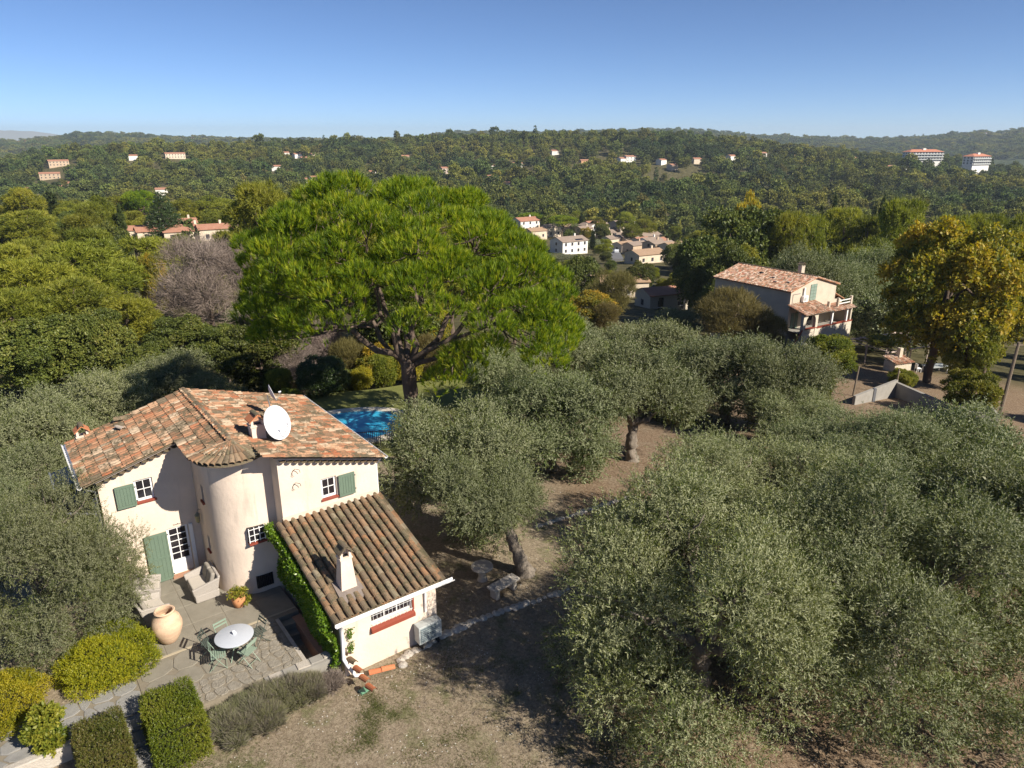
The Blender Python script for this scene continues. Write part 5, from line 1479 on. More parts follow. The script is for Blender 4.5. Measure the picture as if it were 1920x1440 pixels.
FILL = '''oak -9.6 58.9 9.9 9.1;olive -47.5 60.6 5.1 5;cypress -42.9 65.4 8.6 1.5;pine -21.7 67.2 11.8 8;cypress -35.3 68.2 11.1 2.1;pine -10 68.7 9.1 7.2;
autumn -8.3 74.2 4.8 4;olive -25.5 75 5.5 7.2;cypress -9.7 76.3 9.2 1.6;oak 0.3 79.9 7.7 7;pine -17.9 79.9 14.2 10.9;pine -7.1 81.1 12.5 8.8;
olive -42.6 83.5 5 5;olive -34.8 89.5 4.7 6;pine -40 91.9 9.6 6.3;oak -74.2 97 8.9 8.5;pine -64.3 102.1 12.1 8.9;olive -40.1 103.5 6.2 7.4;
oak 80.2 105.4 9.1 8.8;pine -71.2 105.6 13.2 9.1;lime 74.4 108.8 5.3 4.8;autumn -70.3 119.4 5.2 5.3;oak -54.8 120.4 8.8 8.7;oak 7.5 120.9 6.7 6.3;
pine -81.6 123.7 11 7.5;oak 53 128.6 8.2 7.3;oak -94.9 129.9 7.9 8.6;lime 59.5 132.7 6.9 7.3;olive -70.7 132.8 5.7 7.4;oak 96.9 135.5 9.3 9.5;
pine 86.9 136.7 10.4 7.4;cypress 105.2 142.8 11.3 2.1;pine 80.4 145.1 10.3 7.3;olive 90.9 148.8 5.3 5.5;pine 91.3 154.7 11.3 7.9;cypress -84.7 156.9 12 1.8;
pine 59.9 157.2 12.9 10.4;pine 99.6 158.1 13.2 10.9;pine -90.2 158.3 13.6 10.2;pine 110.4 159.3 9.3 6.5;pine 72.6 160.2 13.5 9.2;lime -104.7 162.4 6.1 6.5;
oak -117.2 163.5 8 8.2;oak 105.2 166.5 9.8 8.8;pine 52.8 166.6 9.7 6.5;oak 64 168.8 9.9 8.5;pine 84.6 168.9 10.2 8.5;oak -107.3 169.2 7.1 7;
pine -115.9 173.4 14.2 9.5;pine 115.9 174.4 12.7 10.8;pine 99.8 175.7 10.3 8.8;pine 131.7 176.1 11.4 8.2;pine 76.5 176.4 13 9.6;pine -126.4 176.7 10.5 9;
pine 68.4 176.9 10.9 7.3;pine -99.9 178.1 9.3 6.8;cypress -117.4 179.4 8.7 1.6;autumn -135 181.6 4.7 4.9;cypress -120.4 181.9 9 1.8;pine 109.8 182.3 13.2 10.9;
pine -105 183 10 7.8;pine 74.5 186.3 14.7 11.7;pine 118.3 187.1 14 11.7;pine 86.5 187.8 14.1 12;olive -113.3 188.1 5.2 5.6;oak 62.6 188.3 6.6 6.5;
oak -126 189.7 8.9 9.6;lime -109 191.6 6.2 6;oak -116.9 193.8 9 8;pine 101.5 194.3 9.2 6.1;cypress -140.9 195.1 8.1 1.4;pine 138.7 196.4 10.8 8.5;
olive -146.3 198 6.2 7.1;pine 58.2 199.2 9.4 6;pine 151.6 202.4 11.2 9.5;pine 81.6 203.3 10.3 7.6;oak 137.4 204.3 9.6 9.3;pine 110.7 205.5 10.6 8.3;
pine 53.7 208.4 13.2 9.9;oak 125.7 208.5 9.9 10.9;lime -139.2 208.7 6.7 6.9;cypress 118.9 209.8 12 2.3;pine -129.4 210 9 6.2;pine 145.5 210.2 10.8 9.1;
pine 67.2 212.9 12.9 8.4;pine 100.4 214.7 12.3 8.8;pine 84.6 216.5 10.3 7.4;oak 54.7 216.6 9.3 9.3;pine 77.9 221 12.5 10.4;lime 157.1 224.1 5 4.4;
oak 127.4 226.1 9.5 8.2;pine 168.9 226.7 12.3 8.8;pine -132.9 227.5 10.2 7.5;pine -88.4 228.6 10.1 6.6;pine 117.6 231.1 9.5 7.9;oak 90.5 233.3 6.8 6.5;
pine 63.7 236.3 9.3 6.7;oak 100.9 237.1 9.8 10.1;oak -160.3 239.4 9.5 9.7;cypress 78.1 239.7 8.4 1.3;pine 140.4 239.9 11 7.6;pine 86 240.7 14.5 9.3;
cypress -148 242.5 12.5 1.9;pine 122.7 242.7 14.8 11.4;oak 148.3 244.4 9 9.9;pine 66.9 245.1 9.3 7.6;oak -168.8 245.9 6.7 6.8;oak 177.9 245.9 9.4 8.9;
olive -95.4 246.4 5.5 5.8;oak 104.4 246.6 7.9 7.8;pine -103.3 247.8 10.3 6.7;pine 131.1 249.1 13 10.7;oak -153.7 249.6 8.1 7.1;oak 174.7 254 8.7 8.8;
oak 147.9 255.1 9.4 8.2;pine 162.6 256.3 12.5 9.5;oak -145.1 259.4 6.8 6.2;cypress -157 261.4 9.5 1.6;pine 125.2 261.4 13.9 10.9;lime -186.5 262.8 5.6 6.2;
oak -132.8 264.4 6.2 6.8;pine 117.6 265.5 9.6 6.3;cypress -161.2 266.6 9.9 1.7;pine 82.8 267.8 14.9 10.5;oak 130.8 269 8.2 7.6;pine 71.1 269.8 10.6 8.5;
pine -142.2 270.1 14.7 12.6;pine -154.9 270.9 11.7 9.8;oak 105.9 273.2 7.6 6.8;pine -103.4 274.4 14.4 12.4;pine -203 276 10 8.3;oak -166.9 276.4 9.9 11.4;
pine -112.7 277.8 13.6 9.9;pine 114.7 278.8 11 8.8;oak -153.3 278.9 9.3 8.2;pine 186.1 280.3 12.8 10.6;oak 122.9 282 7.4 6.6;oak 140 284.4 6.9 7.5;
oak 73.1 284.8 8.6 8.3;oak 189.3 289.8 8.4 7.5;pine -113 290.3 13.3 9.9;pine 215.1 291.4 10.2 8.4;cypress -120.1 291.7 9.7 1.4;pine -198.8 291.7 9.2 7.8;
oak -140.3 291.7 8.9 8.7;lime -221.1 296.8 6 6;olive 137.9 299 4.6 5.3;pine 183 299.1 15 9.7;pine 130.2 299.6 13.9 10.1;pine -129.2 300.1 10.5 6.7;
oak 102.2 301.2 9.7 10.2;oak 118.5 303.5 7.1 6.4;cypress 131.3 307.6 12.2 2.1;oak 195.1 307.8 6.7 6.3;oak -175.8 309 9.6 10.4;oak -233.2 310.5 9 9.2;
pine -127.9 311.2 9.5 6.1;pine 233.3 311.7 14 11;oak -205.5 312 8.4 9.4;cypress 162 313.1 9.6 1.6;pine -167.1 313.7 12.5 9.1;pine 90.6 314.2 11.2 7.7;
pine 179.2 314.6 10 6.9;oak 78.6 316.9 7.2 6.1;pine 204.7 320.3 12.4 9.5;pine -159.4 320.4 11.3 8.1;pine 184.6 320.5 13.8 11.5;pine 230.1 321.3 11.5 8.7;
pine -167.6 322.5 14.6 10.2;oak 88 323.4 9.5 9.5;pine -226.9 326.2 12.8 11;oak 125.3 327.7 7.1 7.9;pine 201.4 329.3 12.3 8.8;pine 55.1 329.4 11.6 9.7;
pine 100.1 330.2 10.7 7.5;oak 159 331.6 9.7 11;oak 26.3 332.3 6.4 6;pine -148.6 333.1 9.6 8.1;olive 122 333.7 5.4 5.8;pine 75.9 334 10.3 8;
olive 93.4 335.3 5.3 6.2;olive -196.3 338.3 5.9 5.8;oak 163.9 339.1 7.9 9.1;pine 62.8 340.6 13.9 11.4;oak 172 341.8 8.6 9.4;oak 104.4 343.5 6.2 6.4;
autumn 35.7 344 6.6 6.9;pine -124.9 344.4 14.4 11.5;oak 86.4 345.4 6.2 6.7;olive -162.4 346 4.5 4.4;oak 113.3 346.3 8.9 7.8;oak 203.5 347.2 9.4 8.7;
pine 238.6 348 12 8.4;oak 44 348.9 8.4 8.5;pine 244.8 351.5 10.7 6.9;oak -214.8 353 6.6 6.8;oak 152.6 353.6 6.2 6.4;oak 234.4 354.5 9.6 9.2;
oak -227.6 355.7 9.4 8.5;pine 130.1 357 12.9 10.5;pine 221.3 358.2 14.1 11.6;olive 102.4 360.2 4.8 5.2;pine 56.9 362.9 13.7 10.6;pine 43.7 364.6 10.1 8.4;
oak -162.8 365.7 9.3 10.5;oak 187.7 365.7 7.7 8.6;olive 32.1 366.7 5.8 6;cypress -158 368.6 11.7 1.9;oak -189 369 7.5 7.1;pine -172.3 369.4 9.4 7.7;
cypress 35.5 370.8 10.3 2;pine -211.3 371.5 13.7 11.4;pine 172.1 372.1 9.3 7.3;pine -14 373.4 10.5 8.5;pine 193 374.6 11.6 7.4;oak 105.4 377 8.7 9.5;
pine -34.5 378.8 14.2 10.6;pine -143.3 380.7 9.9 8;olive 140.6 380.8 5 5.2;pine 59.3 383.6 12.6 9.6;pine -135.9 383.8 14.2 9.1;pine 131.5 387.4 14.8 10.9;
oak 147 387.6 9.9 9.5;pine -10.8 391.1 10.8 8;oak 87.5 392.5 7.1 6.2;pine 35.8 395.3 9.8 7.6;cypress 48.4 404.4 9.3 1.4;oak 37.8 405.1 8.9 8.5;
oak 27.1 409.3 8.9 8.4;cypress -109.7 412.5 12.8 2.2;cypress 20.4 412.8 12.4 2.3;oak 46.6 419.3 7.8 7.2;pine 60.2 422 10.3 6.6;oak 34.5 424.2 8.5 8.2;
pine 20.9 426.9 10.1 6.9;'''
GROUPS = dict(olive='olive trees round the farmhouse', pine='pines on the slopes', oak='oaks and evergreen trees', cypress='cypresses')
HAND_FIX = {}
for k, x, y, h, w, lab, pr in HAND:
    if pr == 'near':
        tree(k, x, y, h, w, lab, GROUPS.get(k), proto=('olive_near', 1 if x < 0 or y < 17 else rt.randrange(2)))
    elif pr == 'lean':
        tree(k, .61, 23.2, 4.9, 5.4, lab, GROUPS.get(k), proto=('olive_lean', 0), rot=.15)
    elif pr == 'tall':
        tree(k, x, y, h, w, lab, GROUPS.get(k), proto=('olive_tall', 0))
    else:
        tree(k, x, y, h, w, lab, GROUPS.get(k), proto='leafy' if k in ('autumn', 'lime', 'oak') and y < 110 else None)
MARKS = [(-.66, 'the left edge'), (-.55, 'the slender left cypresses'), (-.44, 'the left hamlet roofs'), (-.33, 'the left shoulder of the great pine'), (-.15, 'the great pine crown'), (0, 'the right slope of the great pine'), (.15, 'the village houses'), (.30, 'the tall dark oak'), (.42, 'the neighbouring house'), (.52, 'the little stone tower house'), (.63, 'the large autumn tree'), (.75, 'the right edge')]
ORD = 'first second third fourth fifth sixth seventh eighth ninth tenth'.split() + ['%dth' % i for i in range(11, 90)]
KN = dict(olive='grey green olive', pine='rounded pine', oak='dark evergreen oak', cypress='narrow cypress', lime='yellow green broadleaf tree', autumn='golden autumn tree')
seen = {}
for row in FILL.replace('\n', '').split(';'):           # sorted by distance
    if not row: continue
    k, x, y, h, w = row.split(); x, y, h, w = map(float, (x, y, h, w))
    if k == 'cypress' and y < 130: continue
    mk = min(MARKS, key=lambda t: abs(t[0] - x / y))[1]
    q = seen.get((k, mk), 0); seen[k, mk] = q + 1
    tree(k, x, y, h, w, '%s nearest %s in line with %s' % (ORD[q], KN[k], mk), 'woodland ' + KN[k].replace('cypress', 'cypresse') + 's', proto='leafy' if k == 'oak' and y < 90 else None)

# ---- shrubs round the lawn
def shrub(x, y, h, w, mat, label, proto='shrub', z=None, group='shrubs along the pool lawn'):
    return tree('shrub', x, y, h, w, label, group, proto=proto, mat=mat, z=z)
shrub(-13.4, 47.6, 2.7, 3.6, m_deepg, 'dark green rounded shrub at the left of the pool lawn', z=-2.3)
shrub(-10.9, 49.0, 1.6, 1.7, m_yellow, 'small bright yellow shrub at the edge of the pool lawn', z=-2.3)
shrub(-9.6, 50.1, 2.4, 2.4, m_lime, 'leafy green shrub beside the bright yellow one', z=-2.4)
shrub(-7.8, 50.9, 2.6, 2.4, m_yellow, 'golden shrub just left of the pine trunk', z=-2.4)
shrub(-4.4, 51.6, 2.2, 2.6, m_lime, 'yellow green shrub right of the pine trunk', z=-2.4)
shrub(-2.4, 51.0, 2.0, 2.6, m_deepg, 'green shrub far right of the pool lawn', z=-2.4)
shrub(-16.5, 47.5, 1.9, 2.0, m_lime, 'slim green shrub behind the roof corner', z=-2.2)
shrub(-15.0, 44.9, 1.1, 1.7, m_hedge, 'clipped round green bush peeking over the roof edge', z=-2.0)
shrub(-17.5, 52.0, 1.6, 4.0, m_feath, 'straw coloured dry shrub behind the lawn', proto='feather')
shrub(-10.5, 54.5, 4.2, 4.2, m_autumn, 'orange tinged climber-clad tree behind the lawn', proto='oak')
shrub(-13.2, 55.5, 4.8, 4.0, m_feath, 'brown feathery shrub behind the yellow one', proto='feather')
shrub(-7.0, 56.0, 4.5, 5.0, m_feath, 'brown feathery shrub behind the golden one', proto='feather')
shrub(-3.0, 57.0, 4.8, 5.2, m_oak, 'dark green tree behind the right of the lawn', proto='oak')
shrub(-21.5, 36.5, 3.2, 4.0, m_olive, 'low olive bush in the house shadow', proto='olive')

# ---- clipped hedges, garden shrubs, lavender, ivy
def box_skin(rng, n, x, y, z, rnd_=.12):
    """points on the sides and top of a rounded box with outward directions"""
    ar = np.array([x * y, x * z, x * z, y * z, y * z]); f = rng.choice(5, n, p=ar / ar.sum())
    u, v = rng.uniform(-1, 1, n), rng.uniform(-1, 1, n)
    P = np.zeros((n, 3)); D = np.zeros((n, 3))
    for i, (ax, sg) in enumerate(((2, 1), (1, -1), (1, 1), (0, -1), (0, 1))):
        m = f == i
        oth = [a for a in (0, 1, 2) if a != ax]
        P[m, oth[0]] = u[m]; P[m, oth[1]] = v[m]; P[m, ax] = sg; D[m, ax] = sg
    D = unit(D + P * .35 + rng.normal(0, .45, (n, 3)) + np.array([0, 0, .25]))
    nrm = np.linalg.norm(np.abs(P) ** 6, axis=1) ** (1 / 6); P = P / np.maximum(nrm, 1)[:, None] ** .35
    P *= (1 + rng.normal(0, .035, n) - .12 * rng.random(n) ** 2)[:, None]
    P[rng.random(n) < .05] *= 1.07
    lump = .065 * np.sin(P[:, 0] * 5 + 1) * np.sin(P[:, 1] * 6) 
    P = P * (1 + lump[:, None]) * np.array([x / 2, y / 2, z / 2]) + np.array([0, 0, z / 2])
    return P, D
def hedge(label, a, b, z, sx, sy, sz, seed, n, mat=None):
    rng = np.random.default_rng(seed)
    t = thing('clipped_hedge', label, 'hedge', W(a, b, z), TH, 'clipped hedges beside the steps')
    P, D = box_skin(rng, n, sx, sy, sz)
    T = .5 + .28 * np.sin(P[:, 0] * 3.1 + seed) * np.sin(P[:, 1] * 2.3 + 1) + rng.normal(0, .16, n)
    link('foliage', tw_mesh('hedge_foliage', [leaf_cloud(rng, P, D, 5, .075, .038, .022, (.4, 1.2), 1.2, tint=np.clip(T, 0, 1))], mat or m_hedge), t)
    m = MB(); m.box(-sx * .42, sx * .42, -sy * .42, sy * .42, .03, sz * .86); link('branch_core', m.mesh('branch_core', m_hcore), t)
    return t
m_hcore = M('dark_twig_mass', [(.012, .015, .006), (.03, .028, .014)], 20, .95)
m_hedge2 = leaf_mat('bronzed_box_leaf', [(.055, .075, .012), (.10, .118, .016), (.15, .125, .045), (.13, .155, .02)], trans=.28, rough=.45, vary=.05)
hedge('square clipped green hedge block right of the shaded steps', 1.78, 17.55, -.62, 1.22, 1.85, 1.30, 3, 9500)
hedge('square clipped bronzed hedge block left of the shaded steps', .10, 17.60, -.62, 1.05, 1.80, 1.22, 4, 8800, m_hedge2)

def mound(name, label, a, b, z, sx, sy, sz, seed, n, mat, k=7, L=.12, ll=.05, lw=.024, cat='shrub', group=None, nl=26, tri=False, ang=(.4, 1.2), up=.35, core=True):
    rng = np.random.default_rng(seed)
    t = thing(name, label, cat, W(a, b, z), TH, group)
    lob = []
    for i in range(nl):
        d = unit(rng.normal(size=3)); d[2] = abs(d[2])
        s = rng.uniform(.5, .8)
        lob.append((d[0] * sx * .5 * s, d[1] * sy * .5 * s, d[2] * sz * s * .95 + .05, min(sx, sy) * rng.uniform(.16, .27), sz * rng.uniform(.2, .32)))
    P, D, T = sample_lobes(rng, lob, n, inner=.35, up=up, cut=.75, jit=.4, down=.2)
    keep = P[:, 2] > 0; P, D, T = P[keep], D[keep], T[keep]
    T = np.clip(.2 + .6 * T + rng.normal(0, .14, len(T)), 0, 1)
    link('foliage', tw_mesh(name + '_foliage', [leaf_cloud(rng, P, D, k, L, ll, lw, ang, 1.2, tri, tint=T)], mat), t)
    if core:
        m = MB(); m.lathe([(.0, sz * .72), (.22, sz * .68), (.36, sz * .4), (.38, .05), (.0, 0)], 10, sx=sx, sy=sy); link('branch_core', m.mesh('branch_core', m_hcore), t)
    return t
mound('spreading_shrub', 'golden green spreading shrub between the big olive and the paved path', .75, 21.25, -.06, 2.9, 2.5, 1.15, 5, 11500, m_bushy, k=5, ll=.052, lw=.022)
mound('spreading_shrub', 'rounded bright green shrub at the lower left edge', -2.05, 21.0, -.06, 2.3, 2.2, 1.05, 6, 9500, m_bushy, k=5, ll=.052, lw=.022)
mound('citrus_bush', 'small bright leafy citrus bush casting a shadow on the path', -1.0, 19.05, -.02, .95, .95, 1.0, 7, 900, m_lime, k=6, L=.16, ll=.11, lw=.06, nl=12, core=False)
LAVS = [(2.95, 17.15, .95), (3.55, 17.2, 1.05), (4.15, 17.25, 1.0), (4.75, 17.2, 1.05), (5.3, 17.1, .85), (3.2, 16.75, .8), (3.95, 16.75, .8)]
LAVL = ['lavender bush next to the clipped green hedge', 'lavender bush second from the clipped hedge', 'lavender bush in the middle of the row under the terrace', 'lavender bush fourth along the row under the terrace', 'lavender bush at the end of the row by the wall top', 'low lavender bush in front of the row near the hedge', 'low lavender bush in front of the row middle']
for i, ((a, b, s_), lab) in enumerate(zip(LAVS, LAVL)):
    mound('lavender_bush', lab, a, b, -.62, s_, s_ * .95, .78 * s_, 20 + i, 2600, m_lav, k=6, L=.10, ll=.22, lw=.013, group='lavender bushes under the terrace', nl=14, tri=True, ang=(.05, .5), up=1.1)
mound('dry_weed_clump', 'brown dry weed clump beside the drain tiles', 5.95, 16.95, -.62, .7, .6, .5, 31, 1100, m_twig, k=5, L=.08, ll=.2, lw=.01, nl=8, tri=True, ang=(.05, .5), up=1.0, core=False)
# ivy along the annex side
rng = np.random.default_rng(50)
ivy = thing('ivy', 'bright green ivy climbing along the annex side below the tile edge', 'ivy', W(6.3, 19.2, -.9), TH)
n = 6500
b_ = rng.uniform(17.25, 21.9, n); zt_ = zg + (b_ - bg_) * .26 - .20; zz_ = zt_ - (rng.random(n) ** 1.7) * 2.0
bulge = .16 + .20 * np.clip(1 - np.abs(zz_ - zt_ + .25) / .8, 0, 1) + .10 * np.sin(b_ * 2.1) * np.sin(zz_ * 3)
a_ = 6.45 - bulge * rng.uniform(.55, 1.1, n)
ok = zz_ > -.9
P = np.stack([a_ - 6.3, b_ - 19.2, zz_ + .9], 1)[ok]
D = unit(np.stack([-np.ones(ok.sum()) * .6, rng.normal(0, .4, ok.sum()) - .3, np.ones(ok.sum()) * .7], 1) + rng.normal(0, .35, (ok.sum(), 3)))
link('foliage', tw_mesh('ivy_foliage', [leaf_cloud(rng, P, D, 4, .09, .085, .062, (.4, 1.2), .9, tint=np.clip(.3 + .45 * rng.random(len(P)), 0, 1))], m_ivy), ivy)
sp_ = thing('ivy_sprig', 'small ivy sprig on the annex front beside the downpipe', 'ivy', W(6.7, 17.2, .4), TH)
P = np.stack([rng.normal(.02, .05, 90), -.03 - .04 * rng.random(90), np.concatenate([rng.uniform(.35, .75, 45), rng.uniform(-.15, .25, 45)])], 1)
D = unit(np.array([0, -.8, .4]) + rng.normal(0, .5, (90, 3)))
link('foliage', tw_mesh('ivy_sprig_foliage', [leaf_cloud(rng, P, D, 3, .06, .055, .04, tint=np.full(90, .3))], m_ivy), sp_)
# plant in the pot
P = unit(rng.normal(size=(330, 3))) * rng.uniform(.12, .34, (330, 1)); P[:, 2] = np.abs(P[:, 2]) * .55 + .48; P[:60, 2] -= .3; P[:60, 0] = .26 + .06 * rng.random(60)
link('plant', tw_mesh('pot_plant_leaves', [leaf_cloud(rng, P, unit(P - np.array([0, 0, .35]) + rng.normal(0, .3, P.shape)), 4, .07, .06, .04)], m_lime), pot)

# ---- grass and daisies
def blades(name, n, region, seed, mat, hgt, wid, label, clump=None):
    rng = np.random.default_rng(seed)
    x = rng.uniform(region[0], region[1], n); y = rng.uniform(region[2], region[3], n)
    if clump is not None:
        c = rng.integers(0, len(clump), n); x = clump[c, 0] + rng.normal(0, .17, n) * clump[c, 2]; y = clump[c, 1] + rng.normal(0, .17, n) * clump[c, 2]
    a = x * CT + y * ST; b = -x * ST + y * CT
    ok = (b < 16.95) & ~((a > -.55) & (a < 2.5) & (b > 16.55)) & (y > 11)
    ok |= (a > 9.9) & (b < 30)
    x, y = x[ok], y[ok]; n = len(x)
    z = terrain(x, y) - .01
    P = np.stack([x, y, z], 1)
    D = unit(np.stack([rng.normal(0, .55, n), rng.normal(0, .55, n), np.ones(n) * .8], 1))
    V, F, T = leaf_cloud(rng, P, D, 3, .01, hgt, wid, (.1, .9), 1.5, True)
    o = link(name, np_mesh(name, V, F, mat, T)); return setp(o, label, 'grass', kind='stuff')
m_straw = leaf_mat('dry_grass', [(.15, .115, .075), (.235, .19, .135), (.33, .275, .20), (.20, .18, .10)], trans=.15, rough=.9, spec=.1, vary=0)
m_grass = leaf_mat('green_grass', [(.075, .09, .028), (.11, .13, .036), (.16, .165, .055)], trans=.25, rough=.7, vary=0)
m_litter = leaf_mat('brown_leaf_litter', [(.12, .07, .042), (.22, .135, .08), (.33, .225, .14), (.26, .15, .085)], trans=.1, rough=.9, spec=.1, vary=0)
blades('dry_grass', 60000, (-10, 6, 12, 24), 61, m_straw, .055, .008, 'dry straw coloured grass of the front lawn')
blades('leaf_litter', 30000, (2.5, 16, 12, 31), 62, m_litter, .05, .016, 'brown leaf litter under the olive trees')
cl = np.random.default_rng(63); cl = np.stack([cl.uniform(-9.5, 5, 130), cl.uniform(12.5, 19, 130), cl.uniform(.5, 2.2, 130)], 1)
cl[:14, 0] = -4.3 + .12 * np.arange(14) % .5; cl[:14, 1] = 17.0 - .16 * np.arange(14); cl[:14, 2] = .9
blades('green_grass', 22000, (-10, 5, 12, 19), 64, m_grass, .06, .009, 'green grass tufts in the dry lawn', cl)
rng = np.random.default_rng(65)
c = rng.uniform(0, 1, (40, 2)) * np.array([12, 6]) + np.array([-8, 12.7])
x = np.repeat(c[:, 0], 8) + rng.normal(0, .28, 320); y = np.repeat(c[:, 1], 8) + rng.normal(0, .22, 320)
okd = (-x * ST + y * CT) < 16.4
P = np.stack([x, y, terrain(x, y) + .06], 1)[okd]
V, F, T = leaf_cloud(rng, P, np.tile([0, 0, 1.], (len(P), 1)), 5, .002, .016, .013, (1.2, 1.6), .1)
setp(link('daisies', np_mesh('daisies', V, F, M('daisy_petal', (.8, .8, .76), rough=.6), T)), 'tiny white daisies scattered over the dry lawn', 'daisies', kind='stuff')

# ---- small stones and twigs lying on the ground
rng = np.random.default_rng(66)
n = 1500
x = rng.uniform(-9, 15, n); y = rng.uniform(12, 31, n); a = x * CT + y * ST; b = -x * ST + y * CT
ok = ((b < 16.6) & ~((a > -.6) & (a < 2.6) & (b > 16.4))) | ((a > 10.2) & (b < 30))
x, y = x[ok], y[ok]; n = len(x); r_ = rng.uniform(.012, .04, n)
base_v = np.array([[1, 0, 0], [-.4, .9, 0], [-.5, -.8, 0], [.1, .05, .8]]); base_f = np.array([[0, 1, 3], [1, 2, 3], [2, 0, 3]])
rot = rng.uniform(0, 6.28, n); cs, sn = np.cos(rot)[:, None], np.sin(rot)[:, None]
V = np.stack([(base_v[None, :, 0] * cs - base_v[None, :, 1] * sn), (base_v[None, :, 0] * sn + base_v[None, :, 1] * cs), np.repeat(base_v[None, :, 2], n, 0)], 2) * r_[:, None, None]
V = V + np.stack([x, y, terrain(x, y) + .005], 1)[:, None, :]
F = (base_f[None] + (np.arange(n) * 4)[:, None, None]).reshape(-1, 3)
setp(link('gravel', np_mesh('gravel', V.reshape(-1, 3), F, m_stone)), 'small pale stones scattered over the dry ground', 'gravel', kind='stuff')
P = np.stack([rng.uniform(-8, 15, 900), rng.uniform(12, 30, 900), np.zeros(900)], 1); P[:, 2] = terrain(P[:, 0], P[:, 1]) + .02
bq = -P[:, 0] * ST + P[:, 1] * CT; aq = P[:, 0] * CT + P[:, 1] * ST
P = P[((bq < 16.4) & ((aq > 2.8) | (aq < -.8))) | (aq > 10.3)]
D = unit(np.stack([rng.normal(size=len(P)), rng.normal(size=len(P)), rng.normal(0, .08, len(P))], 1))
V, F, T = leaf_cloud(rng, P, D, 2, .05, .22, .012, (.05, .5), .3, True)
setp(link('fallen_twigs', np_mesh('fallen_twigs', V, F, m_twig, T)), 'fallen twigs lying on the ground under the olive trees', 'twigs', kind='stuff')
VILLAGE = [
    ('white village house with two levels and solar panels on its roof', 23.7, 299.1, 13, 9, 5.5, 'w', 'g'),
    ('cream village house at the back left of the row houses', 42, 383.2, 7, 7, 4.5, 'c', 'r'),
    ('low village house beside the back left one', 46.3, 381.8, 9, 7, 4, 'c', 'g'),
    ('tall cream village house in the middle of the back row', 55.4, 373.6, 8, 8, 7, 'c', 'g'),
    ('small low village house in front of the back row', 46, 353.8, 8, 6, 4, 'c', 'g'),
    ('white village house right of the tall cream one', 61.9, 376.1, 10, 8, 5.5, 'w', 'g'),
    ('low roofed village garage in the middle of the row', 54.1, 354.9, 10, 6, 3.4, 'c', 'g'),
    ('tall tan village house in the centre of the row', 60.6, 343.4, 11, 8, 7, 't', 'g'),
    ('low tan village house below the tall tan one', 54.5, 330.8, 9, 6, 4, 't', 'g'),
    ('grey white village house at the right of the row', 63.8, 337.4, 11, 7, 5.5, 'c', 'g'),
    ('white walled village house at the lower right of the row', 60.3, 313.1, 9, 6, 5, 'w', 'g'),
    ('shaded village house at the lower left of the row', 50.6, 294.1, 9, 6, 4.2, 't', 'g'),
    ('low village bungalow nearest the camera', 47.2, 252.8, 12, 8, 3.6, 'c', 't'),
    ('small village shed at the right end of the row', 59.3, 297.3, 6, 5, 3.4, 'c', 'g'),
    ('white house with red roof touching the great pine crown', 7, 377.8, 12, 9, 5.5, 'w', 'r'),
    ('low pale house below the white one by the great pine crown', 10.9, 340.5, 9, 7, 4, 'c', 't'),
    ('red roofed house left of the cedar on the left slope', -108.83, 212, 7.8, 5.6, 4, 'c', 'r'),
    ('low red roofed house under the cedar on the left slope', -100.9, 203, 9, 5.6, 3.2, 'c', 'r'),
    ('red roofed house at the top of the left hamlet', -100.95, 222, 7.2, 6.3, 5.6, 'c', 'r'),
    ('wide hipped red roof in the middle of the left hamlet', -92.77, 205, 12, 8.4, 3.2, 'c', 'r'),
    ('cream walled house at the right of the left hamlet', -85.27, 206, 8.4, 6.3, 3.8, 'c', 'r'),
    ('small cream house half hidden by the great pine left edge', -84.29, 225, 5.4, 4.9, 4, 'c', 'r'),
]
HILLSIDE = [(-405, 895, 28.1, 'c'), (-494, 809, 24.2, 't'), (-425, 651, 11.7, 'p'), (-412, 665, 9.4, 'p'), (-407, 684, 8.0, 'w'), (-307, 643, 9.6, 'w'), (-467, 747, 22.5, 't'), (-301, 989, 8.5, 'w'), (-275, 954, 12.7, 'w'), (-258, 927, 13.7, 'c'), (-254, 958, 8.2, 'p'), (-256, 806, 8.0, 'w'), (-199, 745, 8.0, 'w'), (-206, 724, 8.0, 'w'), (-71, 816, 19.7, 'p'), (-22, 712, 8.0, 'c'), (-7, 671, 10.1, 'w'), (-25, 856, 9.0, 'w'), (6, 876, 13.8, 'w'), (82, 847, 8.0, 'o'), (135, 854, 15.6, 'w'), (126, 851, 8.0, 'w'), (165, 822, 8.0, 'w'), (205, 829, 8.0, 'c'), (312, 938, 19.3, 'w'), (435, 1032, 10.9, 'w'), (469, 1017, 8.4, 'w'), (421, 853, 10.7, 'w'), (429, 845, 14.2, 'w'), (439, 835, 10.6, 'w'), (452, 842, 12.2, 'w'), (628, 927, 35.3, 'o'), (596, 973, 22.3, 't'), (-437, 859, 8.0, 'w'), (-134, 932, 8.0, 'c'), (54, 948, 8.0, 'w'), (257, 874, 8.0, 'w'), (350, 922, 8.0, 'w'), (172, 796, 8.0, 'p'), (-150, 798, 8.0, 'w'), ]
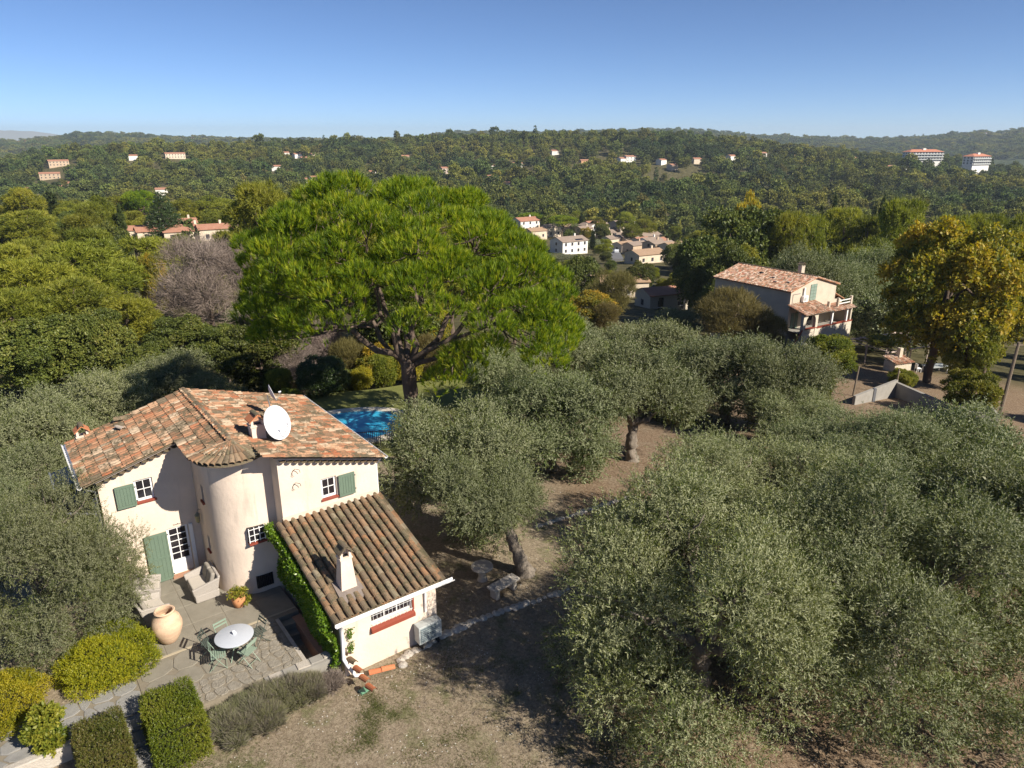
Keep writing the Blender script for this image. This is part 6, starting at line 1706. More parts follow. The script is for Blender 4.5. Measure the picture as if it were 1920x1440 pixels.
FARTOWN = [(-1727, 2635, 16), (-1711, 2645, 14), (-1684, 2662, 16), (-1650, 2683, 14), (-1579, 2726, 18), (-1530, 2753, 14), (-1395, 2824, 25), (-1338, 2852, 14), (-1296, 2871, 16), (-1270, 2883, 16), (-1236, 2898, 16), (-1183, 2920, 21), (-1120, 2944, 14), (-1092, 2955, 21), (-1055, 2968, 23), (-1021, 2980, 16), (-944, 3005, 18), (-891, 3021, 20), (-861, 3030, 14), (-736, 3063, 16), (-657, 3081, 12), (-145, 3147, 11), (56, 3150, 11), (190, 3144, 11), (594, 3094, 11), (940, 3006, 11), (1129, 2941, 12), (1321, 2860, 14), (1451, 2796, 12), (1677, 2666, 14), (1687, 2660, 12), (1697, 2654, 14), (1708, 2647, 11), (1743, 2624, 14), (1756, 2615, 16), (1769, 2606, 12), (1724, 2636, 12), ]
# ------------------------------------------------------------------ neighbouring house
NZ = -7.6
t2 = R(33.2); NO = (0, 0, NZ)
nb = thing('neighbouring_house', 'buff two storey house with worn tile roof, arched porch and chimney', 'house', (30.85, 77.42, NZ), t2)
m_tile_worn = tile_mat('worn_mixed_tile', [(.34, .15, .09), (.46, .27, .18), (.56, .42, .33), (.40, .20, .12), (.22, .15, .10), (.60, .47, .38), (.36, .13, .08)], None, (.13, .10, .07), .20, 5.)
EZ, RZ, Wd, Ln = -.80, .38, 8.35, 10.8
g = MB(NO)
rz = lambda p, q: RZ - abs(p - Wd / 2) * (RZ - EZ) / (Wd / 2)
wall_run(g, (0, 0), (Wd / 2, 0), NZ - 2, lambda p, q: rz(p, q) - .06); wall_run(g, (Wd / 2, 0), (Wd, 0), NZ - 2, lambda p, q: rz(p, q) - .06)
wall_run(g, (0, Ln), (0, 0), NZ - 2, rz); wall_run(g, (Wd, 0), (Wd, Ln), NZ - 2, rz); wall_run(g, (Wd, Ln), (0, Ln), NZ - 2, lambda p, q: EZ)
g.build('wall', m_stucco2, nb)
# corrugated roof: each barrel row follows the slope
rb = random.Random(6)
def rows_roof(p_eave, z_eave, p_top, z_top, q0, q1, pitch, name, parent, mat, off, axis='q', expo=.36):
    mb = MB(off)
    n = int((q1 - q0) / pitch); L = math.hypot(p_top - p_eave, z_top - z_eave); m = int(L / expo)
    for i in range(n):
        q = q0 + (i + .5) * pitch
        for j in range(m + 1):
            t0, t1 = j / (m + 1), (j + 1.12) / (m + 1); t1 = min(t1, 1.0)
            mb.tint = rb.random()
            jig = rb.uniform(-.012, .02)
            vs = []
            for t, lift in ((t0, .03), (t1, 0)):
                p = p_eave + (p_top - p_eave) * t; z = z_eave + (z_top - z_eave) * t + lift + jig
                for k in range(5):
                    a = math.pi * k / 4; dq, dz = -math.cos(a) * pitch * .46, math.sin(a) * .075
                    vs.append((p, q + dq, z + dz) if axis == 'q' else (q + dq, p, z + dz))
            mb.add(vs, [(k, k + 1, 6 + k, 5 + k) for k in range(4)] + [(0, 1, 2, 3, 4)])
    return mb.build(name, mat, parent)
dk = MB(NO)
for p0, p1 in ((-.35, Wd / 2), (Wd + .35, Wd / 2)):
    z0 = EZ - .08
    dk.add([(p0, -.25, z0), (p1, -.25, RZ), (p1, Ln + .2, RZ), (p0, Ln + .2, z0), (p0, -.25, z0 - .1), (p1, -.25, RZ - .1), (p1, Ln + .2, RZ - .1), (p0, Ln + .2, z0 - .1)],
           [(0, 1, 2, 3), (4, 5, 6, 7), (0, 1, 5, 4), (1, 2, 6, 5), (2, 3, 7, 6), (3, 0, 4, 7)])
nroof = dk.build('roof', m_tile_worn, nb)
setp(rows_roof(-.38, EZ - .08, Wd / 2, RZ, -.25, Ln + .2, .215, 'roof_tiles', nroof, m_tile_worn, NO), kind='stuff')
setp(rows_roof(Wd + .38, EZ - .08, Wd / 2, RZ, -.25, Ln + .2, .215, 'roof_tiles', nroof, m_tile_worn, NO), kind='stuff')
g = MB(NO); g.tube([(Wd / 2, -.25, RZ + .04), (Wd / 2, Ln + .2, RZ + .04)], .11, 8); g.build('ridge', m_tile_old, nroof)
for p, q in ((2.1, 4.0), (2.6, 6.2), (1.2, 3.0), (1.6, 1.6)):
    g = MB(NO); z = rz(p, q) + .08; g.box(p - .16, p + .16, q - .2, q + .2, z, z + .1); g.build('patched_tile', m_dark if q > 5 else m_mortar, nroof)
chimney(nb, 5.6, 3.0, -.6, 1.0, .6, NO, mat=m_stucco2, cover=m_tile_old)
# upper opening with green shutters, air unit, pipe
for p0 in (3.45, 4.02):
    g = MB(NO); g.box(p0, p0 + .54, -.06, -.01, -2.75, -.45); sh = g.build('shutter', M('faded_green_paint', [(.17, .24, .20), (.24, .31, .27)], 4, .7), nb)
    g = MB(NO)
    for k in range(6): g.box(p0 + .03, p0 + .51, -.068, -.061, -2.7 + k * .38, -2.66 + k * .38)
    g.build('ledge', m_green, sh)
nac = thing('air_conditioner', 'white air conditioning unit on the gable of the neighbouring house', 'air conditioner', (30.85 + 2.3 * math.cos(t2) + .2 * math.sin(t2), 77.42 + 2.3 * math.sin(t2) - .2 * math.cos(t2), -2.25), t2)
g = MB(); g.box(-.42, .42, -.16, .16, 0, .68); bevel(g.build('casing', m_white, nac), .02)
g = MB(); g.tube([(-.1, -.165, .34), (-.1, -.18, .34)], .24, 18); g.build('fan_grille', m_acgrey, nac)
g = MB(); g.box(-.2, .0, .0, .1, .68, 1.6); g.build('pipe_cover', m_white, nac)
g = MB(NO); g.tube([(.35, -.05, -2.9), (.35, -.05, -1.25), (1.7, -.05, -1.25)], .03, 6); g.build('pipe', m_zinc, nb)
# porch: arch, pillars, roof, terrace deck with rail
def arch_wall(mb, x0, x1, y0, y1, z0, z1, ax0, ax1, zspring, n=10):
    r = (ax1 - ax0) / 2; c = (ax0 + ax1) / 2
    for y in (y0, y1):
        mb.poly([(x0, y, z0), (ax0, y, z0), (ax0, y, z1), (x0, y, z1)]); mb.poly([(ax1, y, z0), (x1, y, z0), (x1, y, z1), (ax1, y, z1)])
        for k in range(n):
            a, b = math.pi - math.pi * k / n, math.pi - math.pi * (k + 1) / n
            p, q = (c + r * math.cos(a), zspring + r * math.sin(a)), (c + r * math.cos(b), zspring + r * math.sin(b))
            mb.poly([(p[0], y, p[1]), (q[0], y, q[1]), (q[0], y, z1), (p[0], y, z1)])
    for k in range(n):
        a, b = math.pi - math.pi * k / n, math.pi - math.pi * (k + 1) / n
        p, q = (c + r * math.cos(a), zspring + r * math.sin(a)), (c + r * math.cos(b), zspring + r * math.sin(b))
        mb.poly([(p[0], y0, p[1]), (q[0], y0, q[1]), (q[0], y1, q[1]), (p[0], y1, p[1])])
    for x in (x0, ax0, ax1, x1): mb.poly([(x, y0, z0), (x, y1, z0), (x, y1, z1 if x in (x0, x1) else zspring), (x, y0, z1 if x in (x0, x1) else zspring)])
    mb.poly([(x0, y0, z1), (x1, y0, z1), (x1, y1, z1), (x0, y1, z1)])
m_rubble = M('pale_rubble_masonry', [(.36, .31, .24), (.56, .50, .41), (.66, .61, .53)], 5, .95, 1.0, 7, co='Position')
g = MB(NO); arch_wall(g, -.35, 2.25, -2.25, -1.9, NZ - 1.5, -3.05, .1, 1.85, -4.0); porch = g.build('porch_arch', m_rubble, nb)
g = MB(NO); g.box(2.25, 8.8, -2.25, -1.95, NZ - 1.5, -4.85); g.box(-.35, 2.25, -2.2, -1.95, NZ - 1.5, -4.75); g.build('porch_base', m_rubble, nb)
g = MB(NO); g.box(2.2, 8.85, -2.32, -1.9, -4.85, -4.78); g.box(-.1, 2.2, -2.32, -1.9, -4.76, -4.70); g.build('porch_ledge', m_red, nb)
g = MB(NO)
for p in (4.9, 7.7): g.box(p, p + .22, -2.2, -1.98, -4.78, -3.25)
g.box(2.2, 8.85, -2.24, -1.94, -3.25, -3.08); g.build('porch_post', m_whitew, nb)
g = MB(NO); g.box(8.6, 8.85, -2.1, 0, NZ, -3.1); g.build('porch_side', m_stucco2, nb)
g = MB(NO); g.box(-.2, 8.8, -2.2, 0, -5.25, -5.2); g.build('porch_floor', m_concrete, nb)
rp_ = rows_roof(-2.55, -3.05, -.02, -2.35, -.45, 4.6, .215, 'porch_roof', nb, m_tile_worn, NO, axis='p'); rp_['kind'] = 'stuff'
g = MB(NO); g.add([(-.45, -2.5, -3.12), (4.6, -2.5, -3.12), (4.6, 0, -2.42), (-.45, 0, -2.42)], [(0, 1, 2, 3)]); g.build('porch_roof_deck', m_wood, nb)
rp_ = rows_roof(-2.6, -3.22, -1.9, -3.02, 4.6, 9.1, .215, 'terrace_edge_tiles', nb, m_tile_worn, NO, axis='p'); rp_['kind'] = 'stuff'
g = MB(NO); g.box(4.6, 9.0, -1.9, 0, -3.2, -3.1); g.build('terrace_deck', m_brick, nb)
g = MB(NO)
for p in (6.3, 8.8): g.box(p - .13, p + .13, -1.9, -1.65, -3.1, -2.0)
g.build('rail_post', m_stucco2, nb)
g = MB(NO)
for z in (-2.75, -2.4): g.box(6.43, 8.67, -1.82, -1.74, z, z + .09)
g.build('terrace_rail', m_whitew, nb)
g = MB(NO); g.box(4.5, 4.72, -1.9, -1.6, -3.1, -2.2); g.build('porch_flue', m_stucco2, nb)
for p0, mat in ((.5, m_green), (1.2, m_green)):
    g = MB(NO); g.box(p0, p0 + .55, -.05, -.01, -5.2, -3.4); g.build('porch_door', mat, nb)
g = MB(NO); g.box(3.0, 4.4, -.04, -.01, -5.1, -3.5); g.build('porch_window', m_glass, nb)
g = MB(NO); g.add([(9.0, .5, -2.0), (11.2, .5, -3.0), (11.2, 4.0, -3.0), (9.0, 4.0, -2.0), (9.0, .5, -2.1), (11.2, .5, -3.1), (11.2, 4.0, -3.1), (9.0, 4.0, -2.1)], [(0, 1, 2, 3), (7, 6, 5, 4), (0, 4, 5, 1), (1, 5, 6, 2), (3, 2, 6, 7)]); g.build('side_roof', m_tile_worn, nb)
g = MB(NO); g.box(8.4, 11.0, .7, 3.8, NZ - 1, -3.0); g.build('side_wall', m_stucco2, nb)
# outside stair with red handrail
g = MB(NO)
for k in range(8): g.box(-1.9 + .22 * k, -1.68 + .22 * k, -2.1, -1.0, NZ - 1.5, NZ - .3 + .26 * k)
g.build('porch_stair', m_concrete, nb)
g = MB(NO); g.beam((-2.0, -2.2, -6.6), (-.3, -2.2, -4.75), .1, .16); g.build('stair_parapet', m_red, nb)

# ------------------------------------------------------------------ neighbour's garden
tank = thing('water_tank', 'small open concrete water tank at the end of the wall', 'water tank', (34.2, 48.6, -4.9), R(-18))
for x0, x1, y0, y1 in ((-1.1, 1.1, -.9, -.72), (-1.1, 1.1, .72, .9), (-1.1, -.92, -.718, .718), (.92, 1.1, -.718, .718)):
    g = MB(); g.box(x0, x1, y0, y1, -.4, 1.25); g.build('tank_wall', m_concrete, tank)
g = MB(); g.box(-.92, .92, -.72, .72, -.4, .1); g.build('tank_floor', m_dark, tank)
bw = thing('concrete_wall', 'grey concrete basin wall running from the tank towards the grove', 'wall', (31, 54, -5.4))
def wallseg(p, q, z0, z1, w=.22):
    g = MB((31, 54, -5.4)); g.beam((p[0], p[1], (z0 + z1) / 2), (q[0], q[1], (z0 + z1) / 2), w, z1 - z0); return g
wallseg((27.0, 52.6), (32.4, 56.6), -6.2, -4.1).build('wall_section', m_concrete, bw)
wallseg((32.4, 56.6), (34.0, 49.8), -6.4, -4.3, .3).build('wall_section', m_concrete, bw)
g = MB((31, 54, -5.4)); g.box(29.3, 29.5, 54.1, 54.4, -5.9, -4.05); g.build('buttress', m_zinc, bw)
def pole(name, label, cat, x, y, h, r, lean=(0, 0), mat=None, extra=None):
    z = tz(x, y); t = thing(name, label, cat, (x, y, z))
    g = MB(); g.tube([(0, 0, -.3), (lean[0] * .5, lean[1] * .5, h / 2), (lean[0], lean[1], h)], [r, r * .9, r * .75], 8); g.build('shaft', mat or m_wood, t)
    return t
p_ = pole('utility_pole', 'leaning wooden utility pole beside the concrete tank', 'pole', 35.9, 48.7, 6.4, .13, (.15, 0))
g = MB(); g.beam((-.2, 0, 6.2), (.5, 0, 6.2), .08); g.build('cross_arm', m_wood, p_)
pole('wooden_post', 'pale wooden post at the bank edge left of the concrete wall', 'post', 28.6, 56.0, 2.6, .08, (.12, 0))
pole('wooden_post', 'short wooden post among yellowing leaves above the concrete wall', 'post', 33.0, 57.6, 2.3, .08)
pole('radio_mast', 'thin metal mast behind the neighbouring house', 'mast', 31.4, 92.0, 9.5, .05, mat=m_zinc)
per = thing('pergola', 'rusty pipe pergola beside the neighbouring porch', 'pergola', (42.5, 75.5, tz(42.5, 75.5)), R(24))
m_rust = M('rusty_pipe', [(.42, .30, .25), (.60, .52, .47)], 12, .8)
for i in range(4):
    for j in range(3):
        g = MB(); g.tube([(-5 + i * 3.3, -3 + j * 2.7, -.5), (-5 + i * 3.3, -3 + j * 2.7, 2.5)], .075, 6); g.build('post', m_rust, per)
for j in range(3):
    g = MB(); g.tube([(-5.3, -3 + j * 2.7, 2.5), (5.3, -3 + j * 2.7, 2.5)], .08, 6); g.build('rail', m_rust, per)
for i in range(10):
    g = MB(); g.tube([(-5 + i * 1.1, -3.2, 2.56), (-5 + i * 1.1, 2.6, 2.56)], .05, 5); g.build('cross_pipe', m_rust, per)
vn = tree('shrub', 39.4, 73.4, 1.0, 3.4, 'yellow vine leaves draped over the pergola corner', None, proto='shrub', mat=m_autumn, z=tz(39.4, 73.4) + 2.1, name='vine')
bbq = thing('garden_oven', 'small masonry oven with tiled cap below the pergola', 'oven', (39.6, 69.6, tz(39.6, 69.6)), R(20))
g = MB(); g.box(-1.1, 1.1, -.7, .7, -.5, 1.1); g.build('body', m_rubble, bbq)
g = MB(); g.box(.3, .7, .2, .6, 1.1, 2.3); g.build('flue', m_rubble, bbq)
ro = rows_roof(-.95, 1.05, .9, 1.45, -1.25, 1.25, .25, 'tiled_cap', bbq, m_tile_worn, (0, 0, 0), axis='p'); ro['kind'] = 'stuff'
tb = thing('garden_table', 'pale clutter-topped garden table on the terrace under the pergola', 'table', (43.8, 70.0, tz(43.8, 70.0)), R(15))
g = MB(); g.box(-1.2, 1.2, -.6, .6, .7, .76); g.build('table_top', m_acgrey, tb)
for sx in (-1, 1):
    for sy in (-1, 1):
        g = MB(); g.box(sx * 1.05 - .04, sx * 1.05 + .04, sy * .5 - .04, sy * .5 + .04, 0, .7); g.build('leg', m_white, tb)
for i, (dx, lab) in enumerate(((-2.0, 'white garden chair left of the cluttered garden table'), (1.9, 'white garden chair right of the cluttered garden table'))):
    gc = thing('garden_chair', lab, 'chair', (43.8 + dx, 69.6, tz(43.8 + dx, 69.6)), i * 2.0)
    g = MB(); g.box(-.24, .24, -.24, .24, .40, .45); g.build('seat', m_white, gc)
    g = MB(); g.box(-.24, -.2, -.24, .24, .45, .9); g.build('backrest', m_white, gc)
    for sx in (-1, 1):
        for sy in (-1, 1):
            g = MB(); g.box(sx * .21 - .02, sx * .21 + .02, sy * .21 - .02, sy * .21 + .02, 0, .4); g.build('leg', m_white, gc)

# ------------------------------------------------------------------ village and hillside houses
m_wallw = stucco('white_render', (.80, .78, .74), .05); m_wallc = stucco('cream_render', (.66, .56, .44), .08); m_wallt = stucco('tan_render', (.52, .40, .29), .08)
m_wallp = stucco('pink_render', (.62, .50, .42), .08); m_wallo = stucco('orange_render', (.62, .36, .20), .08)
m_rfr = M('red_roof_tile', [(.22, .10, .065), (.36, .18, .12), (.44, .26, .18)], .9, .9, .4, 6, co='Position'); m_rfg = M('grey_brown_roof_tile', [(.17, .13, .105), (.27, .21, .17), (.34, .275, .22)], .9, .9, .4, 6, co='Position')
m_rft = M('tan_roof_tile', [(.26, .17, .11), (.40, .28, .19)], .9, .9, .4, 6, co='Position')
WM = dict(w=m_wallw, c=m_wallc, t=m_wallt, p=m_wallp, o=m_wallo); RM = dict(r=m_rfr, g=m_rfg, t=m_rft)
m_farwin = M('far_window', (.05, .05, .06), rough=.2)
def simple_house(name, label, x, y, w, d, h, wm, rm, rot, group, windows=True, hip=False, z=None, chim=True):
    z = tz(x, y) if z is None else z
    t = thing(name, label, 'house', (x, y, z), rot, group)
    rr_ = d * .16; o = .35
    g = MB(); g.prism([(-w / 2, -d / 2), (w / 2, -d / 2), (w / 2, d / 2), (-w / 2, d / 2)], -4, h)
    if not hip: g.add([(-w / 2, -d / 2, h), (-w / 2, d / 2, h), (-w / 2, 0, h + rr_ - .05), (w / 2, -d / 2, h), (w / 2, d / 2, h), (w / 2, 0, h + rr_ - .05)], [(0, 2, 1), (3, 4, 5)])
    g.build('wall', wm, t)
    rg_ = MB(); hx = w / 2 - d / 2.2 if hip else w / 2 + o
    e = -o * rr_ / (d / 2)
    for s_ in (-1, 1):
        rg_.add([(-w / 2 - o, s_ * (d / 2 + o), h + e), (w / 2 + o, s_ * (d / 2 + o), h + e), (hx, 0, h + rr_), (-hx, 0, h + rr_), (-w / 2 - o, s_ * (d / 2 + o), h + e - .2), (w / 2 + o, s_ * (d / 2 + o), h + e - .2)], [(0, 1, 2, 3), (4, 5, 1, 0)])
        if hip: rg_.add([(s_ * (w / 2 + o), -d / 2 - o, h + e), (s_ * (w / 2 + o), d / 2 + o, h + e), (s_ * hx, 0, h + rr_)], [(0, 1, 2)])
    rf_ = rg_.build('roof', rm, t)
    if chim:
        g = MB(); g.box(w * .2, w * .2 + .6, -.3, .3, h, h + rr_ + .9); g.build('chimney', wm, rf_)
    if windows:
        fl = [1.0] + ([3.6] if h > 5 else [])
        for zf in fl:
            n = max(1, int(w / 3.2))
            for k in range(n):
                c = -w / 2 + w * (k + .5) / n
                g = MB(); g.box(c - .5, c + .5, -d / 2 - .04, -d / 2 + .02, zf, zf + 1.25); wn_ = g.build('window', m_farwin, t)
                g = MB(); g.box(c - .62, c + .62, -d / 2 - .1, -d / 2 - .01, zf - .12, zf - .01); g.build('sill', m_whitew, wn_)
            g = MB(); g.box(-w / 2 - .04, -w / 2 + .02, -.5, .5, zf, zf + 1.2); g.build('window', m_farwin, t)
    return t
rv = random.Random(21)
for i, (lab, x, y, w, d, h, a, b) in enumerate(VILLAGE):
    t = simple_house('village_house', lab, x, y, w, d, h, WM[a], RM[b], R(rv.choice((33, 33, 38, 30))) + (0 if i % 3 else R(90) * 0), 'houses in the valley', hip='hipped' in lab)
    if i == 0:
        g = MB(); g.add([(.5, -4.2, 5.6), (4.5, -4.2, 5.6), (4.5, -1.2, 6.55), (.5, -1.2, 6.55)], [(0, 1, 2, 3)]); g.build('solar_panel', m_glass, t)
PACKED = [(39, 366), (49, 366), (66, 372), (52, 342), (67, 352), (46, 330), (66, 326), (57, 318), (48, 308), (65, 306), (56, 282), (62, 276), (35, 352), (30, 372), (19, 352)]
for i, (x, y) in enumerate(sorted(PACKED, key=lambda t: t[0] / t[1])):
    simple_house('village_house', '%s small tan roofed house from the left packed between the larger village houses' % ORD[i], x, y, rv.uniform(6.5, 9), rv.uniform(5.5, 7), rv.uniform(3.2, 5.6), WM[rv.choice('wcct')], RM[rv.choice('ggtr')], R(rv.choice((33, 33, 38, 123))), 'small packed village houses', chim=rv.random() < .4)
rd = MB(); rd.prism([(36, 262), (41, 262), (48, 330), (43, 332)], lambda x, y: tz(x, y) - 1, lambda x, y: tz(x, y) + .9)
setp(rd.build('road', M('village_asphalt', [(.12, .12, .125), (.19, .19, .20)], .5, .9, co='Position')), 'grey village road below the row houses', 'road', kind='structure')
def car(label, x, y, rot, col):
    t = thing('parked_car', label, 'car', (x, y, tz(x, y) + .9), rot, 'cars parked in the village')
    mt = M('car_paint', col, rough=.3, spec=.5)
    g = MB(); prof = [(-2.05, .35), (2.05, .35), (2.1, .75), (1.1, .92), (.5, 1.42), (-1.3, 1.45), (-2.0, .98)]
    g.add([(x_, s_, z_) for s_ in (-.85, .85) for x_, z_ in prof], [tuple(range(7))[::-1], tuple(range(7, 14))] + [(i, (i + 1) % 7, 7 + (i + 1) % 7, 7 + i) for i in range(7)]); bevel(g.build('body', mt, t), .06)
    g = MB(); g.add([(x_, s_, z_) for s_ in (-.862, .862) for x_, z_ in ((1.0, .95), (.45, 1.36), (-1.25, 1.38), (-1.75, 1.0))], [(0, 1, 2, 3), (7, 6, 5, 4)]); g.build('windows', m_glass, t)
    for sx in (-1.3, 1.35):
        for sy in (-.8, .8):
            g = MB(); g.tube([(sx, sy - .1, .33), (sx, sy + .1, .33)], .33, 12); g.build('wheel', m_dark, t)
car('white car parked at the end of the village road', 44.5, 268, 1.2, (.75, .75, .76)); car('blue car parked in the village beside the low bungalow', 50, 268.5, .6, (.10, .18, .35)); car('pale car on the village road near the row houses', 42.5, 290, 1.4, (.55, .58, .62))
# little tiled outbuilding and the long roofed house behind it
ob = simple_house('tiled_outbuilding', 'small stone outbuilding with brown tiled roof below the village', 31.5, 146.5, 9.5, 6.2, 3.6, m_rubble, m_rfr, R(20), None, chim=False)
for x in (-2.2, 3.2):
    g = MB(); g.box(x - .55, x + .55, -3.16, -3.08, -.6, 2.9); g.build('doorway', m_dark, ob)
simple_house('long_house', 'long low house with orange roof behind the brownish feathery tree', 24.5, 164, 13, 7, 3.9, m_wallc, m_rft, R(10), None)
ts_ = simple_house('stone_tower_house', 'little stone tower house beside the round topped pine', 104.8, 202, 3.4, 3.4, 15.0, m_wallc, m_rft, R(30), None, windows=False, chim=False)
for k in (-.6, .6):
    g = MB(); g.box(k - .35, k + .35, -1.78, -1.68, 12.2, 14.0); g.build('window', m_dark, ts_)
g = MB(); g.box(-9, -1.9, -2.5, 2.5, -3, 9.5); g.build('lower_wing', m_wallt, ts_)
LABK = dict(w='white', c='cream', t='sandy', p='pink', o='orange')
cnt = {}
for x, y, w, k in sorted(HILLSIDE, key=lambda t: t[0] / t[1]):
    cnt[k] = cnt.get(k, 0) + 1
    simple_house('hillside_house', '%s %s house from the left on the wooded hillside' % (ORD[cnt[k] - 1], LABK[k]), x, y, max(9.5, w * .8), 7.5, 4.8 if w < 15 else 5.8, WM[k], RM['r'], R(rv.uniform(15, 45)), '%s houses on the wooded hillside' % LABK[k], windows=w > 15, chim=False)
for i, (x, y, w) in enumerate(sorted(FARTOWN, key=lambda t: t[0] / t[1])):
    simple_house('far_house', '%s tiny pale house from the left along the far ridge' % ORD[i], x, y, max(10, w * .8), 9, 6, WM['w' if rv.random() < .7 else 'c'], RM['r'], R(rv.uniform(10, 60)), 'pale houses scattered on the far ridge', windows=False, chim=False, z=tz(x, y) + 3)
# the two apartment blocks on the right hillside
def block(label, x, y, w, d, ztop, floors, rot):
    zb = tz(x, y); h = ztop - zb
    t = thing('apartment_block', label, 'building', (x, y, zb), rot, None)
    g = MB(); g.box(-w / 2, w / 2, -d / 2, d / 2, -3, h); g.build('wall', m_wallw, t)
    for k in range(floors):
        z = h - 3.1 * (k + 1)
        g = MB(); g.box(-w / 2 - .5, w / 2 + .5, -d / 2 - 1.6, -d / 2 - .01, z, z + .25); bl = g.build('balcony', m_wallw, t)
        g = MB(); g.box(-w / 2 - .5, w / 2 + .5, -d / 2 - 1.62, -d / 2 - 1.5, z + .26, z + 1.2); g.build('railing', m_acgrey, bl)
        n = int(w / 4)
        for i in range(n):
            c = -w / 2 + w * (i + .5) / n
            g = MB(); g.box(c - 1.3, c + 1.3, -d / 2 - .06, -d / 2 + .02, z + .3, z + 2.6); g.build('window', m_farwin, t)
            if i < 3:
                g = MB(); yy = -d / 2 + d * (i + .5) / 3; g.box(-w / 2 - .06, -w / 2 + .02, yy - .9, yy + .9, z + .6, z + 2.3); g.build('window', m_farwin, t)
    r_ = MB(); o = 1.2
    for s_ in (-1, 1):
        r_.add([(-w / 2 - o, s_ * (d / 2 + o), h), (w / 2 + o, s_ * (d / 2 + o), h), (w / 2 - d / 2, 0, h + 3), (-w / 2 + d / 2, 0, h + 3)], [(0, 1, 2, 3)])
        r_.add([(s_ * (w / 2 + o), -d / 2 - o, h), (s_ * (w / 2 + o), d / 2 + o, h), (s_ * (w / 2 - d / 2), 0, h + 3)], [(0, 1, 2)])
    rf_ = r_.build('roof', M('bright_red_roof', [(.40, .15, .09), (.50, .22, .14)], .5, .9, co='Position'), t)
    g = MB(); g.box(-2, 2, -2, 2, h + 1, h + 4.2); g.build('lift_housing', m_wallw, rf_)
block('long white apartment block with red roof and balconies on the right skyline', 511, 928, 46, 13, .6, 3, R(10))
block('cream and white apartment block with red roof right of the long one', 561, 899, 32, 13, -4.0, 3, R(26))
# ------------------------------------------------------------------ the far woods (one mass)
pcol = bpy.data.collections.new('far_tree_shapes')
def far_proto(name, mat, **kw):
    me, tr = lobed_proto(mat=mat, **kw)[:2]
    o = bpy.data.objects.new(name, me); pcol.objects.link(o)
m_far1 = leaf_mat('far_pine_needle', [(.080, .095, .024), (.140, .152, .036), (.205, .208, .050)], trans=.2, rough=.7, vary=.42, patch=.007)
m_far2 = leaf_mat('far_oak_leaf', [(.048, .066, .019), (.088, .108, .029), (.140, .156, .044)], trans=.2, rough=.7, vary=.42, patch=.007)
m_far3 = leaf_mat('far_golden_leaf', [(.10, .105, .025), (.15, .14, .035), (.19, .17, .045)], trans=.2, rough=.7, vary=.2)
kw = dict(nsp=230, k=4, L=.4, ll=1.0, lw=.62, ang=(.4, 1.3), nl=16, up=.4, lobe=(.26, .42), flat=.75)
for i in range(3): far_proto('a_far_pine_%d' % i, m_far1, kind='far_pine', seed=100 + i, H=11.5, Rr=4.0, zb=3.0, **kw)
for i in range(3): far_proto('b_far_oak_%d' % i, m_far2, kind='far_oak', seed=110 + i, H=9, Rr=4.4, zb=.6, **kw)
kc = dict(kw); kc.update(nl=10, nsp=130)
far_proto('c_far_cypress', m_cypr, kind='far_cypress', seed=120, H=13, Rr=1.3, zb=.5, shape='column', **kc)
far_proto('d_far_golden', m_far3, kind='far_golden', seed=121, H=8, Rr=4, zb=.6, **kw)
for i in range(3):
    for nm_, pk_ in (('e_mid_pine', 'pine'), ('f_mid_oak', 'oak')):
        o = bpy.data.objects.new('%s_%d' % (nm_, i), PROTO[pk_][i][0]); pcol.objects.link(o)
rng = np.random.default_rng(9)
pts = []
def scatter(r0, r1, step, s0, s1, jitter=.45, grow=0., half=46):
    r = r0
    while r < r1:
        st = step * (1 + grow * (r - r0) / (r1 - r0))
        n = max(2, int(R(2 * half) * r / st))
        a = np.radians(-half) + R(2 * half) * (np.arange(n) + .5 + rng.uniform(-jitter, jitter, n)) / n
        rr_ = r + rng.uniform(-jitter, jitter, n) * st
        pts.append(np.stack([rr_ * np.sin(a), rr_ * np.cos(a), rng.uniform(s0, s1, n)], 1))
        r += st * .9
scatter(125, 520, 8.8, .65, 1.25, half=64)
scatter(62, 124, 9.5, .6, 1.0, half=75)
scatter(520, 1290, 10.6, .85, 1.5, grow=.1)
scatter(2250, 3420, 19, 1.1, 1.7)
PT = np.concatenate(pts)
x, y, s_ = PT.T
s_ = s_ * np.exp(rng.normal(-.10, .15, len(s_)))
r = np.hypot(x, y); keep = np.ones(len(x), bool)
# patchy cover with openings and garrigue
dens = np.sin(x * .013 + 1) * np.sin(y * .011 + 2) + .6 * np.sin(x * .031 - y * .027) + rng.normal(0, .55, len(x))
keep &= dens > -1.2
keep &= (r > 124) | (np.abs(x) > .80 * np.abs(y) + 4)
keep &= ~((r > 640) & (r < 800) & (x > .18 * y) & (x < .40 * y) & (dens < .25))
keep &= ~((r > 2000) & (dens < -.7))
# individual trees already stand here
HT = np.array([(t[1], t[2], t[4] * .5) for t in HAND if t[2] > 60] + [(float(q.split()[1]), float(q.split()[2]), float(q.split()[4]) * .5) for q in FILL.replace('\n', '').split(';') if q])
for hx, hy, hr in HT: keep &= (x - hx) ** 2 + (y - hy) ** 2 > (hr + 2.2) ** 2
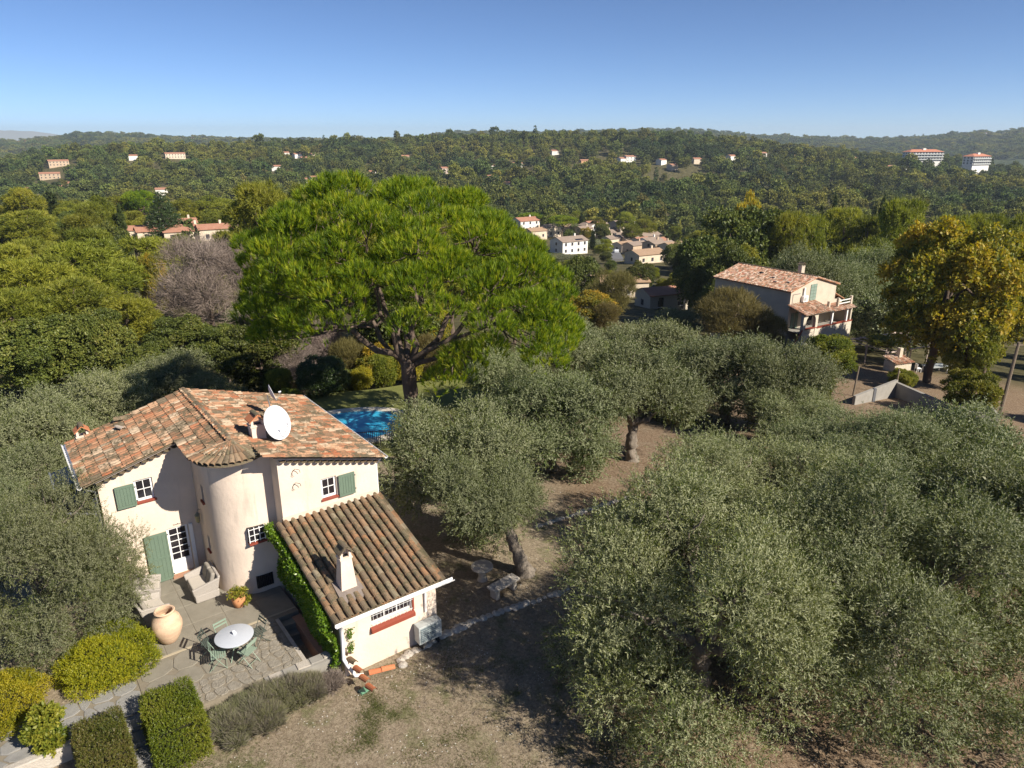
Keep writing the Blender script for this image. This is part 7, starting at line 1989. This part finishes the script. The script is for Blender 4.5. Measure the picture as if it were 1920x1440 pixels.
# clearings round houses and on their camera side
def clear(hx, hy, w, front, back=7):
    global keep
    hr = math.hypot(hx, hy); ux, uy = hx / hr, hy / hr
    al = x * ux + y * uy - hr; ac = -x * uy + y * ux
    keep &= ~((al < back) & (al > -front) & (np.abs(ac) < w * .5 + 3.5))
for q_ in PACKED: clear(q_[0], q_[1], 10, 30, 6)
for v_ in VILLAGE: clear(v_[1], v_[2], v_[3], 62 if v_[1] > -80 else 66, 9)
for h_ in HILLSIDE: clear(h_[0], h_[1], h_[2], 58 if h_[2] < 15 else 80)
for h_ in FARTOWN: clear(h_[0], h_[1], h_[2] + 8, 60, 20)
clear(511, 928, 44, 7.5, 12); clear(561, 899, 30, 7.5, 12); clear(31.5, 146.5, 12, 60); clear(24.5, 164, 15, 40); clear(104.8, 202, 8, 60)
keep &= ~((r < 330) & (r > 120) & (x > -.02 * y) & (x < .2 * y) & (rng.random(len(x)) < .25))
x, y, s_, r = x[keep], y[keep], s_[keep], r[keep]
n = len(x)
zn = terrain(x, y) - .5
mixv = np.sin(x * .017 + y * .009) + np.sin(y * .021 - x * .005) + rng.normal(0, .8, n)
idx = np.where(mixv > -.35, rng.integers(0, 3, n), rng.integers(3, 6, n))
u = rng.random(n); idx = np.where(u < .045, 6, np.where(u < .085, 7, idx))
nearw = r < 330; idx = np.where(nearw & (idx < 3), idx + 8, np.where(nearw & (idx < 6), idx + 8, idx))
low = (r < 330) & (x > -.02 * y) & (x < .22 * y); s_ = np.where(low, s_ * .45, s_)
far = r > 2000
me = bpy.data.meshes.new('far_woods'); me.vertices.add(n); me.vertices.foreach_set('co', np.stack([x, y, zn], 1).astype(np.float32).ravel())
at = me.attributes.new('pick', 'INT', 'POINT'); at.data.foreach_set('value', idx.astype(np.int32))
at = me.attributes.new('turn', 'FLOAT_VECTOR', 'POINT'); at.data.foreach_set('vector', np.stack([np.zeros(n), np.zeros(n), rng.uniform(0, 6.28, n)], 1).astype(np.float32).ravel())
wide = s_ * rng.uniform(.85, 1.2, n); wide = np.where(far, wide * 1.7, wide)
at = me.attributes.new('size', 'FLOAT_VECTOR', 'POINT'); at.data.foreach_set('vector', np.stack([wide, wide, s_ * rng.uniform(.85, 1.2, n)], 1).astype(np.float32).ravel())
woods = link('far_woods', me); setp(woods, 'continuous pine and oak woodland covering the valley sides and far ridges', 'woodland', kind='stuff')
ng = bpy.data.node_groups.new('far_woods_points', 'GeometryNodeTree')
ng.interface.new_socket('Geometry', in_out='INPUT', socket_type='NodeSocketGeometry'); ng.interface.new_socket('Geometry', in_out='OUTPUT', socket_type='NodeSocketGeometry')
N = ng.nodes.new
gi, go, ip, ci, e2r = N('NodeGroupInput'), N('NodeGroupOutput'), N('GeometryNodeInstanceOnPoints'), N('GeometryNodeCollectionInfo'), N('FunctionNodeEulerToRotation')
def named(nm, ty):
    q = N('GeometryNodeInputNamedAttribute'); q.data_type = ty; q.inputs['Name'].default_value = nm; return q.outputs['Attribute']
ci.inputs['Collection'].default_value = pcol; ci.inputs['Separate Children'].default_value = True; ci.inputs['Reset Children'].default_value = True
lk = ng.links.new
lk(gi.outputs[0], ip.inputs['Points']); lk(ci.outputs[0], ip.inputs['Instance']); ip.inputs['Pick Instance'].default_value = True
lk(named('pick', 'INT'), ip.inputs['Instance Index']); lk(named('turn', 'FLOAT_VECTOR'), e2r.inputs[0]); lk(e2r.outputs[0], ip.inputs['Rotation']); lk(named('size', 'FLOAT_VECTOR'), ip.inputs['Scale'])
lk(ip.outputs[0], go.inputs[0])
md = woods.modifiers.new('far_woods', 'NODES'); md.node_group = ng

# ------------------------------------------------------------------ the air
hz = MB(); hz.box(-9500, 9500, -2500, 10500, -120, 175)
m_haze = bpy.data.materials.new('haze'); m_haze.use_nodes = True
nt = m_haze.node_tree; nt.nodes.clear()
ho = nt.nodes.new('ShaderNodeOutputMaterial'); pv = nt.nodes.new('ShaderNodeVolumePrincipled')
pv.inputs['Color'].default_value = (.72, .86, 1.0, 1); pv.inputs['Density'].default_value = 1.0e-4; pv.inputs['Anisotropy'].default_value = .1
nt.links.new(pv.outputs[0], ho.inputs['Volume'])
setp(hz.build('haze', m_haze), 'thin bluish haze in the air over the valley', 'haze', kind='stuff')
